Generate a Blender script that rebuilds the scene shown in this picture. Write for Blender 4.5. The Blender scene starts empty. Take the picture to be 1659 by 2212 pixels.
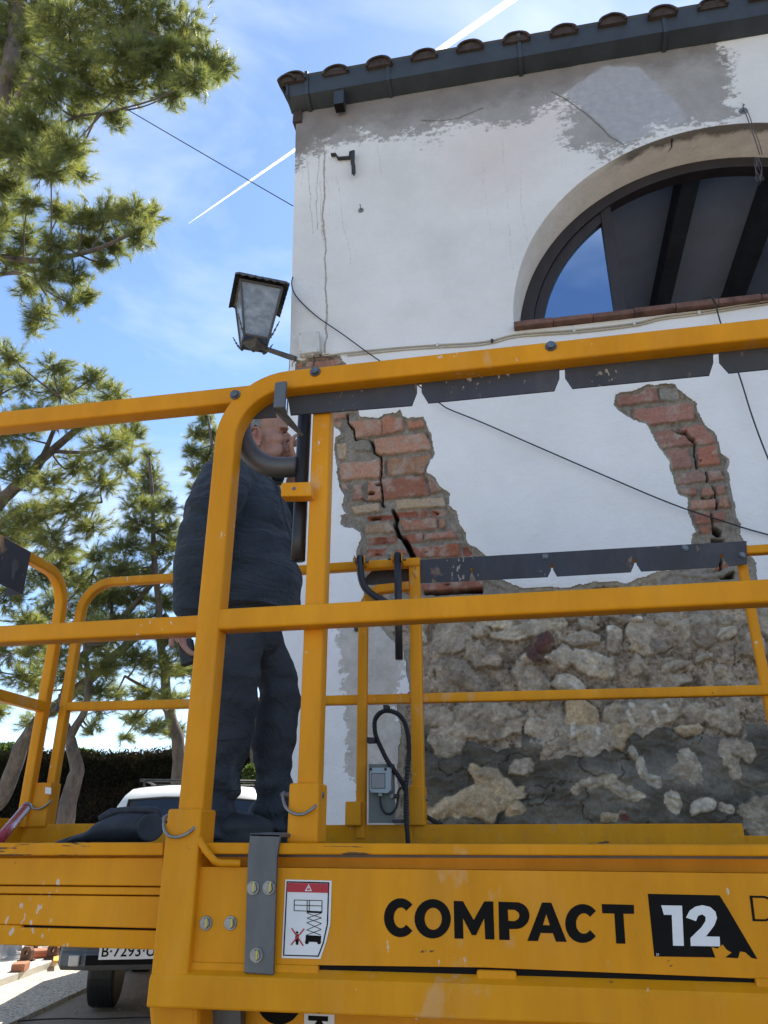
import bpy, bmesh, math, random
import numpy as np
from mathutils import Vector, Matrix
from mathutils.geometry import tessellate_polygon
random.seed(7); rng = np.random.default_rng(7)
R = math.radians
scn = bpy.context.scene
col = scn.collection
# ------------------------------------------------------------------ camera, sky, sun, exposure
CAMP = np.array([0, 0, 1.55]); YAW = R(10.7); PIT = R(23.3)
cam = bpy.data.cameras.new('camera'); camo = bpy.data.objects.new('camera', cam); col.objects.link(camo)
cam.sensor_fit = 'HORIZONTAL'; cam.sensor_width = 36; cam.lens = 36*1650/1659; cam.clip_start = .05; cam.clip_end = 3000
camo.location = CAMP; camo.rotation_euler = (R(90)+PIT, 0, YAW)
scn.camera = camo
scn.render.resolution_x = 768; scn.render.resolution_y = 1024
SUN_AZ = R(11); SUN_EL = R(51)          # azimuth from +Y towards +X
world = bpy.data.worlds.new('World'); scn.world = world; world.use_nodes = True
wn = world.node_tree; wn.nodes.clear()
def N(nt, t, **k):
    n = nt.nodes.new(t)
    for a, b in k.items():
        if hasattr(n, a): setattr(n, a, b)
    return n
wo = N(wn, 'ShaderNodeOutputWorld'); bg = N(wn, 'ShaderNodeBackground'); bg.inputs[1].default_value = .115
sky = N(wn, 'ShaderNodeTexSky'); sky.sky_type = 'NISHITA'; sky.sun_disc = False
sky.sun_elevation = SUN_EL; sky.sun_rotation = SUN_AZ; sky.air_density = 1.0; sky.dust_density = .12; sky.ozone_density = 4.0
tc = N(wn, 'ShaderNodeTexCoord'); mp = N(wn, 'ShaderNodeMapping'); mp.inputs['Scale'].default_value = (1.4, 2.6, 4.2); mp.inputs['Rotation'].default_value = (0, .3, .6)
nz = N(wn, 'ShaderNodeTexNoise'); nz.inputs['Scale'].default_value = 1.5; nz.inputs['Detail'].default_value = 7; nz.inputs['Roughness'].default_value = .55; nz.inputs['Distortion'].default_value = .5
rp = N(wn, 'ShaderNodeValToRGB'); rp.color_ramp.elements[0].position = .44; rp.color_ramp.elements[1].position = .80
rp.color_ramp.elements[0].color = (0, 0, 0, 1); rp.color_ramp.elements[1].color = (.62, .62, .62, 1)
mx = N(wn, 'ShaderNodeMix'); mx.data_type = 'RGBA'; mx.inputs[7].default_value = (5.4, 5.8, 6.4, 1)
# low clouds near the horizon
sep = N(wn, 'ShaderNodeSeparateXYZ'); mr = N(wn, 'ShaderNodeMapRange'); mr.inputs[1].default_value = .02; mr.inputs[2].default_value = .3; mr.inputs[3].default_value = .06; mr.inputs[4].default_value = 0
ad = N(wn, 'ShaderNodeMath', operation='ADD')
wn.links.new(tc.outputs['Generated'], mp.inputs[0]); wn.links.new(mp.outputs[0], nz.inputs['Vector']); wn.links.new(tc.outputs['Generated'], sep.inputs[0])
wn.links.new(sep.outputs[2], mr.inputs[0]); wn.links.new(nz.outputs[0], ad.inputs[0]); wn.links.new(mr.outputs[0], ad.inputs[1])
wn.links.new(ad.outputs[0], rp.inputs[0]); wn.links.new(rp.outputs[0], mx.inputs[0]); wn.links.new(sky.outputs[0], mx.inputs[6])
wn.links.new(mx.outputs[2], bg.inputs[0]); wn.links.new(bg.outputs[0], wo.inputs[0])
sl = bpy.data.lights.new('sun', 'SUN'); sl.energy = 5; sl.angle = R(.5); sl.color = (1, .95, .87)
so = bpy.data.objects.new('sun', sl); col.objects.link(so)
sd = Vector((math.sin(SUN_AZ)*math.cos(SUN_EL), math.cos(SUN_AZ)*math.cos(SUN_EL), math.sin(SUN_EL)))
so.rotation_euler = sd.to_track_quat('Z', 'Y').to_euler(); so.location = (0, 0, 30)
scn.view_settings.view_transform = 'Standard'; scn.view_settings.look = 'None'; scn.view_settings.gamma = 1
scn.view_settings.exposure = 1.1
# ------------------------------------------------------------------ pixel -> world
F = 1650*1.8228; CX, CY = 829.5*1.8228, 1106*1.8228
fw = np.array([-math.sin(YAW)*math.cos(PIT), math.cos(YAW)*math.cos(PIT), math.sin(PIT)])
rt = np.array([math.cos(YAW), math.sin(YAW), 0]); up = np.cross(rt, fw)
CR = dict(S=(0, 0, 1), D=(0, 0, 1.8228), A=(1200, 1560, .5003), B=(2350, 1480, .41148), C=(1200, 2300, .60277), K=(200, 2900, .42194),
          E=(2100, 2300, .55696), G=(2024, 0, .60277), H=(900, 1400, .31646), I=(650, 1700, .3918), J=(650, 2350, .45202),
          L=(1350, 2100, .27119), M=(1350, 2700, .2939), N=(0, 3500, .42194), O=(0, 0, .72333), P=(1000, 0, 1.22),
          Q=(0, 1300, .7836), R=(1000, 1300, 1.22), T=(0, 2300, .7836), U=(1000, 2300, 1.22), V=(0, 3200, .84388), W=(1300, 3200, 1.03918), X=(1100, 0, .60277))
def ray(c, x, y):
    a, b, s = CR[c]; x = a+x*s; y = b+y*s
    return fw+rt*((x-CX)/F)-up*((y-CY)/F)
def at(c, x, y, Y): d = ray(c, x, y); return Vector(CAMP+d*(Y/d[1]))
def atz(c, x, y, Z): d = ray(c, x, y); return Vector(CAMP+d*((Z-CAMP[2])/d[2]))
def atx(c, x, y, X): d = ray(c, x, y); return Vector(CAMP+d*(X/d[0]))
def xz(c, x, y, Y): p = at(c, x, y, Y); return (p.x, p.z)
# ------------------------------------------------------------------ numpy noise
def _h(ix, iy, iz, s):
    n = (ix*374761393+iy*668265263+iz*2147483647+s*974634777) & 0xffffffff
    n = ((n ^ (n >> 13))*1274126177) & 0xffffffff
    return ((n ^ (n >> 16)) & 0xffff)/65535.0
def vn(x, y, z=0, s=0):
    x = np.asarray(x, float); y = np.asarray(y, float); z = np.zeros_like(x)+z
    ix = np.floor(x).astype(np.int64); iy = np.floor(y).astype(np.int64); iz = np.floor(z).astype(np.int64)
    fx, fy, fz = x-ix, y-iy, z-iz
    fx = fx*fx*(3-2*fx); fy = fy*fy*(3-2*fy); fz = fz*fz*(3-2*fz)
    r = 0
    for dx in (0, 1):
        for dy in (0, 1):
            for dz in ((0, 1) if np.any(fz) else (0,)):
                w = (fx if dx else 1-fx)*(fy if dy else 1-fy)*(fz if dz else 1-fz)
                r = r+w*_h(ix+dx, iy+dy, iz+dz, s)
    return r*2-1
def fbm(x, y, z=0, s=0, o=4, g=.5):
    a = 1; r = 0; t = 0
    for i in range(o):
        r = r+a*vn(x*2**i, y*2**i, np.asarray(z)*2**i if np.any(z) else 0, s+i*17); t += a; a *= g
    return r/t
def sst(a, b, x): t = np.clip((x-a)/(b-a), 0, 1); return t*t*(3-2*t)
def inpoly(px, pz, poly):
    r = np.zeros(px.shape, bool); n = len(poly)
    for i in range(n):
        x1, y1 = poly[i]; x2, y2 = poly[(i+1) % n]
        if y1 == y2: continue
        c = ((y1 > pz) != (y2 > pz)); r ^= c & (px < (x2-x1)*(pz-y1)/(y2-y1)+x1)
    return r
def segd(px, pz, pts, closed=True):
    d = np.full(px.shape, 1e9); n = len(pts)
    for i in range(n if closed else n-1):
        x1, y1 = pts[i]; x2, y2 = pts[(i+1) % n]; vx, vy = x2-x1, y2-y1
        t = np.clip(((px-x1)*vx+(pz-y1)*vy)/(vx*vx+vy*vy+1e-12), 0, 1)
        d = np.minimum(d, np.hypot(px-x1-t*vx, pz-y1-t*vy))
    return d
# ------------------------------------------------------------------ materials
def newmat(name):
    m = bpy.data.materials.new(name); m.use_nodes = True; nt = m.node_tree
    return m, nt, nt.nodes['Principled BSDF']
def lk(nt, a, b): nt.links.new(a, b)
def texn(nt, scale, detail=5, rough=.6, kind='ShaderNodeTexNoise', vec='Object', stretch=None, dist=0):
    t = nt.nodes.new('ShaderNodeTexCoord'); n = nt.nodes.new(kind)
    n.inputs['Scale'].default_value = scale
    if kind == 'ShaderNodeTexNoise':
        n.inputs['Detail'].default_value = detail; n.inputs['Roughness'].default_value = rough; n.inputs['Distortion'].default_value = dist
    src = t.outputs[vec]
    if stretch:
        mm = nt.nodes.new('ShaderNodeMapping'); mm.inputs['Scale'].default_value = stretch; lk(nt, src, mm.inputs[0]); src = mm.outputs[0]
    lk(nt, src, n.inputs['Vector']); return n
def rampn(nt, src, a, b, ca=(0, 0, 0, 1), cb=(1, 1, 1, 1)):
    r = nt.nodes.new('ShaderNodeValToRGB'); r.color_ramp.elements[0].position = a; r.color_ramp.elements[1].position = b
    r.color_ramp.elements[0].color = ca; r.color_ramp.elements[1].color = cb; lk(nt, src, r.inputs[0]); return r
def mixc(nt, fac, a, b, mode='MIX'):
    m = nt.nodes.new('ShaderNodeMix'); m.data_type = 'RGBA'; m.blend_type = mode
    for s, v in ((m.inputs[0], fac), (m.inputs[6], a), (m.inputs[7], b)):
        if hasattr(v, 'is_linked'): lk(nt, v, s)
        elif isinstance(v, (int, float)): s.default_value = v
        else: s.default_value = (*v[:3], 1)
    return m.outputs[2]
def bump(nt, b, h, strength=.3, dist=.01, prev=None):
    n = nt.nodes.new('ShaderNodeBump'); n.inputs['Strength'].default_value = strength; n.inputs['Distance'].default_value = dist
    lk(nt, h, n.inputs['Height'])
    if prev: lk(nt, prev, n.inputs['Normal'])
    lk(nt, n.outputs[0], b.inputs['Normal']); return n.outputs[0]
def simple(name, c, rough=.6, metal=0, var=.25, scale=8, bs=.15, bscale=60, bd=.004, stretch=None):
    m, nt, b = newmat(name)
    n = texn(nt, scale, 6, .65, stretch=stretch)
    r = rampn(nt, n.outputs[0], .25, .75, (*[x*(1-var) for x in c], 1), (*[min(1, x*(1+var)) for x in c], 1))
    lk(nt, r.outputs[0], b.inputs['Base Color']); b.inputs['Roughness'].default_value = rough; b.inputs['Metallic'].default_value = metal
    if bs: bump(nt, b, texn(nt, bscale, 5, .6, stretch=stretch).outputs[0], bs, bd)
    return m
def attr(nt, name): a = nt.nodes.new('ShaderNodeAttribute'); a.attribute_name = name; return a
def paint(name, c, chips=(.06, .05, .05), splat=(.72, .66, .6), rough=.42, amt=.5, wear=.5):
    m, nt, b = newmat(name)
    n1 = texn(nt, 2.3, 5, .6)
    base = rampn(nt, n1.outputs[0], .3, .75, (c[0]*.9, c[1]*.88, c[2]*.8, 1), (min(1, c[0]*1.04), c[1]*1.06, c[2]*1.3, 1)).outputs[0]
    # dusty film
    n2 = texn(nt, 9, 8, .7, stretch=(1, 1, .5))
    f = rampn(nt, n2.outputs[0], .52, .85, (0, 0, 0, 1), (.5, .5, .5, 1)).outputs[0]
    cc = mixc(nt, f, base, tuple(min(1, x*.8+y*.2) for x, y in zip(c, (.6, .5, .4))))
    # pale plaster drops and scuffs
    n3 = texn(nt, 85, 3, .5, stretch=(1, 1, .5)); n3b = texn(nt, 7, 3, .5)
    ml = nt.nodes.new('ShaderNodeMath'); ml.operation = 'MULTIPLY'; lk(nt, n3.outputs[0], ml.inputs[0]); lk(nt, n3b.outputs[0], ml.inputs[1])
    f2 = rampn(nt, ml.outputs[0], .435-.012*amt, .455-.008*amt, (0, 0, 0, 1), (.75, .75, .75, 1)).outputs[0]
    cc = mixc(nt, f2, cc, splat)
    # dark chips
    n4 = texn(nt, 75, 4, .6, stretch=(.5, 1, 1) if wear < 1 else (.10, 1, 1.2)); n4b = texn(nt, 6.3, 2, .5)
    m2 = nt.nodes.new('ShaderNodeMath'); m2.operation = 'MULTIPLY'; lk(nt, n4.outputs[0], m2.inputs[0]); lk(nt, n4b.outputs[0], m2.inputs[1])
    f3 = rampn(nt, m2.outputs[0], .475-(.014*wear if wear < 1 else .085), .485-(.014*wear if wear < 1 else .085), (0, 0, 0, 1), (.85, .85, .85, 1)).outputs[0]
    cc = mixc(nt, f3, cc, chips)
    # worn bare metal on the sharp edges
    ge = nt.nodes.new('ShaderNodeNewGeometry'); n5 = texn(nt, 22, 4, .7)
    pr = rampn(nt, ge.outputs['Pointiness'], .56, .66)
    m3 = nt.nodes.new('ShaderNodeMath'); m3.operation = 'MULTIPLY'; lk(nt, pr.outputs[0], m3.inputs[0]); lk(nt, rampn(nt, n5.outputs[0], .56, .6).outputs[0], m3.inputs[1])
    if wear > 1: cc = mixc(nt, m3.outputs[0], cc, (.13, .11, .12))
    n6 = texn(nt, 7, 6, .65, stretch=(1, 1, .22)); cc = mixc(nt, 1.0, cc, rampn(nt, n6.outputs[0], .3, .7, (.80, .78, .76, 1), (1.08, 1.08, 1.08, 1)).outputs[0], 'MULTIPLY')
    n7 = texn(nt, 16, 5, .6, stretch=(1, 1, .5)); n7b = texn(nt, 2.1, 3, .5); m7 = nt.nodes.new('ShaderNodeMath'); m7.operation = 'MULTIPLY'; lk(nt, n7.outputs[0], m7.inputs[0]); lk(nt, n7b.outputs[0], m7.inputs[1])
    cc = mixc(nt, rampn(nt, m7.outputs[0], .36, .41, (0, 0, 0, 1), (.45, .45, .45, 1)).outputs[0], cc, (.66, .40, .20))
    lk(nt, cc, b.inputs['Base Color']); b.inputs['Specular IOR Level'].default_value = .18
    rr = rampn(nt, n2.outputs[0], .3, .8, (rough-.08,)*3+(1,), (rough+.25,)*3+(1,)); lk(nt, rr.outputs[0], b.inputs['Roughness'])
    bump(nt, b, texn(nt, 90, 3, .5).outputs[0], .06, .002)
    return m
M = {}
M['yellow'] = paint('yellow_paint', (.80, .325, .008))
M['yellow_worn'] = paint('yellow_paint_worn', (.80, .32, .002), amt=1.6, wear=2.4)
M['guard'] = paint('guard_grey_paint', (.070, .072, .078), chips=(.03, .03, .03), splat=(.55, .47, .38), rough=.45, amt=3.2)
M['tube'] = simple('dark_tube_steel', (.036, .035, .036), .38, .35, .35, 9, .1, 80)
M['zinc'] = simple('zinc_steel', (.28, .28, .27), .45, .75, .3, 40, .15, 120, .002)
M['strap'] = simple('grey_strap_steel', (.13, .135, .14), .5, .5, .3, 14, .15, 120, .003, stretch=(1, 1, .3))
M['bolt'] = simple('bolt_steel', (.16, .165, .17), .4, .8, .35, 60, .2, 150, .002)
M['rubber'] = simple('black_rubber', (.014, .014, .015), .55, 0, .3, 30, .1, 90)
M['blackplastic'] = simple('black_plastic', (.022, .024, .03), .5, 0, .35, 14, .25, 130, .003)
M['greybox'] = simple('grey_sheet', (.16, .175, .155), .6, 0, .15, 12, .05)
M['palegrey'] = simple('pale_grey_plastic', (.36, .42, .44), .45, 0, .12, 20, .05)
M['whiteplastic'] = simple('white_plastic', (.55, .56, .54), .5, 0, .12, 20, .05)
M['black'] = simple('black_print', (.009, .008, .007), .85, 0, .2, 30, 0); M['black'].node_tree.nodes['Principled BSDF'].inputs['Specular IOR Level'].default_value = .15
M['white'] = simple('white_print', (.75, .75, .74), .5, 0, .06, 25, 0)
M['redprint'] = simple('red_print', (.45, .015, .03), .5, 0, .1, 25, 0)
M['iron'] = simple('aged_iron', (.045, .045, .044), .65, .3, .4, 20, .4, 90, .004)
M['gutter'] = simple('gutter_metal', (.045, .055, .066), .5, .3, .3, 5, .12, 50, .006)
M['tile'] = simple('clay_tile', (.05, .036, .030), .9, 0, .55, 16, .6, 45, .012)
M['wood'] = simple('dark_window_wood', (.022, .017, .019), .6, 0, .5, 9, .3, 60, .005, stretch=(1, 1, .25))
M['interior'] = simple('interior_plaster', (.62, .72, .86), .9, 0, .1, 4, .1)
M['beam'] = simple('interior_beam', (.075, .085, .105), .8, 0, .3, 8, .2)
M['sill'] = simple('sill_brick', (.15, .08, .062), .9, 0, .6, 10, .6, 60, .008)
M['trousers'] = None
# ------------------------------------------------------------------ mesh helpers
def link(name, me, mat=None, parent=None, smooth=False):
    o = bpy.data.objects.new(name, me); col.objects.link(o)
    if mat is not None:
        for q in (mat if isinstance(mat, (list, tuple)) else [mat]): me.materials.append(q)
    if smooth: me.shade_smooth()
    if parent: o.parent = parent; o.matrix_parent_inverse = Matrix.Translation(-parent.location)
    return o
class MB:
    def __init__(s): s.v = []; s.f = []
    def add(s, vs, fs):
        b = len(s.v); s.v += [tuple(q) for q in vs]; s.f += [tuple(i+b for i in f) for f in fs]; return s
    def box(s, x0, x1, y0, y1, z0, z1):
        return s.add([(x0, y0, z0), (x1, y0, z0), (x1, y1, z0), (x0, y1, z0), (x0, y0, z1), (x1, y0, z1), (x1, y1, z1), (x0, y1, z1)],
              [(0, 3, 2, 1), (4, 5, 6, 7), (0, 1, 5, 4), (1, 2, 6, 5), (2, 3, 7, 6), (3, 0, 4, 7)])
    def prism(s, poly, y0, y1, holes=()):
        """XZ polygon (with holes) extruded along y"""
        loops = [list(poly)]+[list(h) for h in holes]; flat = [p for l in loops for p in l]; n = len(flat)
        tri = tessellate_polygon([[Vector((p[0], p[1], 0)) for p in l] for l in loops])
        vs = [(p[0], y0, p[1]) for p in flat]+[(p[0], y1, p[1]) for p in flat]; fs = []
        for t in tri:
            a, b, c = t; pa, pb, pc = flat[a], flat[b], flat[c]
            cr = (pb[0]-pa[0])*(pc[1]-pa[1])-(pb[1]-pa[1])*(pc[0]-pa[0])
            if cr < 0: a, c = c, a
            fs += [(a, b, c), (c+n, b+n, a+n)]
        k = 0
        for l in loops:
            m = len(l)
            area = sum(l[i][0]*l[(i+1) % m][1]-l[(i+1) % m][0]*l[i][1] for i in range(m))
            flip = (area < 0) != (k > 0)
            for i in range(m):
                a, b = k+i, k+(i+1) % m
                q = (a, a+n, b+n, b) if not flip else (a, b, b+n, a+n)
                fs.append(q if k == 0 or True else q)
            k += m
        return s.add(vs, fs)
    def tube(s, pts, r, n=10, caps=True, ribs=0):
        pts = [Vector(p) for p in pts]; m = len(pts)
        rs = r if hasattr(r, '__len__') else [r]*m
        T = [(pts[min(i+1, m-1)]-pts[max(i-1, 0)]).normalized() for i in range(m)]
        nrm = T[0].orthogonal().normalized(); vs = []
        for i in range(m):
            nrm = (nrm-T[i]*nrm.dot(T[i])).normalized(); bn = T[i].cross(nrm)
            for k in range(n):
                a = 2*math.pi*k/n; vs.append(pts[i]+(nrm*math.cos(a)+bn*math.sin(a))*rs[i])
        fs = [(i*n+k, i*n+(k+1) % n, (i+1)*n+(k+1) % n, (i+1)*n+k) for i in range(m-1) for k in range(n)]
        if caps: fs += [tuple(range(n-1, -1, -1)), tuple((m-1)*n+k for k in range(n))]
        return s.add(vs, fs)
    def sweep(s, pts, w, h, side=(0, 1, 0), rad=.006):
        """rounded rectangle section: w along side, h across it in the path plane"""
        pts = [Vector(p) for p in pts]; pts = [p for i, p in enumerate(pts) if i == 0 or (p-pts[i-1]).length > 1e-4]; m = len(pts); side = Vector(side).normalized(); prof = []
        for cx, cy, a0 in ((1, 1, 0), (-1, 1, 90), (-1, -1, 180), (1, -1, 270)):
            for k in range(4):
                a = R(a0+30*k); prof.append((cx*(w/2-rad)+rad*math.cos(a), cy*(h/2-rad)+rad*math.sin(a)))
        n = len(prof); vs = []
        for i in range(m):
            t0 = (pts[i]-pts[i-1]).normalized() if i else (pts[1]-pts[0]).normalized()
            t1 = (pts[i+1]-pts[i]).normalized() if i < m-1 else t0
            T = (t0+t1).normalized(); up_ = side.cross(T).normalized(); sc = 1/max(.5, T.dot(t0))
            for a, b in prof: vs.append(pts[i]+side*a+up_*b*sc)
        fs = [(i*n+k, (i+1)*n+k, (i+1)*n+(k+1) % n, i*n+(k+1) % n) for i in range(m-1) for k in range(n)]
        fs += [tuple(range(n)), tuple((m-1)*n+k for k in range(n-1, -1, -1))]
        return s.add(vs, fs)
    def ell(s, c, r, rot=None, nu=14, nv=9):
        c = Vector(c); vs = []; fs = []
        for j in range(nv+1):
            th = math.pi*j/nv
            for i in range(nu):
                ph = 2*math.pi*i/nu
                p = Vector((r[0]*math.sin(th)*math.cos(ph), r[1]*math.sin(th)*math.sin(ph), r[2]*math.cos(th)))
                if rot is not None: p = rot @ p
                vs.append(c+p)
        for j in range(nv):
            for i in range(nu):
                a, b = j*nu+i, j*nu+(i+1) % nu; fs.append((a, a+nu, b+nu, b))
        return s.add(vs, fs)
    def loft(s, secs, n=24):
        """secs: (center, ra along u, rb along v, u, v)"""
        vs = []
        for c, a, b, u, v in secs:
            c = Vector(c); u = Vector(u); v = Vector(v)
            for k in range(n): t = 2*math.pi*k/n; vs.append(c+u*(a*math.cos(t))+v*(b*math.sin(t)))
        m = len(secs)
        fs = [(i*n+k, i*n+(k+1) % n, (i+1)*n+(k+1) % n, (i+1)*n+k) for i in range(m-1) for k in range(n)]
        fs += [tuple(range(n-1, -1, -1)), tuple((m-1)*n+k for k in range(n))]
        return s.add(vs, fs)
    def hexbolt(s, c, r, h, d=(0, -1, 0)):
        d = Vector(d).normalized(); u = d.orthogonal().normalized(); v = d.cross(u); c = Vector(c)
        for rad, h0, h1, n in ((r*1.35, 0, h*.25, 16), (r, h*.25, h, 6)):
            vs = [c+(u*math.cos(2*math.pi*k/n)+v*math.sin(2*math.pi*k/n))*rad+d*h0 for k in range(n)]
            vs += [c+(u*math.cos(2*math.pi*k/n)+v*math.sin(2*math.pi*k/n))*rad*.94+d*h1 for k in range(n)]
            s.add(vs, [(k, (k+1) % n, n+(k+1) % n, n+k) for k in range(n)]+[tuple(range(n, 2*n))])
        return s
    def build(s, name, mat, parent=None, smooth=False, bevel=0, fix=True):
        me = bpy.data.meshes.new(name); me.from_pydata(s.v, [], s.f); me.update()
        if fix:
            bm = bmesh.new(); bm.from_mesh(me); bmesh.ops.recalc_face_normals(bm, faces=bm.faces); bm.to_mesh(me); bm.free()
        o = link(name, me, mat, parent)
        if smooth: me.shade_smooth(); 
        if bevel:
            b = o.modifiers.new('bevel', 'BEVEL'); b.width = bevel; b.segments = 2; b.limit_method = 'ANGLE'; b.angle_limit = R(35)
        return o
def smooth_angle(o, a=40):
    me = o.data; me.shade_smooth()
    bm = bmesh.new(); bm.from_mesh(me)
    for e in bm.edges:
        if len(e.link_faces) == 2 and e.calc_face_angle(0) > R(a): e.smooth = False
    bm.to_mesh(me); bm.free(); return o
def tag(o, label=None, cat=None, group=None, kind=None):
    for k, v in (('label', label), ('category', cat), ('group', group), ('kind', kind)):
        if v: o[k] = v
    return o
def empty(name, loc, label, cat, group=None):
    o = bpy.data.objects.new(name, None); col.objects.link(o); o.location = loc; o.empty_display_size = .1
    return tag(o, label, cat, group)
def catmull(pts, k=6):
    P = [Vector(p) for p in pts]; out = []
    for i in range(len(P)-1):
        p0, p1, p2, p3 = P[max(i-1, 0)], P[i], P[i+1], P[min(i+2, len(P)-1)]
        for j in range(k):
            t = j/k; out.append(.5*((2*p1)+(-p0+p2)*t+(2*p0-5*p1+4*p2-p3)*t*t+(-p0+3*p1-3*p2+p3)*t**3))
    return out+[P[-1]]
def arc(cx, cz, r, a0, a1, n, Y): return [(cx+r*math.cos(R(a0+(a1-a0)*i/n)), Y, cz+r*math.sin(R(a0+(a1-a0)*i/n))) for i in range(n+1)]
def npmesh(name, V, Fq, mat, parent=None, smooth=True, tri=False):
    k = 3 if tri else 4; me = bpy.data.meshes.new(name); nf = len(Fq)
    me.vertices.add(len(V)); me.vertices.foreach_set('co', np.ascontiguousarray(V, np.float32).ravel())
    me.loops.add(nf*k); me.loops.foreach_set('vertex_index', np.ascontiguousarray(Fq, np.int32).ravel())
    me.polygons.add(nf); me.polygons.foreach_set('loop_start', np.arange(nf, dtype=np.int32)*k)
    me.polygons.foreach_set('use_smooth', np.full(nf, smooth)); me.update(calc_edges=True)
    return link(name, me, mat, parent)
def setcol(o, name, C):
    a = o.data.color_attributes.new(name, 'FLOAT_COLOR', 'POINT'); C = np.c_[C, np.ones(len(C))] if C.shape[1] == 3 else C
    a.data.foreach_set('color', np.ascontiguousarray(C, np.float32).ravel())
GZ = .25      # ground level
WY = 4.1      # house front plane
# ================================================================== HOUSE
house = empty('house', (0, WY, GZ), 'white plastered house with arched window, exposed brick and rubble stone behind the lift', 'house')
def XZ(c, pts, Y=WY): return [xz(c, x, y, Y) for x, y in pts]
ACX, ACZ, AR = 1.512, 4.585, 1.44
# --- grid of the front wall
xs = np.concatenate([np.arange(-1.46, 2.25, .0052), np.arange(2.25, 3.2, .02), np.linspace(3.2, 9.0, 30)])
zs = np.concatenate([np.linspace(GZ-.1, 1.4, 14)[:-1], np.arange(1.4, 4.72, .0052), np.arange(4.72, 7.25, .009)])
nx, nzv = len(xs), len(zs)
X, Zg = np.meshgrid(xs, zs)                # rows = z
xl = -1.425-np.clip(Zg-4.8, -.5, 9)*.028
X = np.where(X < -.9, xl+(X+1.46)*((-.9-xl)/(-.9+1.46)), X)
X0, Z0 = X.copy(), Zg.copy()
print('wall grid', X.shape)
w1 = fbm(X*9, Zg*9, s=3, o=5)*.022; w2 = fbm(X*9+40, Zg*9, s=5, o=5)*.022
wx, wz = X+w1, Zg+w2
pA = XZ('A', [(205, 110), (415, 105), (430, 165), (570, 180), (620, 140), (710, 130), (740, 110), (750, 150), (800, 180), (930, 168), (948, 230), (978, 300), (1004, 400), (1012, 460), (960, 545), (950, 600), (1020, 640), (1065, 720), (1130, 780), (1125, 850), (1185, 910), (1205, 1010), (1255, 1080), (1275, 1160), (1345, 1190), (1430, 1250), (1560, 1440), (1700, 1520), (1700, 1700),
     (700, 1700), (620, 1500), (500, 1480), (410, 1400), (400, 1250), (410, 1190), (440, 1130), (445, 1080), (370, 1030), (285, 1000), (278, 940), (310, 930), (290, 870), (310, 780), (270, 720), (262, 640), (258, 520), (235, 420), (232, 320), (283, 300), (270, 260), (205, 220)])
pB = XZ('B', [(165, 175), (220, 150), (380, 150), (480, 95), (570, 105), (640, 85), (750, 90), (790, 150), (850, 190), (940, 270), (950, 350), (1010, 450), (1100, 540), (1160, 650), (1190, 740), (1270, 800), (1255, 900), (1280, 1050), (1310, 1180), (1332, 1330), (1375, 1400), (1372, 1500), (1410, 1580), (1430, 1680), (1510, 1800), (1512, 1920), (1560, 2100),
     (700, 2100), (600, 1960), (700, 1880), (850, 1800), (905, 1760), (905, 1600), (905, 1500), (960, 1480), (900, 1400), (870, 1270), (870, 1150), (800, 1120), (760, 1040), (700, 900), (690, 800), (600, 700), (550, 620), (510, 540), (450, 470), (350, 430), (250, 330), (170, 270)])
pC = XZ('S', [(1900, 2275), (1975, 2290), (2037, 2316), (2220, 2315), (2380, 2290), (2464, 2294), (2620, 2250), (2770, 2265), (2900, 2240), (2990, 2285), (3024, 2420)])+[(2.3, 2.45), (3.4, 2.4), (3.6, 1.0), (3.0, .5), (-.7, .4), (-.62, 1.2)] + \
     XZ('S', [(1556, 3234), (1568, 3100), (1562, 3023), (1585, 2900), (1562, 2782), (1612, 2720), (1590, 2560), (1520, 2500), (1480, 2440), (1440, 2400), (1430, 2290), (1500, 2200), (1700, 2240)])
pK = XZ('H', [(840, 60), (930, 75), (1000, 20), (1040, 5), (1180, -15), (1380, 0), (1470, 85), (1400, 200), (1200, 210), (830, 200)])
inA = inpoly(wx, wz, pA); inB = inpoly(wx, wz, pB); inC = inpoly(wx, wz, pC); inK = inpoly(wx, wz, pK)
stone = inC & ~(inA & (Zg > 2.66)) & ~(inB & (Zg > 2.66))
brick = (inA | inB | inK) & ~stone
hole = stone | brick
# ragged plaster rim: distance to region edges
rim = np.minimum(np.minimum(segd(wx, wz, pA), segd(wx, wz, pB)), np.minimum(segd(wx, wz, pC), segd(wx, wz, pK)))
big = fbm(X*1.7, Zg*1.7, s=11, o=3); fine = fbm(X*28, Zg*28, s=12, o=4)
d = big*.006+fine*.0016+vn(X*70, Zg*70, s=13)*.0006            # plaster, outward metres
d = np.where(~hole, d-sst(.03, 0, rim)*.004, d)
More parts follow.
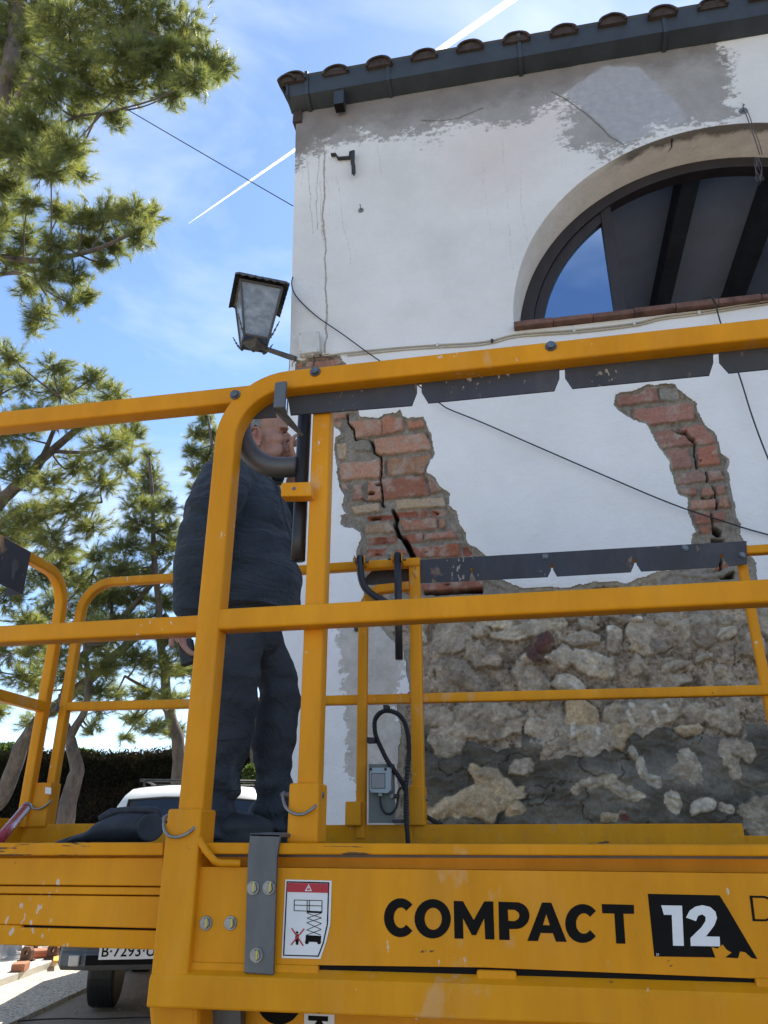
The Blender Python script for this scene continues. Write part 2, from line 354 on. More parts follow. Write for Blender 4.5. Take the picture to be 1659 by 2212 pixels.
# colours of the masonry
Cc = np.zeros(X.shape+(3,)); grain = fbm(X*60, Zg*60, s=21, o=3); blot = fbm(X*14, Zg*14, s=22, o=4)
MORT = np.array([.25, .225, .19]); Cc[:] = MORT
Cc *= (1+.28*blot+.22*grain)[..., None]
mort = -.024+blot*.009+fbm(X*45, Zg*45, s=23, o=4)*.007
db = mort.copy()
RED = (.38, .215, .15); TAN = (.38, .29, .195); RED2 = (.36, .17, .108); GREY = (.25, .235, .20); DEEP = (.27, .105, .07)
bricks = [('A', q, c, dd) for q, c, dd in [
 ([(318, 190), (600, 175), (600, 300), (400, 325), (385, 250)], RED, 0), ([(600, 172), (660, 145), (772, 165), (778, 265), (600, 300)], RED2, .001),
 ([(805, 185), (935, 180), (943, 240), (810, 257)], RED2, 0), ([(205, 130), (325, 118), (326, 165), (210, 182)], RED, 0), ([(205, 195), (300, 190), (290, 250), (262, 255), (205, 225)], RED, -.002),
 ([(540, 330), (945, 280), (975, 330), (1000, 412), (600, 460), (560, 440)], RED, .002), ([(390, 350), (500, 335), (530, 385), (525, 425), (440, 432), (385, 415)], GREY, .002),
 ([(248, 365), (330, 360), (330, 488), (258, 490)], TAN, 0), ([(265, 520), (590, 490), (602, 635), (280, 657)], RED, 0), ([(606, 490), (626, 490), (626, 635), (606, 640)], RED, -.002),
 ([(650, 482), (1003, 455), (1000, 500), (955, 545), (945, 603), (650, 622)], (.33, .19, .12), 0), ([(590, 650), (940, 620), (980, 770), (620, 812)], (.30, .135, .09), .002),
 ([(490, 660), (588, 655), (608, 808), (495, 815)], RED, 0), ([(960, 625), (1020, 640), (1092, 740), (985, 765)], (.28, .17, .125), -.002), ([(380, 690), (452, 680), (460, 812), (370, 812)], (.28, .16, .12), -.004), ([(265, 680), (335, 675), (340, 730), (290, 730)], RED, -.004),
 ([(715, 812), (1100, 782), (1107, 862), (722, 892)], TAN, .002), ([(350, 862), (590, 832), (596, 902), (390, 925)], TAN, 0),
 ([(708, 905), (968, 880), (968, 942), (730, 952)], DEEP, -.012), ([(980, 890), (1102, 878), (1102, 935), (985, 942)], DEEP, -.012), ([(480, 932), (692, 920), (700, 970), (490, 977)], DEEP, -.014),
 ([(470, 1007), (660, 990), (702, 1012), (700, 1068), (470, 1077)], (.36, .25, .17), .003), ([(748, 970), (1040, 950), (1045, 1035), (770, 1062)], (.33, .165, .115), .001), ([(1050, 955), (1115, 955), (1100, 1030), (1055, 1030)], RED, -.002),
 ([(485, 1105), (720, 1085), (738, 1152), (495, 1168)], DEEP, -.008), ([(775, 1085), (922, 1070), (925, 1142), (800, 1152)], (.30, .12, .08), -.004), ([(930, 1080), (1165, 1048), (1212, 1112), (940, 1132)], (.36, .18, .13), .002),
 ([(475, 1200), (640, 1185), (632, 1252), (480, 1258)], DEEP, -.008), ([(700, 1200), (795, 1195), (805, 1240), (745, 1248)], (.30, .13, .09), -.006), ([(828, 1180), (1225, 1150), (1232, 1262), (850, 1270)], (.29, .115, .07), -.002), ([(1240, 1170), (1275, 1170), (1330, 1240), (1245, 1255)], DEEP, -.010),
 ([(470, 1300), (700, 1290), (700, 1400), (480, 1400)], RED2, -.006), ([(860, 1290), (1300, 1275), (1300, 1400), (880, 1400)], RED2, -.004), ([(910, 1470), (1405, 1438), (1410, 1522), (930, 1530)], (.30, .13, .09), 0), ([(760, 1460), (880, 1450), (900, 1540), (780, 1550)], RED2, -.006)]]
bricks += [('B', q, c, dd) for q, c, dd in [
 ([(185, 175), (380, 165), (480, 110), (575, 115), (600, 228), (205, 282)], (.31, .16, .125), 0), ([(590, 120), (770, 105), (800, 215), (735, 245), (600, 225)], GREY, 0), ([(800, 180), (840, 195), (835, 215), (800, 215)], TAN, 0),
 ([(350, 310), (930, 250), (948, 410), (485, 468), (360, 405)], (.32, .165, .13), .002), ([(240, 290), (330, 285), (335, 400), (300, 400)], GREY, -.003),
 ([(520, 530), (720, 500), (870, 560), (935, 655), (590, 690), (545, 600)], (.31, .17, .135), 0), ([(765, 492), (1000, 455), (1110, 560), (1150, 632), (960, 655), (890, 560)], (.32, .165, .13), 0),
 ([(600, 700), (890, 682), (912, 870), (712, 892), (640, 790)], (.31, .18, .145), 0), ([(952, 672), (1162, 657), (1187, 830), (972, 867)], (.33, .145, .10), .002),
 ([(722, 932), (1040, 905), (1050, 1003), (765, 1032)], (.27, .175, .145), 0), ([(1060, 905), (1190, 900), (1222, 982), (1072, 1002)], (.29, .165, .13), -.001), ([(780, 1070), (960, 1050), (972, 1142), (805, 1128)], (.32, .17, .125), 0),
 ([(1000, 1062), (1108, 1042), (1135, 1130), (1012, 1152)], (.33, .18, .13), 0), ([(1120, 1042), (1230, 1040), (1242, 1127), (1147, 1130)], (.33, .18, .13), 0), ([(880, 1182), (1140, 1168), (1150, 1262), (890, 1282)], (.33, .19, .14), 0),
 ([(1165, 1162), (1250, 1150), (1278, 1252), (1167, 1257)], RED, 0), ([(932, 1312), (1090, 1300), (1112, 1402), (950, 1412)], (.34, .165, .125), 0), ([(1105, 1300), (1250, 1280), (1242, 1382), (1125, 1395)], (.33, .165, .125), 0),
 ([(960, 1432), (1105, 1422), (1080, 1512), (1010, 1500)], RED2, -.003), ([(1100, 1830), (1190, 1820), (1190, 1860), (1110, 1862)], RED2, -.002), ([(1180, 1780), (1260, 1770), (1300, 1850), (1190, 1860)], RED2, -.008)]]
bricks += [('H', q, c, 0) for q, c in [([(840, 90), (900, 80), (935, 110), (900, 140), (845, 140)], RED2), ([(960, 70), (1200, 50), (1380, 20), (1440, 70), (1300, 130), (950, 140)], (.32, .17, .13)), ([(1080, 10), (1230, 5), (1240, 30), (1090, 45)], (.25, .15, .12))]]
bxw = X+fbm(X*24, Zg*24, s=31, o=4)*.010; bzw = Zg+fbm(X*24, Zg*24, s=32, o=4)*.008
for i, (c, q, cc, dd) in enumerate(bricks):
    P = XZ(c, q); ax = [p[0] for p in P]; az = [p[1] for p in P]
    j0, j1 = np.searchsorted(xs, [min(ax)-.03, max(ax)+.03]); i0, i1 = np.searchsorted(zs, [min(az)-.03, max(az)+.03])
    sl_ = (slice(i0, i1), slice(max(0, j0-12), j1+12)); x_, z_ = bxw[sl_], bzw[sl_]
    ins = inpoly(x_, z_, P); sd_ = np.where(ins, 1, -1)*segd(x_, z_, P)
    zm = (min(az)+max(az))/2; hh = max(az)-min(az)
    groove = np.cos((z_-zm-.12*(x_-ax[0])*0)/.021*math.pi)*.0007*(1 if dd >= 0 else 0)
    hgt = -.0035+dd+fbm(x_*20, z_*20, s=40+i, o=5, g=.6)*.006+groove
    if dd < -.006:          # broken hollow bricks: a scooped cavity
        u = (z_-zm)/hh; hgt = hgt-.016*np.exp(-(u*3.2)**2)*(1+.6*fbm(x_*18, z_*40, s=i, o=2))
    k = sst(-.001, .0045, sd_)
    db[sl_] = db[sl_]*(1-k)+hgt*k
    v = 1+.14*fbm(x_*8, z_*26, s=60+i, o=4)+.10*grain[sl_]+rng.uniform(-.12, .12)
    cb = np.array(cc)*v[..., None]
    pale = sst(.0, .5, fbm(x_*16+i, z_*16, s=90, o=4))[..., None]*.6; cb = cb*(1-pale)+np.array([.40, .34, .29])*pale
    Cc[sl_] = Cc[sl_]*(1-k[..., None])+cb*k[..., None]
def crack(c, pts, w, depth=.05):
    P = XZ(c, pts); dd = segd(X+fbm(X*50, Zg*50, s=7, o=2)*.003, Zg, P, False)
    k = sst(w, w*.55, dd); db[:] = db-depth*k; Cc[:] = Cc*(1-.93*k[..., None])
crack('A', [(325, 115), (330, 190), (380, 250), (392, 330)], .0065); crack('A', [(392, 330), (500, 338), (528, 352), (540, 430), (595, 465)], .007); crack('A', [(595, 465), (600, 560), (590, 640), (608, 760), (605, 850), (625, 860)], .0062)
crack('A', [(690, 890), (722, 960), (705, 1010), (732, 1080), (780, 1120)], .014, .08); crack('A', [(780, 1120), (810, 1170), (842, 1240), (860, 1290)], .019, .1); crack('A', [(440, 800), (480, 815), (600, 820)], .003)
crack('B', [(720, 500), (770, 540), (850, 560), (880, 590), (940, 640), (945, 740), (965, 870)], .0052); crack('B', [(1048, 905), (1060, 1000)], .0042); crack('B', [(1112, 1040), (1150, 1170), (1155, 1255)], .0055); crack('B', [(1095, 1290), (1118, 1440)], .0045); crack('B', [(1010, 1150), (1070, 1170), (1110, 1150)], .0045)
crack('B', [(1180, 1700), (1200, 1760), (1180, 1900)], .008)
def cavity(c, pts, depth=.07):
    P = XZ(c, pts); x_, z_ = X+w1*.25, Zg+w2*.25; ins = np.where(inpoly(x_, z_, P), 1, -1)*segd(x_, z_, P)
    k = sst(-.001, .006, ins); db[:] = db-depth*k; Cc[:] = Cc*(1-.88*k[..., None])
for c, q in [('A', [(550, 690), (585, 675), (585, 705), (560, 705)]), ('A', [(490, 755), (520, 740), (550, 750), (545, 772), (490, 775)]), ('A', [(535, 1232), (570, 1225), (598, 1240), (560, 1243)]), ('A', [(605, 1138), (648, 1128), (625, 1145)]), ('A', [(930, 1222), (975, 1212), (965, 1225)]),
             ('A', [(1090, 1475), (1160, 1466), (1130, 1486)]), ('A', [(505, 950), (560, 935), (600, 945), (560, 968), (510, 968)]), ('A', [(1000, 895), (1055, 900), (1040, 920)]), ('A', [(930, 1530), (1400, 1500), (1400, 1540), (930, 1560)]),
             ('B', [(735, 505), (780, 520), (820, 535), (855, 510), (882, 560), (800, 555), (760, 540)]), ('B', [(870, 590), (900, 580), (945, 605), (930, 635), (885, 612)]), ('B', [(975, 800), (1000, 795), (1002, 822)]), ('B', [(1110, 1430), (1160, 1440), (1212, 1480), (1200, 1530), (1150, 1530), (1120, 1500)]),
             ('B', [(1100, 1540), (1232, 1545), (1235, 1640), (1100, 1640)]), ('B', [(1170, 1690), (1200, 1690), (1210, 1740), (1175, 1740)]), ('B', [(1180, 1870), (1330, 1850), (1335, 1930), (1190, 1930)])]: cavity(c, q)
# --- rubble stone
m0 = fbm(X*5, Zg*5, s=101, o=5, g=.55); m1 = fbm(X*22, Zg*22, s=102, o=5, g=.6); rid = 1-np.abs(fbm(X*11, Zg*11, s=103, o=4))*2
ds = -.034+m0*.034+m1*.017+np.clip(rid-.75, 0, 1)*.03-np.clip(.12-np.abs(fbm(X*6, Zg*6, s=107, o=4)), 0, 1)*.06
Cs = np.zeros(X.shape+(3,)); Cs[:] = (.27, .232, .188); Cs *= (1+.38*m1+.3*grain+.25*m0)[..., None]
wet = inpoly(X+w1*1.6, Zg+w2*1.6, XZ('C', [(700, 1110), (760, 1090), (800, 1100), (930, 1115), (1000, 1030), (1100, 1038), (1250, 1075), (1400, 1060), (1420, 930), (1480, 960), (1570, 975)])+XZ('E', [(110, 1000), (240, 1000), (520, 1010), (640, 1040), (700, 1015), (950, 1025), (1100, 1120), (1180, 1060), (1280, 1080), (1450, 1090), (1530, 980), (1640, 985), (1800, 1000)])+[(3.6, 2.0), (3.6, 1.0), (-.7, 1.0)])
wet = wet | inpoly(X+w1, Zg+w2, [(-.60, 2.15), (-.50, 2.1), (-.47, 1.4), (-.62, 1.4)])
mw = fbm(X*4, Zg*6, s=111, o=3); mw2 = fbm(X*15, Zg*24, s=112, o=4)
dw = -.016+mw*.036+mw2*.009+np.abs(fbm(X*4, Zg*6.5, s=117, o=4, g=.5))*.045+np.clip(np.abs(fbm(X*7, Zg*9, s=113, o=3))*-4+.25, -.3, .25)*.018
ds = np.where(wet, dw, ds)
wc = np.array([.105, .102, .092])*(1+.25*mw2+.12*grain+.25*mw)[..., None]
Cs = np.where(wet[..., None], wc, Cs)
ck = np.abs(fbm(X*9, Zg*9, s=121, o=5, g=.6)); ck2 = np.abs(fbm(X*21+7, Zg*15, s=122, o=4, g=.6)); crk = np.maximum(sst(.045, .0, ck)*sst(-.1, .3, fbm(X*3, Zg*3, s=123, o=2)+.15), sst(.05, .0, ck2)*.6); crk = np.where(wet, sst(.016, .0, np.abs(fbm(X*3.2, Zg*4.5, s=128, o=5, g=.55))), crk)
ds -= crk*.016; Cs *= (1-.45*crk)[..., None]
hc_s = fbm(X*30, Zg*30, s=124, o=4, g=.65); mc_s = fbm(X*10, Zg*13, s=125, o=4, g=.6); tz_ = sst(-.25, .3, fbm(X*3.5+Zg*2, Zg*6, s=127, o=3)); Cs *= np.where(wet, (.72+.55*tz_)*(1+.16*hc_s+.18*mc_s), 1+.45*hc_s+.40*mc_s)[..., None]
stones = [('C', *q) for q in [(960, 330, 125, 115, 10, 0), (1235, 245, 125, 75, 0, 2), (1125, 315, 58, 48, 20, 1), (1460, 285, 215, 60, -8, 2), (1545, 370, 100, 46, -5, 5), (1500, 470, 72, 50, 20, 6), (1640, 455, 52, 48, 0, 2), (1150, 450, 105, 85, 25, 1), (1235, 510, 65, 55, 30, 1), (1060, 610, 155, 80, 28, 0), (1480, 600, 90, 150, -35, 1),
  (1180, 900, 260, 120, 8, 1), (930, 1000, 150, 110, 0, 1), (1510, 910, 82, 58, 10, 2), (1640, 1030, 70, 100, 0, 1), (1190, 1235, 75, 34, 5, 2), (1120, 1400, 250, 75, -8, 4), (1200, 1300, 75, 110, 10, 4), (1050, 1490, 190, 65, 5, 4), (1370, 1490, 70, 45, 0, 4), (1420, 1210, 75, 45, -10, 1), (780, 280, 35, 110, 5, 2), (850, 215, 110, 30, 5, 0), (820, 850, 120, 60, 0, 1), (1350, 820, 100, 40, 0, 1)]]
stones += [('E', *q) for q in [(310, 360, 128, 70, -5, 1), (190, 490, 90, 62, 5, 2), (450, 545, 190, 90, 8, 2), (560, 385, 65, 75, 0, 1), (550, 290, 45, 35, 0, 3), (800, 370, 125, 130, 10, 1), (740, 240, 60, 28, -15, 3), (1240, 300, 130, 125, 0, 0), (1390, 325, 75, 50, -25, 3), (780, 570, 78, 68, 10, 1), (770, 470, 55, 25, 5, 4),
  (1240, 510, 62, 42, 0, 2), (1330, 590, 55, 62, 20, 1), (1400, 240, 50, 35, 0, 0), (1350, 170, 60, 35, 10, 0), (280, 710, 115, 60, 10, 2), (40, 690, 80, 90, -30, 1), (800, 900, 285, 115, -6, 1), (620, 950, 110, 95, 30, 1), (650, 1080, 45, 70, 10, 4), (310, 1080, 215, 105, 12, 1), (200, 1160, 100, 60, -20, 1), (300, 885, 135, 75, -8, 4), (1170, 925, 100, 65, -10, 1),
  (1390, 960, 140, 120, 10, 1), (1100, 1040, 130, 62, -5, 4), (1150, 1250, 75, 105, -10, 2), (1060, 1290, 70, 40, 10, 1), (1340, 1180, 62, 110, 0, 1), (1440, 1150, 90, 60, 20, 1), (1500, 1210, 45, 30, 0, 1), (690, 1190, 38, 55, -20, 3), (780, 1290, 48, 62, -25, 2), (830, 1385, 40, 40, 0, 3), (480, 1385, 95, 38, -10, 2), (600, 1450, 105, 45, 28, 2), (285, 1425, 60, 28, -5, 2),
  (965, 1530, 55, 95, 0, 2), (1200, 1590, 62, 58, 0, 3), (1330, 1575, 62, 42, 10, 2), (1640, 1640, 120, 150, 0, 0), (645, 1665, 42, 26, 0, 5), (540, 1650, 40, 25, 0, 4), (960, 230, 90, 45, 5, 0), (100, 220, 110, 35, 0, 0), (260, 240, 60, 28, 0, 0), (370, 270, 65, 40, 20, 0), (620, 270, 60, 45, 30, 1), (1000, 560, 110, 45, -10, 1), (1020, 330, 60, 80, 0, 1), (900, 430, 60, 50, 0, 0), (1050, 690, 120, 40, 0, 1), (1560, 450, 70, 100, 0, 1), (1640, 300, 60, 90, 0, 1), (490, 260, 40, 30, 0, 0)]]
SMk = np.zeros_like(X)
TONE = [(.29, .26, .22), (.35, .31, .255), (.46, .42, .35), (.54, .51, .445), (.41, .33, .225), (.15, .075, .055), (.11, .065, .05)]
for _ in range(60):      # stones past the frame, to the right
    x_, z_ = rng.uniform(2.2, 3.3), rng.uniform(.5, 2.4); stones.append(('w', x_, z_, rng.uniform(.03, .12), rng.uniform(.03, .07), rng.uniform(-30, 30), int(rng.integers(0, 5))))
for i, (c, sx, sz, ra, rb, rot, tone) in enumerate(stones):
    if c == 'w': px_, pz_ = sx, sz; a, b = ra, rb
    else:
        px_, pz_ = xz(c, sx, sz, WY); q = xz(c, sx+ra, sz, WY); a = abs(q[0]-px_)*1.12; q = xz(c, sx, sz-rb, WY); b = abs(q[1]-pz_)*1.12
    m = max(a, b)*1.6; j0, j1 = np.searchsorted(xs, [px_-m, px_+m]); i0, i1 = np.searchsorted(zs, [pz_-m, pz_+m]); sl_ = (slice(i0, i1), slice(j0, j1))
    x_, z_ = X[sl_]+w1[sl_]*1.3+fbm(X[sl_]*5, Zg[sl_]*5, s=200+i, o=3)*.055, Zg[sl_]+w2[sl_]*1.3+fbm(X[sl_]*5, Zg[sl_]*5, s=260+i, o=3)*.05
    if x_.size == 0: continue
    cr, sr = math.cos(R(-rot)), math.sin(R(-rot)); u = ((x_-px_)*cr+(z_-pz_)*sr)/a; v = (-(x_-px_)*sr+(z_-pz_)*cr)/b
    pw = 2.6; rr = (np.abs(u)**pw+np.abs(v)**pw)**(1/pw)+np.where(wet[sl_], .42, .2)*fbm(x_*16, z_*16, s=290+i, o=5, g=.62)
    ov_ = bool(wet[min(i0+(i1-i0)//2, nzv-1), min(j0+(j1-j0)//2, nx-1)]); ncut = 1 if ov_ else 5
    for kk in range(ncut):     # straight chipped sides
        aa = rng.uniform(0, 2*math.pi); rr = np.maximum(rr, (u*math.cos(aa)+v*math.sin(aa))/rng.uniform(.78, .97))
    over = wet[sl_]
    rr = np.maximum(rr, 0.0)
    if ov_: rr = rr/1.22
    k = sst(1.0, .90, rr)
    fac = np.zeros_like(u)-9
    for kk in range(5):
        aa = rng.uniform(0, 2*math.pi); g = rng.uniform(.1, .5); fac = np.maximum(fac, (u*math.cos(aa)+v*math.sin(aa))*g*.02-rng.uniform(0, .006))
    h = -.016+(.010 if tone < 2 else .021)*np.sqrt(np.clip(1-rr**2.2, 0, 1))-fac*1.3+fbm(x_*12, z_*12, s=300+i, o=5, g=.66)*.026
    h = np.where(over, h+.006, h)
    ds[sl_] = ds[sl_]*(1-k)+np.maximum(ds[sl_], h)*k
    cs = np.array(TONE[tone])*(1+.6*fbm(x_*15, z_*15, s=330+i, o=5, g=.68)+.3*grain[sl_]+rng.uniform(-.1, .1))[..., None]
    li = sst(.1, .45, fbm(x_*7, z_*18, s=350+i, o=4))[..., None]*.5; cs = cs*(1-li)+np.array([.42, .385, .325])*li
    di = sst(.12, .5, fbm(x_*10, z_*10, s=370+i, o=4))[..., None]*.55; cs = cs*(1-di)+np.array([.20, .17, .14])*di
    kc = sst(.98, .90, rr+.12*fbm(x_*30, z_*30, s=380+i, o=3)+(.35 if tone < 2 else .1)*np.clip(fbm(x_*9, z_*9, s=395+i, o=3), -.2, 1))[..., None]
    Cs[sl_] = Cs[sl_]*(1-kc)+cs*kc; SMk[sl_] = np.maximum(SMk[sl_], kc[..., 0])
    ed = np.exp(-((rr-1.03)/.035)**2)*(~over)*sst(-.15, .25, fbm(X[sl_]*8, Zg[sl_]*8, s=390+i, o=2)); ds[sl_] -= .008*ed          # gap round each stone
# chisel marks
for c, q in [('E', [(670, 905), (715, 995)]), ('E', [(850, 905), (880, 960)]), ('E', [(280, 990), (278, 1055)]), ('E', [(458, 1020), (458, 1085)]), ('E', [(690, 845), (700, 855)]), ('E', [(265, 690), (320, 745)]), ('E', [(930, 855), (960, 890)])]:
    k = sst(.014, .008, segd(X, Zg, XZ(c, q), False))[..., None]; Cs = Cs*(1-k)+np.array([.55, .53, .48])*k
d = np.where(brick, np.minimum(db, .0), np.where(stone, ds, d))
Cm = np.where(brick[..., None], Cc, Cs)
# thin broken mortar skin just inside each plaster edge
skin = hole & (rim < .028+.02*fbm(X*15, Zg*15, s=401, o=3)) & ~(brick & (rim > .014))
d = np.where(skin, np.maximum(d, -.012+fbm(X*40, Zg*40, s=402, o=3)*.006-rim*.25), d)
Cm = np.where(skin[..., None], np.array([.27, .245, .205])*(1+.3*m1)[..., None], Cm)
# arch opening: snap the inner vertices onto the circle
opening = ((np.hypot(X-ACX, Zg-ACZ) < AR) & (Zg >= ACZ-.002)) | ((np.abs(X-ACX) < AR) & (Zg < ACZ) & (Zg > ACZ-.055))
out = ~opening; nb = np.zeros_like(out)
nb[1:] |= out[:-1]; nb[:-1] |= out[1:]; nb[:, 1:] |= out[:, :-1]; nb[:, :-1] |= out[:, 1:]; nb[1:, 1:] |= out[:-1, :-1]; nb[:-1, :-1] |= out[1:, 1:]; nb[1:, :-1] |= out[:-1, 1:]; nb[:-1, 1:] |= out[1:, :-1]
snap = opening & nb & (Zg > ACZ+.01); ang = np.arctan2(Zg-ACZ, X-ACX)
X = np.where(snap, ACX+AR*np.cos(ang), X); Zg = np.where(snap, ACZ+AR*np.sin(ang), Zg)
# soft swelling of the plaster under the cracked band
V = np.stack([X, WY-d, Zg], -1).reshape(-1, 3)
idx = np.arange(nx*nzv).reshape(nzv, nx)
q = np.stack([idx[:-1, :-1], idx[:-1, 1:], idx[1:, 1:], idx[1:, :-1]], -1)
op = opening; allop = op[:-1, :-1] & op[:-1, 1:] & op[1:, 1:] & op[1:, :-1]
cat_ = np.where(brick, 1, np.where(stone, 2, 0)); fc = np.maximum(np.maximum(cat_[:-1, :-1], cat_[:-1, 1:]), np.maximum(cat_[1:, 1:], cat_[1:, :-1]))
def sub(k, name, mat, parent=house):
    Fk = q[(fc == k) & ~allop]; u, inv = np.unique(Fk, return_inverse=True); o = npmesh(name, V[u], inv.reshape(-1, 4), mat, parent); return o, u
# --- plaster masks (R cement, G second lighter cement, B stains, A flaking)
def softmask(poly, soft, Xa=None):
    ins = inpoly(X0, Z0, poly); return .5+np.clip(np.where(ins, 1, -1)*segd(X0, Z0, poly)/soft, -1, 1)*.5
cem = softmask(XZ('P', [(60, 600), (130, 545), (175, 505), (240, 470), (330, 460), (360, 430), (420, 440), (480, 420), (560, 450), (640, 405), (780, 405), (860, 385), (930, 345), (1010, 352), (1020, 400), (990, 440), (1060, 475), (1130, 512), (1190, 495), (1300, 435), (1400, 412), (1548, 396), (1545, 300), (1535, 200), (1530, 60), (1530, -60), (60, 200)]), .30)
cem2 = softmask(XZ('P', [(1000, 300), (1060, 350), (1110, 390), (1190, 465), (1300, 425), (1400, 395), (1370, 340), (1310, 280), (1240, 215), (1130, 215)]), .06)
dark = softmask(XZ('P', [(60, 560), (170, 480), (250, 440), (350, 400), (550, 385), (700, 345), (860, 310), (1000, 290), (1200, 220), (1330, 230), (1380, 180), (1530, 200), (1530, -60), (60, 100)]), .25)
st = np.zeros_like(X0)
for c, pts, w, a in [('X', [(290, 950), (298, 1100), (292, 1250), (285, 1450), (300, 1659), (302, 1900), (300, 2300)], .010, .9), ('X', [(255, 980), (262, 1080), (240, 1250), (250, 1500)], .006, .7), ('X', [(185, 1040), (195, 1200), (205, 1380), (222, 1530)], .006, .6), ('X', [(150, 1090), (150, 1210)], .005, .5),
                     ('X', [(640, 960), (655, 1060), (665, 1130)], .006, .5), ('X', [(375, 1140), (395, 1280), (415, 1450), (465, 1640), (470, 1720)], .006, .5), ('X', [(315, 1170), (332, 1440)], .004, .5), ('X', [(265, 1180), (280, 1600)], .005, .6),
                     ('P', [(738, 520), (745, 600), (765, 760)], .008, .35), ('P', [(800, 440), (815, 620), (830, 800), (835, 870)], .010, .35), ('P', [(860, 520), (862, 660), (885, 780)], .008, .4), ('P', [(900, 480), (915, 640), (920, 700)], .008, .3), ('P', [(990, 480), (1000, 600)], .008, .3), ('P', [(940, 440), (945, 640)], .008, .3), ('P', [(680, 560), (690, 700)], .008, .25), ('P', [(250, 560), (262, 640)], .006, .3)]:
    dd = segd(X0+fbm(X0*12, Z0*12, s=501, o=3)*.014, Z0, XZ(c, pts), False); st = np.maximum(st, a*sst(w*1.5, 0, dd))
pink = softmask(XZ('P', [(640, 470), (860, 360), (1010, 340), (1020, 380), (880, 440), (860, 560), (700, 600)]), .3)
ccrack = np.zeros_like(X0)
for c, pts in [('P', [(960, 295), (1010, 320), (1060, 360), (1110, 400), (1150, 440), (1190, 465)]), ('P', [(540, 388), (600, 392), (660, 385), (740, 350)])]:
    ccrack = np.maximum(ccrack, sst(.010, .001, segd(X0+w1*.6, Z0+w2*.6, XZ(c, pts), False)))
flake = softmask(XZ('C', [(355, 210), (360, 330), (430, 350), (430, 1150), (600, 1200), (660, 900), (680, 640), (690, 200)]), .14)
wthr = softmask(XZ('C', [(240, 250), (200, 330), (215, 480), (260, 600), (275, 800), (245, 1000), (250, 1150), (330, 1330), (345, 1560), (345, 1700), (640, 1700), (640, 200)]), .16)
grime = sst(2.5, 1.4, Z0)*sst(-.25, -.9, X0)
ob, u1 = sub(0, 'plaster_wall', None)
def F1(a): return a.reshape(-1)[u1]
setcol(ob, 'ma', np.stack([F1(cem), F1(cem2), F1(st), F1(flake)], -1)); setcol(ob, 'mb', np.stack([F1(dark), F1(pink), F1(wthr), F1(ccrack)], -1))
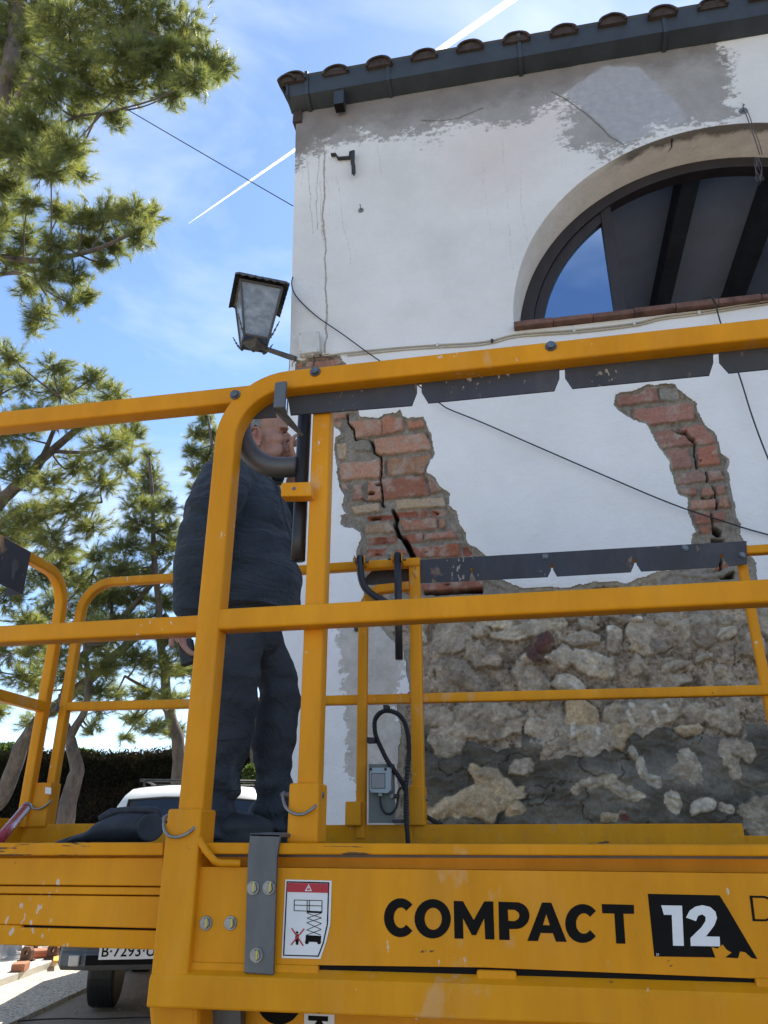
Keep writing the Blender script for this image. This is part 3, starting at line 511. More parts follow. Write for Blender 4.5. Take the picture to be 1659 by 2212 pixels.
def plaster_material():
    m, nt, b = newmat('plaster'); a1, a2 = attr(nt, 'ma'), attr(nt, 'mb')
    s1 = nt.nodes.new('ShaderNodeSeparateColor'); lk(nt, a1.outputs['Color'], s1.inputs[0]); s2 = nt.nodes.new('ShaderNodeSeparateColor'); lk(nt, a2.outputs['Color'], s2.inputs[0])
    big_ = texn(nt, 1.3, 6, .6); fine_ = texn(nt, 26, 8, .68, stretch=(1, 1, 1.4)); sp = texn(nt, 60, 6, .7)
    c = rampn(nt, big_.outputs[0], .3, .7, (.68, .685, .69, 1), (.80, .805, .81, 1)).outputs[0]
    def thr(src, noise, amp, lo, hi):
        k = nt.nodes.new('ShaderNodeMath'); k.operation = 'MULTIPLY_ADD'; lk(nt, noise, k.inputs[0]); k.inputs[1].default_value = amp; lk(nt, src, k.inputs[2])
        q_ = nt.nodes.new('ShaderNodeMapRange'); q_.inputs[1].default_value = lo; q_.inputs[2].default_value = hi; lk(nt, k.outputs[0], q_.inputs[0]); return q_.outputs[0]
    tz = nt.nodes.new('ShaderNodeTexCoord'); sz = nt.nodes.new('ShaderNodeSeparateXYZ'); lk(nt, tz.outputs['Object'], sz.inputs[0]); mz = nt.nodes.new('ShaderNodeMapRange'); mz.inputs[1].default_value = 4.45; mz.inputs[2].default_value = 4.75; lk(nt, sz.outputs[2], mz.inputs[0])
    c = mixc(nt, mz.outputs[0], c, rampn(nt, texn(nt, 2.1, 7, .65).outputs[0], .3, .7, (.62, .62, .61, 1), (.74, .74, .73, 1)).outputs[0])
    # pinkish older paint
    f = nt.nodes.new('ShaderNodeMath'); f.operation = 'MULTIPLY'; lk(nt, s2.outputs[1], f.inputs[0]); f.inputs[1].default_value = .5
    c = mixc(nt, f.outputs[0], c, (.62, .50, .47))
    # weathered lower wall
    wf = thr(s2.outputs[2], mixc(nt, .6, fine_.outputs[0], texn(nt, 5, 5, .6).outputs[0]), 1.3, 1.13, 1.16); c = mixc(nt, wf, c, rampn(nt, texn(nt, 9, 8, .75).outputs[0], .35, .65, (.42, .39, .35, 1), (.58, .55, .51, 1)).outputs[0])
    # cement render: colour by patch
    cg = rampn(nt, texn(nt, 5, 9, .7).outputs[0], .3, .72, (.27, .265, .255, 1), (.37, .365, .355, 1)).outputs[0]
    cd = rampn(nt, texn(nt, 4, 8, .65).outputs[0], .3, .72, (.18, .165, .155, 1), (.26, .24, .225, 1)).outputs[0]
    dk = thr(s2.outputs[0], texn(nt, 7, 8, .65).outputs[0], .8, .70, 1.05); cg = mixc(nt, dk, cg, cd)
    c2f = thr(s1.outputs[1], texn(nt, 12, 6, .6).outputs[0], .5, .62, .85); cg = mixc(nt, c2f, cg, rampn(nt, texn(nt, 18, 8, .75).outputs[0], .3, .7, (.31, .32, .345, 1), (.41, .42, .445, 1)).outputs[0])
    cn_ = mixc(nt, .5, fine_.outputs[0], texn(nt, 5.5, 5, .6, stretch=(1, 1, 1.6)).outputs[0]); cf = thr(s1.outputs[0], cn_, 1.7, 1.30, 1.42)
    c = mixc(nt, cf, c, cg)
    # flaked speckles
    fl = thr(a1.outputs['Alpha'], mixc(nt, .45, sp.outputs[0], texn(nt, 14, 6, .65).outputs[0]), 1.6, 1.86, 1.90); c = mixc(nt, fl, c, (.20, .185, .16))
    sf = thr(s1.outputs[2], texn(nt, 40, 6, .6).outputs[0], .9, .72, 1.25); c = mixc(nt, sf, c, (.34, .305, .26))
    c = mixc(nt, a2.outputs['Alpha'], c, (.12, .11, .10))
    lk(nt, c, b.inputs['Base Color']); b.inputs['Roughness'].default_value = .92; b.inputs['Specular IOR Level'].default_value = .25
    p = bump(nt, b, texn(nt, 75, 4, .6).outputs[0], .45, .006); p = bump(nt, b, texn(nt, 14, 5, .6).outputs[0], .6, .012, p)
    mu = nt.nodes.new('ShaderNodeMath'); mu.operation = 'ADD'; lk(nt, cf, mu.inputs[0]); lk(nt, fl, mu.inputs[1]); bump(nt, b, mu.outputs[0], -.35, .004, p)
    return m
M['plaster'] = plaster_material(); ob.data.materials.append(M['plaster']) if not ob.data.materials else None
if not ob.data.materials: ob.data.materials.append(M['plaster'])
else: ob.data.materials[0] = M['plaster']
def masonry(name, bs, bd, sc):
    m, nt, b = newmat(name); a = attr(nt, 'Col'); n = texn(nt, sc, 7, .72)
    c = mixc(nt, 1.0, a.outputs['Color'], rampn(nt, n.outputs[0], .25, .75, (.62, .60, .58, 1), (1.25, 1.25, 1.25, 1)).outputs[0], 'MULTIPLY')
    lk(nt, c, b.inputs['Base Color']); b.inputs['Roughness'].default_value = .93; b.inputs['Specular IOR Level'].default_value = .2
    p = bump(nt, b, texn(nt, sc*1.5, 6, .7).outputs[0], bs, bd); bump(nt, b, texn(nt, 22, 6, .65).outputs[0], bs*.7, bd*2.5, p); return m
ob1, u_ = sub(1, 'exposed_brick', masonry('brick_and_mortar', .6, .006, 70)); setcol(ob1, 'Col', np.clip(Cm.reshape(-1, 3)[u_], .005, .8))
Cm = np.where(stone[..., None], np.clip(Cm, .06, .7)*np.where((wet & (SMk < .5))[..., None], np.array([1.6, 1.5, 1.33]), np.where(SMk[..., None] > .5, np.array([1.2, 1.14, 1.04]), np.array([1.3, 1.24, 1.15]))), Cm)
ob2, u_ = sub(2, 'rubble_stone', masonry('rubble_and_mortar', .7, .008, 60)); setcol(ob2, 'Col', np.clip(Cm.reshape(-1, 3)[u_], .005, .8))
ob1['label'] = 'cracked red brick laid bare where the plaster is gone'; ob2['label'] = 'rubble stone base half covered in fresh dark cement'
# --- other walls, reveal, interior
b = MB(); b.box(-1.43, -1.20, WY+.03, 11.5, GZ-.1, 6.9); b.box(-1.43, 9, 11.3, 11.5, GZ-.1, 6.9); b.box(8.9, 9, WY+.05, 11.3, GZ-.1, 6.9)
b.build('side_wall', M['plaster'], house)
FY = WY+.25
pr = [(ACX-AR-.001, ACZ-.055)]+[(ACX+(AR+.001)*math.cos(R(180-k*2)), ACZ+(AR+.001)*math.sin(R(180-k*2))) for k in range(91)]+[(ACX+AR+.001, ACZ-.055)]
def ring_surface(y0, y1, r0, r1, ny=10):
    vs = []; fs = []; n = 180
    for j in range(ny+1):
        t = j/ny
        for k in range(n+1):
            a = R(180-k); r_ = r0+(r1-r0)*t+fbm(np.array([k*.11]), np.array([t*2.]), s=5, o=3)[0]*.006*(1 if 0 < j < ny else .2)
            if j == 0: r_ = r0+.0015
            vs.append((ACX+r_*math.cos(a), y0+(y1-y0)*t, ACZ+r_*math.sin(a)))
    for j in range(ny):
        for k in range(n): a = j*(n+1)+k; fs.append((a, a+1, a+n+2, a+n+1))
    return vs, fs
vs, fs = ring_surface(WY-.004, FY+.02, AR, AR-.035)
mr_ = MB(); mr_.add(vs, fs); mr_.box(ACX-AR-.001, ACX+AR+.001, WY+.02, FY+.1, ACZ-.07, ACZ-.015)
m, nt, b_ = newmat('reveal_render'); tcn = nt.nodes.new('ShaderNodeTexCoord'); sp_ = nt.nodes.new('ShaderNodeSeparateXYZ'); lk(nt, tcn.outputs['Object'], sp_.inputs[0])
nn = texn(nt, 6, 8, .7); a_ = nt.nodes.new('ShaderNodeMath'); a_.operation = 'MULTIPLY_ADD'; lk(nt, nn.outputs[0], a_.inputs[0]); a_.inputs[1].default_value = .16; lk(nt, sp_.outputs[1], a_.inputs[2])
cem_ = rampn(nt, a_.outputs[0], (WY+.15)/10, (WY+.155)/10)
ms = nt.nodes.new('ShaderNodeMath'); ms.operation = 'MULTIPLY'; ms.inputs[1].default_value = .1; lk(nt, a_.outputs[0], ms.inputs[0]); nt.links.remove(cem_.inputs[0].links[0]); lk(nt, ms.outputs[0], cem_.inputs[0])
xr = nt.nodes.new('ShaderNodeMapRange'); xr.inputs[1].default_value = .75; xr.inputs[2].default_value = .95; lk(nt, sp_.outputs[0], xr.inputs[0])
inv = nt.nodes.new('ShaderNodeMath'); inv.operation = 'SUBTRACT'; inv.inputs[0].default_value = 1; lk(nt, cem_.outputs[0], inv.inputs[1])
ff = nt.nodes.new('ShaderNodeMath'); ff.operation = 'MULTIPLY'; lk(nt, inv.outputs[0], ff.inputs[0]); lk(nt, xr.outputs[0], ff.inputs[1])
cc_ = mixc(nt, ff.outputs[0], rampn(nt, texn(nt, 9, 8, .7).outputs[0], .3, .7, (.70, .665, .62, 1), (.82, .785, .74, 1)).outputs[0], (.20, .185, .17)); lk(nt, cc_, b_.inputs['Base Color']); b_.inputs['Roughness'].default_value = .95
bump(nt, b_, texn(nt, 35, 6, .6).outputs[0], .5, .012)
mr_.build('window_reveal', m, house, smooth=True, fix=False)
# crack on the soffit
def sof(c, x, y, rr=AR-.012):      # pixel -> point on the soffit cylinder
    dd = ray(c, x, y); lo, hi = WY, FY+.3
    f = lambda Y: math.hypot(dd[0]*Y/dd[1]-ACX, 1.55+dd[2]*Y/dd[1]-ACZ)-rr
    for _ in range(40):
        mid = (lo+hi)/2
        if f(lo)*f(mid) <= 0: hi = mid
        else: lo = mid
    return Vector((dd[0]*lo/dd[1], lo, 1.55+dd[2]*lo/dd[1]))
b = MB(); b.tube([sof('G', *p) for p in [(1032, 905), (1030, 960), (985, 1015), (915, 1055), (905, 1100)]], [.003, .004, .004, .003, .003], 6); b.build('reveal_crack', M['black'], house)
# interior room with joists
b = MB(); b.box(-1.1, 5.2, 9.0, 9.1, 3.3, 6.4); b.box(-1.15, -1.05, WY+.35, 9, 3.3, 6.4); b.box(5.2, 5.3, WY+.35, 9, 3.3, 6.4); b.box(-1.1, 5.2, WY+.36, 9.0, 3.2, 3.3); b.box(-1.19, 5.2, WY+.3, 9.1, 6.28, 6.4)
b.build('room_interior', M['interior'], house)
for bx_ in (.75, 1.40, 2.05, 2.70, 3.35):
    b = MB(); b.box(bx_, bx_+.13, WY+.34, 9, 6.08, 6.278); b.build('ceiling_joist', M['beam'], house)
# arched window: frame ring, sash with pane, stile
win = tag(bpy.data.objects.new('window', None)); col.objects.link(win); win.parent = house; win.location = (0, 0, 0)
def archring(r0, r1, a0, a1, y0, y1, name, mat, parent, zcut=None, n=60):
    b = MB(); pl = [(ACX+r1*math.cos(R(a0+(a1-a0)*k/n)), ACZ+r1*math.sin(R(a0+(a1-a0)*k/n))) for k in range(n+1)]+[(ACX+r0*math.cos(R(a1+(a0-a1)*k/n)), ACZ+r0*math.sin(R(a1+(a0-a1)*k/n))) for k in range(n+1)]
    b.prism(pl, y0, y1); return b.build(name, mat, parent, bevel=.003)
win.location = (ACX, FY, ACZ); win.parent = house; win.matrix_parent_inverse = Matrix.Translation(-house.location)
def lkw(o): o.parent = win; o.matrix_parent_inverse = Matrix.Translation(-Vector((ACX, FY, ACZ))); return o
RO = AR-.034
lkw(archring(RO-.085, RO, 0, 180, FY, FY+.09, 'window_frame', M['wood'], None))
sx0 = xz('D', 1318, 560, FY+.05)[0]; sx1 = xz('D', 1342, 640, FY+.05)[0]
mxl = (xz('D', 1300, 490, FY+.03)[0]+xz('D', 1325, 660, FY+.03)[0])/2; mxr = mxl+.075
z1 = ACZ+math.sqrt((RO-.09)**2-(mxr-ACX)**2)
b = MB(); b.box(mxl, mxr, FY+.012, FY+.085, ACZ-.02, z1); lkw(b.build('stile', M['wood'], None, bevel=.004))
am = 180-math.degrees(math.acos((ACX-mxl)/(RO-.086)))
lkw(archring(RO-.155, RO-.0865, 180-(180-am), 180, FY+.02, FY+.075, 'sash_rail', M['wood'], None))
b = MB(); b.box(ACX-RO+.09, mxl-.002, FY+.02, FY+.075, ACZ-.02, ACZ+.035); lkw(b.build('sash_rail', M['wood'], None, bevel=.004))
gl = RO-.150
gp = [(mxl+.001, ACZ+.03), (mxl+.001, ACZ+math.sqrt(gl**2-(mxl-ACX)**2))]+[(ACX+gl*math.cos(R(am+(179-am)*k/24)), ACZ+gl*math.sin(R(am+(179-am)*k/24))) for k in range(25)]
m, nt, b_ = newmat('window_glass'); b_.inputs['Base Color'].default_value = (.42, .54, .70, 1); b_.inputs['Roughness'].default_value = .02; b_.inputs['Metallic'].default_value = 1
tr = nt.nodes.new('ShaderNodeBsdfTransparent'); ms_ = nt.nodes.new('ShaderNodeMixShader'); ms_.inputs[0].default_value = .85; om = nt.nodes['Material Output']
lk(nt, tr.outputs[0], ms_.inputs[1]); lk(nt, b_.outputs[0], ms_.inputs[2]); lk(nt, ms_.outputs[0], om.inputs[0]); M['glass'] = m
b = MB(); b.prism([(p[0], p[1]) for p in gp], FY+.045, FY+.050); lkw(b.build('pane', m, None))
for x0_, x1_ in ((mxr+1.35, mxr+1.425),): b = MB(); b.box(x0_, x1_, FY+.012, FY+.085, ACZ-.02, ACZ+.98); lkw(b.build('stile', M['wood'], None, bevel=.004))
# cobweb tufts on the frame
# brick sill
p0 = at('D', 1112, 700, WY-.045)
for k in range(13):
    x0_ = .07+k*.245; L_ = .2435
    b = MB(); hz = .035+rng.uniform(-.004, .004); dy = rng.uniform(-.006, .006)
    b.box(x0_, x0_+L_, WY-.05+dy, WY+.14, ACZ-.052+rng.uniform(-.003, .003), ACZ-.058+hz+.006)
    o = b.build('sill_brick', M['sill'], house, bevel=.006)
# eaves: gutter, brackets, outlet
gz = 6.84                      # back lower edge on the wall
GX0 = -1.52
b = MB(); prof = [(WY+.0, gz), (WY-.125, gz+.035), (WY-.15, gz+.20), (WY-.16, gz+.215), (WY-.145, gz+.22), (WY-.13, gz+.19), (WY-.11, gz+.05), (WY+.0, gz+.02)]
n = len(prof); vs = []
xk = list(np.linspace(GX0, 9.1, 40))
for i_, x_ in enumerate(xk):
    for (y_, z_) in prof: vs.append((x_, y_+.002*math.sin(x_*3), z_+.003*math.sin(x_*2.1)))
fs = [(i_*n+k, i_*n+(k+1) % n, (i_+1)*n+(k+1) % n, (i_+1)*n+k) for i_ in range(len(xk)-1) for k in range(n)]+[tuple(range(n)), tuple((len(xk)-1)*n+k for k in range(n))]
b.add(vs, fs); g = b.build('gutter', M['gutter'], house)
b = MB(); b.prism([(GX0-.004, gz+.02), (GX0+.012, gz+.02), (GX0+.012, gz+.19), (GX0-.004, gz+.19)], WY-.15, WY-.0); o = b.build('gutter_end', M['gutter'], house)
def gbr(x_):
    b = MB(); pts = [(x_, WY+.0, gz-.012), (x_, WY-.13, gz+.024), (x_, WY-.158, gz+.20), (x_, WY-.17, gz+.228)]
    b.sweep(pts, .028, .008, side=(1, 0, 0), rad=.002); b.build('gutter_bracket', M['gutter'], g)
for x_ in (xz('D', 838, 150, WY-.14)[0], xz('D', 1122, 100, WY-.14)[0], xz('D', 1435, 50, WY-.14)[0], xz('D', 664, 215, WY-.1)[0], 2.9, 3.9): gbr(x_)
ox = xz('D', 733, 215, WY-.09)[0]
b = MB(); b.box(ox-.04, ox+.04, WY-.115, WY-.03, gz-.115, gz+.03); o = b.build('outlet', M['gutter'], g, bevel=.003)
b = MB(); b.box(ox-.034, ox+.034, WY-.110, WY-.036, gz-.118, gz-.1155); b.build('outlet_mouth', M['black'], g)
# clay tiles
SL = math.tan(R(17))
def tile(xc, r, y0, L_, z0, cover=True, name='roof_tile'):
    b = MB(); n = 12; vs = []; t = .016
    for j in range(7):
        yy = y0+L_*j/6
        for rr in (r*(1-.012*j), (r*(1-.012*j))-t):
            for k in range(n+1):
                a = math.pi*k/n; w = .0035*vn(np.array([xc*9+k*.6]), np.array([j*1.3]), s=3)[0]
                vs.append((xc+(rr+w)*math.cos(a), yy, z0+(yy-y0)*SL+(1 if cover else -1)*(rr+w)*math.sin(a)*.85))
    m_ = 2*(n+1); fs = []
    for j in range(6):
        for k in range(n):
            a = j*m_+k; fs.append((a, a+1, a+m_+1, a+m_)); a += n+1; fs.append((a, a+m_, a+m_+1, a+1))
        for e in (0, n): fs.append((j*m_+e, (j+1)*m_+e, (j+1)*m_+e+n+1, j*m_+e+n+1))
    for j in (0, 6):
        for k in range(n): a = j*m_+k; fs.append((a, a+1, a+n+2, a+n+1))
    b.add(vs, fs)
    if cover: b.prism([(xc+(r-.005)*math.cos(math.pi*k/12), z0+(r-.005)*.84*math.sin(math.pi*k/12)-.0) for k in range(13)], y0+.02, y0+.05)
    return b.build(name, M['tile'], roof, smooth=False)
roof = bpy.data.objects.new('roof', None); col.objects.link(roof); roof.location = (0, WY, gz+.25); roof.parent = house; roof.matrix_parent_inverse = Matrix.Translation(-house.location)
tops = [380, 650, 945, 1245, 1550]; txs = [xz('X', t, 300, WY-.13)[0] for t in tops]; pitch = (txs[-1]-txs[0])/4
print('tile pitch', pitch)
for k in range(-1, 44):
    xc = txs[0]+k*pitch; 
    r_ = pitch*.285
    tile(xc, r_*(1.05 if k >= 0 else 1.15), WY-.175-.02*rng.random(), .45, gz+.155+rng.uniform(-.01, .006))
    tile(xc, r_*1.05, WY+.2, .5, gz+.175+.36*SL)
    if k < 43: tile(xc+pitch/2, r_*.95, WY-.10, .55, gz+.21, cover=False)
b = MB()      # the rest of the slope reads as corrugated rows
for yy in range(3):
    pass
nxr = 44*10; vs = []; fs = []; rows = 14
for j in range(rows+1):
    yy = WY+.55+j*.5
    for k in range(nxr+1):
        xx = -1.60+k*pitch/10; vs.append((xx, yy, gz+.20+(yy-WY+.17)*SL+.05*abs(math.cos((xx-txs[0])/pitch*math.pi))))
for j in range(rows):
    for k in range(nxr): a = j*(nxr+1)+k; fs.append((a, a+1, a+nxr+2, a+nxr+1))
b.add(vs, fs); b.build('roof_slope', M['tile'], roof, smooth=True)
# verge tiles down the left edge
for j in range(9):
    tile(-1.515, .075, WY-.19+j*.4, .45, gz+.150+j*.4*SL+.012*(j % 2), name='verge_tile')
b = MB(); b.box(-1.50, 9, WY+.02, 11.5, gz+.02, gz+.04); b.box(-1.50, -1.43, WY-.02, 11.5, gz-.12, gz+.10); b.build('eaves_board', M['tile'], roof)
# ================================================================== SCISSOR LIFT
NY, FYR = 1.57, 2.95            # near and far rail planes
Yl = M['yellow']
lift = empty('scissor_lift', (.2, 2.2, GZ), 'yellow scissor lift platform with railings, marked COMPACT 12 on its side', 'scissor lift')
def part(mb, name, mat=None, bevel=.003, parent=None, smooth=False, label=None):
    o = mb.build(name, mat or Yl, parent, smooth=smooth, bevel=bevel)
    if parent is None: o.parent = lift; o.matrix_parent_inverse = Matrix.Translation(-lift.location)
    if label: o['label'] = label
    return o
def child(mb, name, par, mat=None, bevel=.002, smooth=False):     # par sits at the origin under the lift
    o = mb.build(name, mat or Yl, None, smooth=smooth, bevel=bevel); o.parent = par
    o.matrix_parent_inverse = par.matrix_world.inverted() if False else Matrix.Identity(4); return o
def px(c, pts, Y): return [((-2.03 if x == -420 else xz(c, x, y, Y)[0]), xz(c, x, y, Y)[1]) for x, y in pts]
TS = .052
# --- near guard rail: one bent tube, corner post up, round the bend and along
yc = NY+TS/2
path = [(-.700, yc, 1.40)]+[(-.700+.000, yc, 2.47)]+arc(-.545, 2.47, .155, 180, 90, 12, yc)+[(1.9, yc, 2.625)]
b = MB(); b.sweep(path, TS, TS+.002); gr = part(b, 'guard_rail', bevel=0, smooth=True); smooth_angle(gr, 50)
for p in ((681, 803), (508, 853), (1190, 748)):
    b = MB(); c = at('D', *p, NY-.001); b.hexbolt(c, .0105, .009); child(b, 'bolt', gr, M['bolt'], 0)
b = MB(); b.sweep([(-.676, NY+.026, 2.008), (1.9, NY+.026, 2.008)], .048, .048); o = part(b, 'mid_rail', bevel=0, smooth=True); smooth_angle(o, 50)
b = MB(); b.sweep([(-.468, NY+.074, 1.56), (-.468, NY+.074, 2.600)], .048, .046); p2 = part(b, 'post', bevel=0, smooth=True); smooth_angle(p2, 50)
# --- left section rails (set slightly back)
b = MB(); b.sweep([(-2.00, 1.64, 2.626), (-.66, 1.64, 2.626)], .05, .05); o = part(b, 'guard_rail', bevel=0, smooth=True); smooth_angle(o, 50)
b = MB(); b.sweep([(-2.00, 1.64, 2.012), (-.727, 1.64, 2.012)], .05, .042); o = part(b, 'mid_rail', bevel=0, smooth=True); smooth_angle(o, 50)
b = MB(); b.sweep([(-2.03, 1.64, 1.56), (-2.03, 1.64, 2.652)], .05, .05); o = part(b, 'post', bevel=0)
# --- sleeves, pins and wire loops
def sleeve(x0, x1, y0, y1, z0, z1, mat=None): b = MB(); b.box(x0, x1, y0, y1, z0, z1); return part(b, 'post_sleeve', mat or M['yellow'], .005)
s1 = sleeve(-.742, -.668, NY-.014, NY+.064, 1.30, 1.610); s2 = sleeve(-.503, -.439, NY+.035, NY+.107, 1.545, 1.660)
def pinloop(par, pts_px, a, bq, Y, mat, r=.0032, pr_=.006, dy_=0):
    b = MB(); P0, P1 = at('D', *a, Y+.028+dy_), at('D', *bq, Y+.028+dy_); P1 = Vector((P1.x, P0.y, P0.z)); b.tube([P0, P1], pr_, 12); child(b, 'pin', par, M['bolt'], 0, True)
    b = MB(); b.tube(catmull([at('D', x, y, yy+dy_) for x, y, yy in pts_px], 6), r, 8); child(b, 'wire_loop', par, M['zinc'], 0, True)
pinloop(s1, [(363, 1760, NY+.01), (355, 1770, NY-.0), (355, 1792, NY-.018), (366, 1806, NY-.024), (385, 1808, NY-.024), (405, 1800, NY-.022), (424, 1783, NY-.008), (432, 1765, NY+.02)], (352, 1768), (441, 1766), NY, M['zinc'])
pinloop(s2, [(614, 1711, NY+.01), (611, 1722, NY), (618, 1745, NY-.015), (636, 1758, NY-.018), (657, 1758, NY-.018), (677, 1745, NY-.01), (689, 1730, NY+.01), (694, 1713, NY+.03)], (606, 1718), (699, 1716), NY, M['zinc'], dy_=.04)
# --- toothed guard plates
def guard(c, pts, Y, t=.004, label=None): b = MB(); b.prism(px(c, pts, Y), Y, Y+t); return part(b, 'guard_plate', M['guard'], .0008, label=label)
GY = NY+.040
gpl = guard('R', [(118, 274), (510, 243), (526, 202), (526, 172), (541, 171), (541, 200), (562, 235), (970, 195), (986, 155), (986, 124), (1003, 122), (1004, 153), (1028, 188), (1470, 145), (1483, 105), (1482, 73), (1500, 71), (1502, 104), (1533, 138), (1700, 121), (2100, 80), (2100, -60), (1659, 20), (900, 110), (104, 186)], GY)
guard('H', [(120, 795), (600, 765), (560, 640), (700, 455), (560, 460), (300, 560), (150, 700)], GY+.0045)
fgp = guard('R', [(537, 741), (1590, 680), (1592, 755), (1535, 762), (1517, 740), (1512, 722), (1503, 723), (1505, 742), (1497, 765), (1250, 779), (1235, 755), (1234, 739), (1225, 740), (1227, 756), (1217, 781), (978, 795), (965, 772), (966, 755), (957, 756), (959, 774), (948, 797), (718, 808), (706, 787), (706, 767), (699, 768), (699, 787), (694, 809), (537, 816)], FYR-.005)
guard('R', [(385, 772), (503, 764), (503, 817), (362, 822), (358, 800)], FYR+.045)
for p, g_ in (((940, 731), fgp), ((1391, 704), fgp), ((1576, 727), fgp)):
    b = MB(); b.hexbolt(at('R', *p, FYR-.006), .010, .009); child(b, 'bolt', g_, M['bolt'], 0)
# --- gate hardware on the near side
HY = NY+.085
b = MB(); c = [(150, 770), (160, 960), (205, 1110), (300, 1250), (430, 1345), (600, 1390), (860, 1385)]
b.tube(catmull([at('H', x, y, HY) for x, y in c], 8), .0265, 18); gt = part(b, 'gate_tube', simple('worn_tube_steel', (.085, .082, .082), .45, .3, .35, 9, .1, 80), 0, smooth=True)
b = MB(); x_ = xz('H', 917, 1400, HY)[0]; b.tube([(x_, HY, xz('H', 917, 740, HY)[1]), (x_, HY, xz('L', 0, 0, HY)[1]), (x_, HY, xz('D', 650, 1210, HY)[1])], .0175, 18); part(b, 'gate_tube', M['tube'], 0, smooth=True)
b = MB(); b.prism(px('H', [(650, 1580), (1030, 1567), (1026, 1748), (646, 1752)], NY+.02), NY+.02, NY+.055); lb = part(b, 'latch_block', Yl, .004)
b = MB(); b.hexbolt(at('H', 812, 1653, NY+.0195), .0035, .002); child(b, 'screw', lb, M['bolt'], 0)
# bent grey bracket over the plate
BY = NY-.02
def bent(sections, name):
    """sections: list of (left point, right point) world; makes a bent strip of thickness t"""
    b = MB(); vs = []; t = .007
    for L_, R_ in sections: vs += [L_, R_]
    m_ = len(vs); back = [Vector(v)+Vector((.001, t, 0)) for v in vs]; vs = vs+back; n_ = len(sections); fs = []
    for i in range(n_-1): a = 2*i; fs += [(a, a+1, a+3, a+2), (m_+a, m_+a+2, m_+a+3, m_+a+1), (a, a+2, m_+a+2, m_+a), (a+1, m_+a+1, m_+a+3, a+3)]
    fs += [(0, m_, m_+1, 1), (m_-2, m_-1, 2*m_-1, 2*m_-2)]
    b.add(vs, fs); return part(b, name, M['strap'], .0015)
bent([(at('H', 578, 335, BY), at('H', 718, 312, BY)), (at('H', 552, 645, BY), at('H', 700, 635, BY)), (at('H', 575, 705, BY+.02), at('H', 712, 705, BY+.015)), (at('H', 720, 850, BY+.045), at('H', 800, 810, BY+.04)), (at('H', 905, 1010, BY+.08), at('H', 935, 985, BY+.08))], 'latch_bracket')
# --- deck ledge, side panels, chassis
b = MB(); b.prism(px('D', [(430, 1820), (1659, 1826), (2300, 1829), (2300, 1856), (1659, 1850), (430, 1845)], NY), NY, NY+.05); lg = part(b, 'deck_edge', M['yellow_worn'], .003)
b = MB(); b.box(-.70, 2.0, NY+.052, NY+.075, 1.44, 1.545); part(b, 'recess_panel')
b = MB(); pp = px('D', [(412, 1872), (1659, 1887), (2300, 1891), (2300, 2139), (1659, 2115), (1045, 2090), (412, 2081)], NY+.006); b.prism(pp, NY+.006, NY+.06); panel = part(b, 'side_panel', M['yellow'], .006)
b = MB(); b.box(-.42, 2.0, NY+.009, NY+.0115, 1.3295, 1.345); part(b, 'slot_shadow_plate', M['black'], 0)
# chassis beam with sloping shelf
z1_ = 1.328; b = MB(); prof = [(NY+.012, 1.333), (NY-.015, 1.320), (NY-.02, 1.312), (NY-.02, 1.267), (NY+.10, 1.263), (NY+.10, 1.331)]
vs = []; 
for x_ in (-.742, 2.0):
    for y_, z_ in prof: vs.append((x_, y_, z_))
n_ = len(prof); b.add(vs, [(k, (k+1) % n_, n_+(k+1) % n_, n_+k) for k in range(n_)]+[tuple(range(n_)), tuple(range(n_, 2*n_))]); part(b, 'chassis_beam', M['yellow'], .004)
for x0_, x1_ in (((-.735), (-.42)), (-.13, -.06), (.335, .40)):
    b = MB(); b.box(x0_, x1_, NY-.000, NY+.03, 1.322, 1.3395); part(b, 'weld_tab', M['yellow'], .004)
b = MB(); b.box(-.735, 2.0, NY+.05, 2.95, 1.275, 1.33); b.box(-.735, 2.0, 2.86, 2.95, 1.27, 1.54); part(b, 'under_frame', M['yellow'], 0)
b = MB(); b.prism(px('D', [(316, 2150), (428, 2172), (428, 2290), (360, 2330), (325, 2250)], NY+.03), NY+.03, NY+.25); part(b, 'lower_bracket', M['yellow'], .01)
b = MB(); b.box(-.66, 2.0, NY+.14, NY+.18, .70, 1.27); lo_ = part(b, 'lower_cover', M['yellow'], .004)
b = MB(); b.prism(px('D', [(412, 2150), (520, 2155), (520, 2420), (405, 2420)], NY+.10), NY+.10, NY+.13); part(b, 'scissor_arm', M['strap'], .004)
b = MB(); c_ = at('D', 603, 2150, NY+.136); b.prism([(c_.x+.05*math.cos(R(k*10)), c_.z-.0+.05*math.sin(R(k*10))) for k in range(36)], NY+.1385, NY+.139, holes=[[(c_.x+.026*math.cos(R(k*10)), c_.z+.026*math.sin(R(k*10))) for k in range(36)]]); part(b, 'round_logo', M['black'], 0)
b = MB(); b.prism(px('D', [(657, 2160), (722, 2163), (722, 2300), (655, 2300)], NY+.136), NY+.1385, NY+.139); st_ = part(b, 'warning_sticker', M['white'], 0)
b = MB(); b.prism(px('D', [(665, 2194), (708, 2196), (708, 2207), (665, 2205)], NY+.136), NY+.1380, NY+.1383); b.prism(px('D', [(684, 2206), (694, 2206), (704, 2222), (672, 2222)], NY+.136), NY+.1380, NY+.1383); child(b, 'pictogram', st_, M['black'], 0)
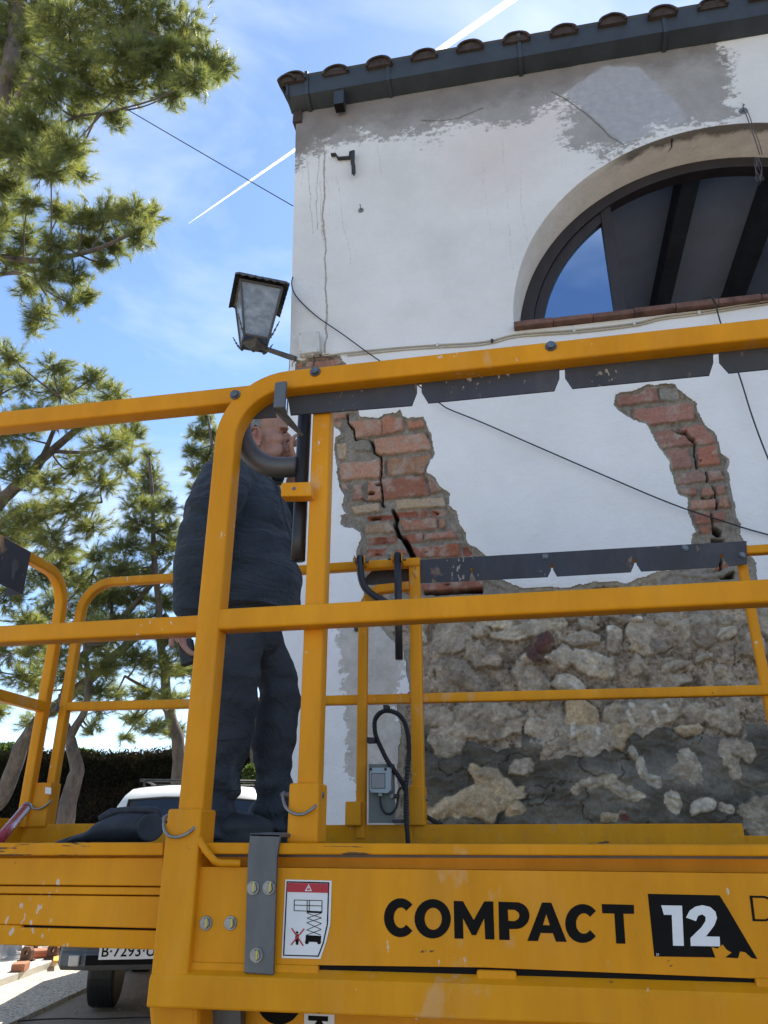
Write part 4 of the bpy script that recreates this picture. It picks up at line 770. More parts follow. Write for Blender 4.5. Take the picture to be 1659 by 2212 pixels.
# wheels and base of the machine (seen from the side only)
b = MB(); b.box(-.50, 2.4, NY+.20, NY+.95, .62, .98); part(b, 'base_frame', M['guard'], .01)
for x_ in (-.15, 1.75):
    for y_ in (NY+.12, NY+.83):
        b = MB(); b.tube([(x_, y_, GZ+.30), (x_, y_+.22, GZ+.30)], .30, 36); w_ = part(b, 'wheel', M['rubber'], .02)
        b = MB(); b.tube([(x_, y_-.004, GZ+.30), (x_, y_+.224, GZ+.30)], .16, 28); child(b, 'rim', w_, M['yellow'], .004)
# deck floor, toe boards
b = MB(); b.box(-.74, 2.0, NY+.051, FYR-.001, 1.520, 1.540); b.box(-2.0, -.741, 1.69, FYR-.001, 1.520, 1.540); part(b, 'deck_floor', M['strap'], 0)
b = MB(); b.box(-.80, .665, FYR-.02, FYR-.008, 1.54, 1.604); part(b, 'toe_board', M['yellow_worn'], .002)
b = MB(); b.box(.667, 2.0, FYR, FYR+.012, 1.54, 1.566); part(b, 'toe_board', M['yellow_worn'], .002)
b = MB(); b.box(-2.02, -.81, FYR-.01, FYR+.012, 1.54, 1.612); part(b, 'toe_board', M['yellow'], .002)
b = MB(); b.box(-2.02, -2.005, 1.66, FYR-.012, 1.54, 1.63); part(b, 'toe_board', M['yellow'], .002)
# left extension side
b = MB(); b.prism(px('D', [(-420, 1822), (352, 1820), (352, 1848), (-420, 1850)], 1.632), 1.632, 1.67); part(b, 'deck_edge', M['yellow_worn'], .003)
b = MB(); b.prism(px('D', [(-420, 1855), (352, 1853), (352, 1914), (-420, 1908)], 1.645), 1.645, 1.68)
part(b, 'extension_panel', M['yellow'], .002)
b = MB(); b.prism(px('D', [(-420, 1911), (352, 1917), (352, 1934), (-420, 1926)], 1.648), 1.648, 1.68); part(b, 'extension_panel', M['yellow'], .002)
b = MB(); b.prism(px('D', [(-420, 1929), (352, 1937), (345, 2006), (45, 1998), (-420, 1985)], 1.645), 1.645, 1.68); part(b, 'extension_panel', M['yellow'], .002)
b = MB(); b.prism(px('D', [(-420, 1986), (43, 1999), (45, 2004), (340, 2011), (335, 2052), (-420, 2024)], 1.638), 1.638, 1.68); part(b, 'extension_panel', M['yellow_worn'], .002)
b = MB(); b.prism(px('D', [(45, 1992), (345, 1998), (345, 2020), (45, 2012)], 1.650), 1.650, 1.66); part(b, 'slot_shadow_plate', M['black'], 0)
b = MB(); b.box(-2.0, -.745, 1.68, 1.72, 1.40, 1.52); part(b, 'under_frame', M['yellow'], 0)
# --- strap bracket with bolts
SY = NY-.012
b = MB(); bx = px('D', [(540, 1800), (606, 1802), (598, 1850), (590, 2107), (527, 2102), (535, 1850)], SY)
b.prism(bx, SY, SY+.009); x0_, z0_ = bx[0]; b.add([(x0_, SY, z0_), (bx[1][0], SY, bx[1][1]), (bx[1][0]+.012, SY+.09, bx[1][1]+.003), (x0_+.012, SY+.09, z0_+.003), (x0_, SY, z0_-.006), (bx[1][0], SY, bx[1][1]-.006), (bx[1][0]+.012, SY+.09, bx[1][1]-.004), (x0_+.012, SY+.09, z0_-.004)], [(0, 1, 2, 3), (4, 7, 6, 5), (0, 4, 5, 1), (1, 5, 6, 2), (2, 6, 7, 3), (3, 7, 4, 0)])
sb = part(b, 'strap_bracket', M['strap'], .0015)
for p in ((547, 1918), (581, 1918), (554, 2063)): b = MB(); b.hexbolt(at('D', *p, SY-.0005), .0098, .008); child(b, 'bolt', sb, M['zinc'], 0)
for p in ((445, 1994), (498, 1994)): b = MB(); b.hexbolt(at('D', *p, NY+.0055), .0098, .008); child(b, 'bolt', panel, M['zinc'], 0)
ym = simple('yellow_marker', (.62, .50, .06), .6, 0, .1, 30, 0)
for p in ((547, 1916, -1), (583, 1916, -1), (554, 2063, -1), (445, 1994, 1), (500, 1994, 1)):
    yy = (SY if p[2] < 0 else NY+.006)-.0095; b = MB(); b.prism(px('D', [(p[0]-2.5, p[1]+9), (p[0]+1, p[1]+9), (p[0]+2.5, p[1]-10), (p[0]-1, p[1]-10)], yy), yy, yy+.0008); child(b, 'paint_mark', sb if p[2] < 0 else panel, ym, 0)
b = MB(); b.tube(catmull([at('D', x, y, yy) for x, y, yy in [(424, 1800, NY), (440, 1830, NY-.012), (458, 1853, NY-.014), (472, 1863, NY-.010), (495, 1864, NY-.004), (520, 1865, NY+.002)]], 6), .0068, 12); part(b, 'lashing_hook', Yl, 0, smooth=True)
# --- warning sticker
KY = NY+.0048
def decal(c, pts, mat, y, par, name, holes=()):
    b = MB(); b.prism(px(c, pts, NY), y, y+.0004, holes=[px(c, h, NY) for h in holes]); return child(b, name, par, mat, 0)
stk = MB(); stk.prism(px('V', [(1328, 312), (1545, 318), (1538, 520), (1520, 600), (1492, 684), (1310, 680)], NY), KY, KY+.0006); stk = part(stk, 'warning_sticker', M['white'], 0)
def frame(c, o_, i_, mat, y, par, name): decal(c, o_, mat, y, par, name, [i_])
frame('V', [(1334, 320), (1534, 325), (1528, 520), (1508, 610), (1484, 674), (1317, 669)], [(1339, 326), (1528, 331), (1522, 520), (1503, 606), (1480, 668), (1323, 664)], M['black'], KY-.0005, stk, 'border')
decal('V', [(1337, 327), (1530, 332), (1529, 375), (1335, 370)], M['redprint'], KY-.0009, stk, 'red_band')
decal('V', [(1438, 334), (1453, 366), (1420, 366)], M['white'], KY-.0014, stk, 'warning_triangle', [[(1438, 341), (1447, 362), (1427, 362)]])
decal('V', [(1435, 346), (1440, 346), (1439, 355), (1436, 355)], M['white'], KY-.0014, stk, 'exclamation_mark')
def lines(c, segs, w, mat, y, par, name):
    b = MB()
    for k, (x1, y1, x2, y2) in enumerate(segs):
        L_ = math.hypot(x2-x1, y2-y1); nx_, ny_ = -(y2-y1)/L_*w/2, (x2-x1)/L_*w/2
        yy = y-.00002*k; b.prism(px(c, [(x1+nx_, y1+ny_), (x2+nx_, y2+ny_), (x2-nx_, y2-ny_), (x1-nx_, y1-ny_)], NY), yy, yy+.0003)
    return child(b, name, par, mat, 0)
lines('V', [(1370, 408, 1500, 411), (1370, 432, 1499, 436), (1369, 458, 1432, 460), (1370, 408, 1369, 458), (1430, 408, 1430, 460), (1440, 410, 1440, 460), (1500, 411, 1499, 462)], 3.4, M['black'], KY-.0006, stk, 'pictogram')
decal('V', [(1428, 458), (1500, 461), (1500, 470), (1428, 468)], M['black'], KY-.0005, stk, 'pictogram')
zz = [(1430, 470), (1497, 492), (1428, 514), (1496, 546), (1428, 572)]; z2 = [(1495, 470), (1430, 493), (1497, 518), (1428, 548), (1494, 572)]
lines('V', [(*a, *b_) for a, b_ in zip(zz, zz[1:])]+[(*a, *b_) for a, b_ in zip(z2, z2[1:])], 3, M['black'], KY-.0007, stk, 'pictogram')
decal('V', [(1424, 572), (1496, 576), (1494, 606), (1422, 603)], M['black'], KY-.0005, stk, 'pictogram')
for wx_ in (1429, 1486): decal('V', [(wx_+9*math.cos(R(k*30)), 606+9*math.sin(R(k*30))) for k in range(12)], M['black'], KY-.0009, stk, 'pictogram')
decal('V', [(1383+6*math.cos(R(k*40)), 560+6*math.sin(R(k*40))) for k in range(9)], M['black'], KY-.0009, stk, 'pictogram'); decal('V', [(1376, 568), (1390, 568), (1392, 590), (1388, 618), (1378, 618), (1374, 590)], M['black'], KY-.0005, stk, 'pictogram')
lines('V', [(1358, 540, 1412, 622), (1417, 542, 1355, 618)], 6, M['redprint'], KY-.0012, stk, 'red_cross')
# --- lettering
LY = NY+.0052
def ring(cx, cy, rx, ry, a0, a1, n=28): return [(cx+rx*math.cos(R(a0+(a1-a0)*k/n)), cy-ry*math.sin(R(a0+(a1-a0)*k/n))) for k in range(n+1)]
L = []
L.append((ring(264, 399, 62, 74, 42, 318)+ring(266, 399, 27, 39, 318, 42)[0:], []))
c2 = ring(957, 421, 66, 74, 40, 320)+ring(962, 421, 30, 39, 320, 40); L.append((c2, []))
L.append((ring(387, 403, 69, 75, 0, 350), [ring(389, 403, 33, 42, 0, 350)]))
L.append(([(467, 335), (502, 336), (543, 408), (583, 337), (617, 337), (622, 482), (587, 481), (583, 401), (552, 465), (536, 465), (502, 401), (504, 479), (470, 478)], []))
L.append(([(637, 338), (700, 340)]+ring(703, 391, 52, 51, 85, -85, 14)+[(678, 442), (680, 484), (640, 483)], [[(672, 368), (700, 369), (714, 380), (717, 391), (713, 403), (699, 412), (675, 411)]]))
L.append(([(803, 341), (838, 342), (897, 491), (856, 490), (844, 458), (797, 457), (787, 488), (747, 487)], [[(819, 385), (833, 428), (806, 427)]]))
L.append(([(1030, 347), (1152, 350), (1153, 384), (1112, 384), (1120, 498), (1085, 497), (1078, 383), (1032, 382)], []))
for pl, h in L: decal('W', pl, M['black'], LY, panel, 'letter', h)
decal('W', [(1205, 308), (1478, 314), (1510, 365), (1622, 556), (1600, 552), (1575, 530), (1556, 527), (1548, 553), (1500, 550), (1524, 532), (1505, 520), (1490, 500), (1470, 516), (1447, 510), (1462, 550), (1230, 546)], M['black'], LY, panel, 'number_plate')
dg = [[(1256, 352), (1335, 353), (1342, 506), (1301, 505), (1296, 388), (1266, 388)], [(1350, 398), (1364, 372), (1385, 357), (1412, 351), (1442, 358), (1462, 376), (1468, 400), (1458, 428), (1426, 470), (1478, 471), (1480, 508), (1368, 506), (1367, 476), (1408, 436), (1424, 412), (1425, 396), (1412, 386), (1396, 392), (1388, 412)]]
for g_ in dg: decal('W', g_, M['white'], LY-.0006, panel, 'digit')
lines('W', [(1237, 534, 1241, 539), (1241, 539, 1237, 544), (1243, 534, 1247, 539), (1247, 539, 1243, 544)], 1.6, M['white'], LY-.0006, panel, 'small_print')
decal('W', [(1592, 315), (1650, 316), (1684, 330), (1700, 366), (1690, 395), (1655, 413), (1604, 412)], M['black'], LY, panel, 'letter', [[(1603, 323), (1648, 324), (1677, 336), (1691, 366), (1682, 391), (1652, 405), (1613, 404)]])
# --- far guard rails
def farsweep(pts, name='guard_rail', w=.04, h=.036): b = MB(); b.sweep(pts, w, h); o = part(b, name, Yl, 0, smooth=True); smooth_angle(o, 50); return o
fy = FYR+.02
farsweep([(-1.925, fy, 1.56), (-1.925, fy, 2.47)]+arc(-1.785, 2.47, .14, 180, 90, 10, fy)+[(-.44, fy, 2.61)])
farsweep([(-.43, fy, 2.575), (.84, fy, 2.575), (2.0, fy, 2.575)], h=.034)
farsweep([(-.64, fy-.03, 1.56), (-.64, fy-.03, 2.40)]+arc(-.54, 2.40, .10, 180, 110, 6, fy-.03)+[(-.45, fy-.03, 2.50)], 'post')
p_ = farsweep([(-.428, fy-.02, 1.56), (-.428, fy-.02, 2.597)], 'post', .045, .045)
farsweep([(.838, fy+.02, 1.56), (.838, fy+.02, 2.575)], 'post', .03, .034)
farsweep([(-1.91, fy, 2.068), (2.0, fy, 2.035)], 'mid_rail', .036, .036)
b = MB(); b.sweep([(-.85, fy-.03, 2.60), (-.405, fy-.03, 2.60)], .04, .036); o = part(b, 'gate_bar', Yl, 0, smooth=True); smooth_angle(o, 50)
sleeve(-.458, -.402, FYR-.04, FYR+.03, 1.60, 1.735); sleeve(-.690, -.632, FYR-.06, FYR+.01, 1.60, 1.682); sleeve(-2.005, -1.905, FYR-.02, FYR+.05, 1.60, 1.765)
b = MB(); b.tube([at('M', 1080, 1515, FYR), at('M', 1140, 1520, FYR)], .006, 10); part(b, 'pin', M['bolt'], 0, smooth=True)
b = MB(); b.tube(catmull([at('T', x, y, FYR-.03) for x, y in [(160, 1110), (165, 1125), (200, 1128), (240, 1105), (258, 1085)]], 5), .004, 8); part(b, 'wire_loop', M['zinc'], 0, smooth=True)
b = MB(); b.tube([at('M', 125, 1690, FYR), at('M', 170, 1690, FYR)], .005, 10); part(b, 'pin', M['bolt'], 0, smooth=True)
# end rail on the left, curving down to its post
X_ = -2.0; ey = FYR-.02
b = MB(); pts = [(X_, 1.66, 2.626)]+[(X_, ey-.14, 2.626)]+[(X_, ey-.14+.14*math.sin(R(k*9)), 2.486+.14*math.cos(R(k*9))) for k in range(1, 11)]+[(X_, ey, 1.60)]
b.sweep(pts, .042, .042, side=(1, 0, 0)); er = part(b, 'end_rail', Yl, 0, smooth=True); smooth_angle(er, 50)
b = MB(); b.sweep([(X_, 1.66, 2.062), (X_, ey, 2.062)], .04, .042, side=(1, 0, 0)); part(b, 'end_rail', Yl, .002)
for p in ((153, 1308), (122, 1530)): b = MB(); b.hexbolt(at('D', *p, ey-.022), .011, .01); child(b, 'bolt', er, M['bolt'], 0)
b = MB(); b.prism(px('D', [(98, 1700), (111, 1702), (110, 1716), (97, 1714)], FYR-.045), FYR-.045, FYR-.0445); bs_ = part(b, 'small_sticker', M['white'], 0)
# grey sheet box with keyhole hanging from the end rail
qb = [at('Q', 25, 1110, 2.13), at('Q', 140, 1155, 2.35), at('Q', 108, 1365, 2.35), at('Q', -5, 1335, 2.13)]
b = MB(); q0 = atx('Q', -10, 1100, -1.96); q1 = atx('Q', 140, 1152, -1.96); zb = atx('Q', 105, 1330, -1.96).z
ya, yb = q0.y, q1.y; zt = q1.z+.03; 
hole_ = [(ya+(yb-ya)*.58+.022*math.cos(R(k*24)), zb+(zt-zb)*.55+.024*math.sin(R(k*24))) for k in range(-3, 10)]+[(ya+(yb-ya)*.54, zb+(zt-zb)*.22), (ya+(yb-ya)*.62, zb+(zt-zb)*.22)]
b.prism([(ya, zb), (yb, zb), (yb, zt), (ya, zt)], 0, .003, holes=[hole_])
b.v = [(-1.955+v[1], v[0], v[2]) for v in b.v]; b.box(-2.03, -1.955, yb-.003, yb, zb, zt); b.box(-2.03, -1.955, ya, ya+.003, zb, zt)
part(b, 'keyhole_box', M['guard'], 0)
# curved tubes of the far gate
TY = FYR-.09
b = MB(); b.tube(catmull([at('L', x, y, TY) for x, y in [(252, 330), (254, 520), (275, 680), (330, 800), (420, 885), (540, 960), (640, 1010)]], 7), .0145, 16); gt2 = part(b, 'gate_tube', M['tube'], 0, smooth=True)
b = MB(); tz0, tz1 = xz('L', 795, 292, TY)[1], xz('L', 815, 1830, TY)[1]; tx = xz('L', 805, 1000, TY)[0]; b.tube([(tx-.001, TY, tz0), (tx, TY, (tz0+tz1)/2), (tx+.001, TY, tz1)], .0148, 18); part(b, 'gate_tube', M['tube'], 0, smooth=True)
for p in ((182, 390), (345, 395), (685, 350), (885, 360)):
    b = MB(); c_ = at('L', *p, TY); b.tube([c_+Vector((-.008, 0, 0)), c_+Vector((.008, 0, 0))], .011, 6); child(b, 'bolt', gt2, M['bolt'], 0)
for p in ((320, 390), (175, 390), (720, 355), (862, 360)):
    b = MB(); c_ = at('L', *p, TY+.0); b.box(c_.x-.002, c_.x+.002, TY-.015, FYR, c_.z-.016, c_.z+.016); child(b, 'lug', gt2, Yl, .001)
b = MB(); b.box(xz('L', 715, 1290, TY)[0], xz('L', 910, 1290, TY)[0], TY-.01, TY+.05, xz('L', 800, 1290, TY)[1], xz('L', 800, 1200, TY)[1]); part(b, 'tube_clip', M['rubber'], .003)
mk = simple('marker_ink', (.05, .05, .10), .7, 0, .1, 20, 0)
b = MB(); 
for s_ in ([(1010, 455), (1025, 470), (1000, 500)], [(1035, 480), (1065, 500), (1040, 530), (1050, 495)], [(1020, 560), (1010, 580), (1040, 590), (1060, 660)], [(1030, 600), (1050, 640)]):
    b.tube([at('L', x, y, fy-.02-.0235) for x, y in s_], .0009, 4)
child(b, 'marker_scribble', p_, mk, 0)
# --- socket box on its plate, corrugated hose and lead
b = MB(); b.prism(px('M', [(345, 1050), (690, 1048), (700, 1840), (343, 1838)], FYR-.06), FYR-.06, FYR-.054); pl_ = part(b, 'mounting_plate', M['greybox'], .001)
b = MB(); b.prism(px('M', [(372, 1100), (630, 1095), (642, 1110), (640, 1400), (600, 1440), (380, 1432), (356, 1400), (360, 1115)], FYR-.10), FYR-.10, FYR-.061); sk = child(b, 'socket_box', pl_, M['palegrey'], .006)
b = MB(); b.prism(px('M', [(380, 1172), (568, 1172), (568, 1378), (380, 1378)], FYR-.101), FYR-.1015, FYR-.0998, holes=[px('M', [(386, 1180), (562, 1180), (562, 1370), (386, 1370)], FYR-.101)]); child(b, 'lid_frame', pl_, M['guard'], 0)
b = MB(); b.prism(px('M', [(384, 1178), (564, 1178), (564, 1372), (384, 1372)], FYR-.101), FYR-.1008, FYR-.0995); child(b, 'lid_window', pl_, simple('smoked_plastic', (.22, .22, .24), .25, 0, .1, 20, 0), 0)
for p in ((376, 1120), (573, 1118), (655, 1095)): b = MB(); c_ = at('M', *p, FYR-.10); b.tube([c_, c_+Vector((0, -.003, 0))], .005, 10); child(b, 'screw', pl_, M['rubber'], 0)
b = MB(); c_ = at('M', 658, 1482, FYR-.062); b.tube([c_, c_+Vector((0, -.008, 0))], .0075, 12); child(b, 'screw', pl_, M['bolt'], 0)
b = MB(); b.prism(px('M', [(410, 1412), (545, 1412), (540, 1436), (415, 1434)], FYR-.105), FYR-.106, FYR-.10); b.prism(px('M', [(470, 1436), (530, 1436), (525, 1480), (480, 1480)], FYR-.09), FYR-.095, FYR-.07); child(b, 'cable_gland', pl_, M['palegrey'], .002)
hose_px = [(875, 2120), (862, 1950), (845, 1750), (845, 1500), (850, 1300), (880, 1000), (885, 800), (868, 640), (820, 480), (730, 375), (600, 335), (500, 365), (435, 450), (425, 560), (445, 680), (510, 830), (600, 1010), (700, 1150), (790, 1290), (835, 1400)]
hp = catmull([at('M', x, y, FYR-.09+(.02 if k > 11 else 0)) for k, (x, y) in enumerate(hose_px)], 26)
b = MB(); b.tube(hp, [.0082+(.0012 if (k//2) % 2 else -.0008) for k in range(len(hp))], 14); part(b, 'corrugated_hose', M['rubber'], 0)
b = MB(); b.tube(catmull([at('M', x, y, FYR-.085) for x, y in [(500, 1480), (508, 1600), (560, 1700), (640, 1715), (705, 1650), (732, 1560), (735, 1470), (760, 1385), (830, 1350)]], 7), .0042, 10); part(b, 'lead', M['rubber'], 0, smooth=True)
for q in ([(553, 270), (628, 270), (622, 330), (558, 330)], [(335, 698), (440, 705), (440, 770), (335, 775)], [(700, 1455), (752, 1455), (752, 1512), (700, 1512)]):
    b = MB(); b.prism(px('M', q, FYR-.075), FYR-.10, FYR-.06); part(b, 'hose_clamp', M['rubber'], .002)
b = MB(); b.prism(px('M', [(672, 1795), (810, 1790), (810, 1838), (672, 1842)], FYR-.06), FYR-.08, FYR-.03); part(b, 'foot_plate', M['guard'], .002)
b = MB(); b.tube(catmull([at('M', x, y, FYR+.03) for x, y in [(1060, 1715), (1130, 1760), (1220, 1815), (1330, 1860)]], 14), [.009 if k % 3 else .0075 for k in range(43)], 10); part(b, 'corrugated_hose', M['rubber'], 0)
# ================================================================== PERSON
PY = 2.42
def remesh_build(mb, name, voxel, mat, smooth_it=6, noise=None):
    me = bpy.data.meshes.new(name+'_src'); me.from_pydata(mb.v, [], mb.f); me.update()
    bm = bmesh.new(); bm.from_mesh(me); bmesh.ops.recalc_face_normals(bm, faces=bm.faces); bm.to_mesh(me); bm.free()
    o = bpy.data.objects.new(name+'_src', me); col.objects.link(o)
    r = o.modifiers.new('r', 'REMESH'); r.mode = 'VOXEL'; r.voxel_size = voxel
    s = o.modifiers.new('s', 'SMOOTH'); s.iterations = smooth_it; s.factor = .5
    dg = bpy.context.evaluated_depsgraph_get(); me2 = bpy.data.meshes.new_from_object(o.evaluated_get(dg)); bpy.data.objects.remove(o)
    me2.name = name
    n = len(me2.vertices); co = np.empty(n*3, np.float32); me2.vertices.foreach_get('co', co); co = co.reshape(-1, 3).astype(float)
    no = np.empty(n*3, np.float32); me2.vertices.foreach_get('normal', no); no = no.reshape(-1, 3)
    if noise is not None: co = co+no*noise(co, no)[:, None]; me2.vertices.foreach_set('co', co.astype(np.float32).ravel()); me2.update()
    me2.materials.clear(); me2.materials.append(mat); me2.shade_smooth()
    ob_ = bpy.data.objects.new(name, me2); col.objects.link(ob_); return ob_, co
def capsule(b, pts, rads, n=16, k=5, flat=None):
    """smooth tapered limb through pts; rads = radius or (r_inplane, r_depth)"""
    P = catmull(pts, k); m = len(P); Rr = []
    for i in range(m):
        t = i/k; j = min(int(t), len(pts)-2); f = t-j; ra = rads[j]; rb = rads[j+1]
        ra = ra if hasattr(ra, '__len__') else (ra, ra); rb = rb if hasattr(rb, '__len__') else (rb, rb)
        Rr.append((ra[0]*(1-f)+rb[0]*f, ra[1]*(1-f)+rb[1]*f))
    secs = []
    T0 = (P[1]-P[0]).normalized(); T1 = (P[-1]-P[-2]).normalized()
    for s_ in (.0, .5, .85):
        secs.append((P[0]-T0*Rr[0][0]*math.cos(math.asin(s_))*.8, max(.08, s_)*Rr[0][0], max(.08, s_)*Rr[0][1], T0))
    for i in range(m): T = (P[min(i+1, m-1)]-P[max(i-1, 0)]).normalized(); secs.append((P[i], *Rr[i], T))
    for s_ in (.85, .5, .0): secs.append((P[-1]+T1*Rr[-1][0]*math.cos(math.asin(s_))*.8, max(.08, s_)*Rr[-1][0], max(.08, s_)*Rr[-1][1], T1))
    out = []
    for c, a, bb, T in secs:
        v = Vector((0, 1, 0)); v = (v-T*v.dot(T)).normalized(); u = v.cross(T).normalized(); out.append((c, a, bb, u, v))
    b.loft(out, n)
def bl(mb, c, r, rot=None): mb.ell(c, r, rot)
# ---- skin: head, neck, hands on one continuous body
b = MB(); HYc = PY+.02
def hd(x, y, dy=0): return at('H', x, y, HYc+dy)
hc = hd(395, 830); sc = .31646/F*2.62      # metres per H pixel (approx.)
ppm = (hd(500, 900)-hd(400, 900)).length/100
E_ = lambda x, y, dy, rx, ry, rz, rot=None: b.ell(hd(x, y, dy), (rx*ppm, ry, rz*ppm), rot, 24, 16)
E_(350, 790, 0, 330, .078, 300); E_(480, 860, 0, 250, .070, 290); E_(560, 800, 0, 170, .060, 200)        # skull
E_(520, 1090, 0, 200, .060, 250); E_(600, 1220, 0, 130, .048, 160); E_(640, 1330, 0, 70, .030, 80)          # jaw, chin
E_(430, 1160, 0, 170, .062, 200)
for s_ in (-1, 1):
    E_(690, 905, s_*.030, 55, .022, 30); E_(590, 1050, s_*.040, 90, .022, 90); E_(560, 1180, s_*.036, 120, .022, 110)   # brow, cheek
    E_(755, 1105, s_*.013, 34, .009, 32)                                                                              # nostril wing
rx = Matrix.Rotation(R(-27), 3, 'Y')
b.ell(hd(752, 1010), (30*ppm, .011, 105*ppm), rx, 16, 12); E_(785, 1082, 0, 36, .013, 34)                         # nose
E_(700, 1170, 0, 62, .022, 55); E_(716, 1210, 0, 42, .020, 22); E_(712, 1245, 0, 38, .018, 22)                     # mouth area, lips
E_(690, 1330, 0, 48, .020, 50)
# ears: rim, lobe, hollow left between
for s_ in (-1, 1):
    yy = s_*.079; cpts = [(395, 1080), (400, 960), (370, 900), (315, 893), (272, 930), (268, 990), (290, 1050), (330, 1100), (375, 1125)]
    b.tube(catmull([hd(x, y, yy+s_*(.016 if 0 < i < 7 else .002)) for i, (x, y) in enumerate(cpts)], 5), .0046, 10)
    b.tube(catmull([hd(x, y, yy+s_*.008) for x, y in [(340, 930), (318, 980), (330, 1040), (365, 1075)]], 5), .0036, 8)
    E_(335, 1000, yy+s_*.001, 62, .0055, 95); E_(372, 1105, yy+s_*.007, 28, .005, 26); E_(398, 1000, yy-s_*.0, 14, .008, 50)
# neck and body core
nk = at('I', 900, 420, PY+.02); chest = at('I', 850, 800, PY+.03); pelvis = at('J', 640, 260, PY+.04)
capsule(b, [hd(400, 1050), hd(380, 1300), at('I', 880, 480, PY+.02)], [(.062, .058), (.060, .060), (.070, .075)])
capsule(b, [at('I', 880, 520, PY+.02), chest, at('I', 860, 1300, PY+.03), pelvis], [(.10, .15), (.11, .16), (.10, .13), (.07, .09)])
# right arm (towards the camera, hanging slightly back) with hand
AY = PY-.235
shR, elR, wrR = at('I', 520, 520, AY+.03), at('I', 320, 1170, AY), at('I', 235, 1820, AY+.02)
capsule(b, [chest, shR, elR, wrR], [.08, .045, .038, .029])
def hand(b, wrist, palm_c, fdir, spread, side, curl, scale=1.0, thumb=True, thick=.0155):
    """palm as a slab, four bent fingers, thumb from its side"""
    f = Vector(fdir).normalized(); s = Vector(spread); s = (s-f*s.dot(f)).normalized(); n = f.cross(s)*side
    P = Vector(palm_c)
    capsule(b, [Vector(wrist), P], [(.024*scale, .022*scale), (.030*scale, .022*scale)], 14)
    b.loft([(P-f*.04*scale, .026*scale, thick*scale, s, n), (P, .038*scale, (thick+.002)*scale, s, n), (P+f*.035*scale, .041*scale, thick*scale, s, n), (P+f*.046*scale, .034*scale, (thick-.004)*scale, s, n)], 18)
    L_ = (.072, .082, .077, .062)
    for i, l in enumerate(L_):
        o_ = P+f*.040*scale+s*(.0295-.0197*i)*scale; q = o_; d_ = f.copy(); pts = [q]
        for k, fr in enumerate((.46, .30, .24)):
            d_ = (Matrix.Rotation(curl[i]*(0.7 if k == 0 else 1.0), 3, s*side) @ d_).normalized(); q = q+d_*l*fr*scale*1.05; pts.append(q)
        b.tube(catmull(pts, 4), [(.0098-.0022*j/12)*scale for j in range(13)], 10); b.ell(pts[-1], (.0076*scale,)*3, None, 10, 7)
    if thumb:
        t0 = P-f*.018*scale+s*.030*scale; t1 = t0+(f*.55+s*.55+n*.45).normalized()*.035*scale; t2 = t1+(f*.9+n*.35).normalized()*.032*scale
        b.tube([t0-s*.012*scale, t0, t1, t2], [.013*scale, .0125*scale, .0105*scale, .009*scale], 12); b.ell(t2, (.009*scale,)*3, None, 10, 7)
hc_ = at('J', 160, 345, AY+.01)
hand(b, at('J', 150, 240, AY+.015), hc_, (at('J', 210, 480, AY+.01)-at('J', 140, 270, AY+.01)), Vector((0, -1, .1)), 1, (.55, .6, .65, .7), 1.0)
# left arm raised, hand at the mouth
shL, elL, wrL = at('I', 800, 560, PY+.23), at('I', 1300, 900, PY+.22), at('H', 800, 1560, PY+.08)
capsule(b, [chest, shL, elL, wrL], [.08, .045, .036, .027])
hp_ = at('H', 845, 1345, PY+.03)
hand(b, at('H', 800, 1580, PY+.08), hp_, (at('H', 762, 1190, PY+.0)-hp_), Vector((.2, -1, .1)), -1, (.42, .50, .75, .85), .95)
# legs
hipR, knR, anR = at('J', 600, 420, PY-.07), at('J', 520, 1250, PY-.08), at('J', 440, 1960, PY-.08)
hipL, knL, anL = at('J', 900, 420, PY+.18), at('J', 925, 1250, PY+.22), at('J', 900, 1930, PY+.22)
for h_, k_, a_ in ((hipR, knR, anR), (hipL, knL, anL)): capsule(b, [pelvis, h_, k_, a_], [.05, .045, .038, .028])
skin, nt, sb_ = newmat('skin'); n_ = texn(nt, 60, 5, .6); sa = attr(nt, 'Col'); c_ = mixc(nt, 1.0, sa.outputs['Color'], rampn(nt, n_.outputs[0], .3, .7, (.85, .82, .8, 1), (1.12, 1.1, 1.08, 1)).outputs[0], 'MULTIPLY'); lk(nt, c_, sb_.inputs['Base Color'])
sb_.inputs['Roughness'].default_value = .5; sb_.inputs['Subsurface Weight'].default_value = .12; sb_.inputs['Subsurface Radius'].default_value = (.01, .004, .002); bump(nt, sb_, texn(nt, 260, 4, .6).outputs[0], .35, .0012)
# limit the remeshed shape
body, co = remesh_build(b, 'person', .0038, skin, 5)
# colour: stubble, lips, redder ear and hand, eye socket; creases as small dents
base = np.tile(np.array([.34, .19, .135]), (len(co), 1)); base *= (1+.10*fbm(co[:, 0]*30, co[:, 2]*30, co[:, 1]*30, s=3, o=3))[:, None]
def near(p, r, aspect=(1, 1, 1)): q_ = (co-np.array(p))/np.array(aspect); return np.exp(-(q_**2).sum(1)/(r*r))
def tint(p, r, c, a=.8, asp=(1, 1, 1)): 
    global base
    k = np.clip(near(p, r, asp)*1.5, 0, 1)[:, None]*a; base = base*(1-k)+np.array(c)*k
for s_ in (-1, 1):
    tint(hd(335, 1000, s_*.09), .032, (.42, .17, .12), .7); tint(hd(690, 955, s_*.034), .010, (.28, .14, .11), .8, (1.5, 1, .8)); tint(hd(610, 1080, s_*.05), .035, (.42, .19, .14), .5)
    tint(hd(352, 985, s_*.082), .008, (.16, .06, .045), .8, (.8, 1, 1.7))
    tint(hd(768, 1118, s_*.012), .0035, (.08, .03, .03), 1)
    tint(hd(600, 1250, s_*.03), .028, (.26, .18, .15), .45)
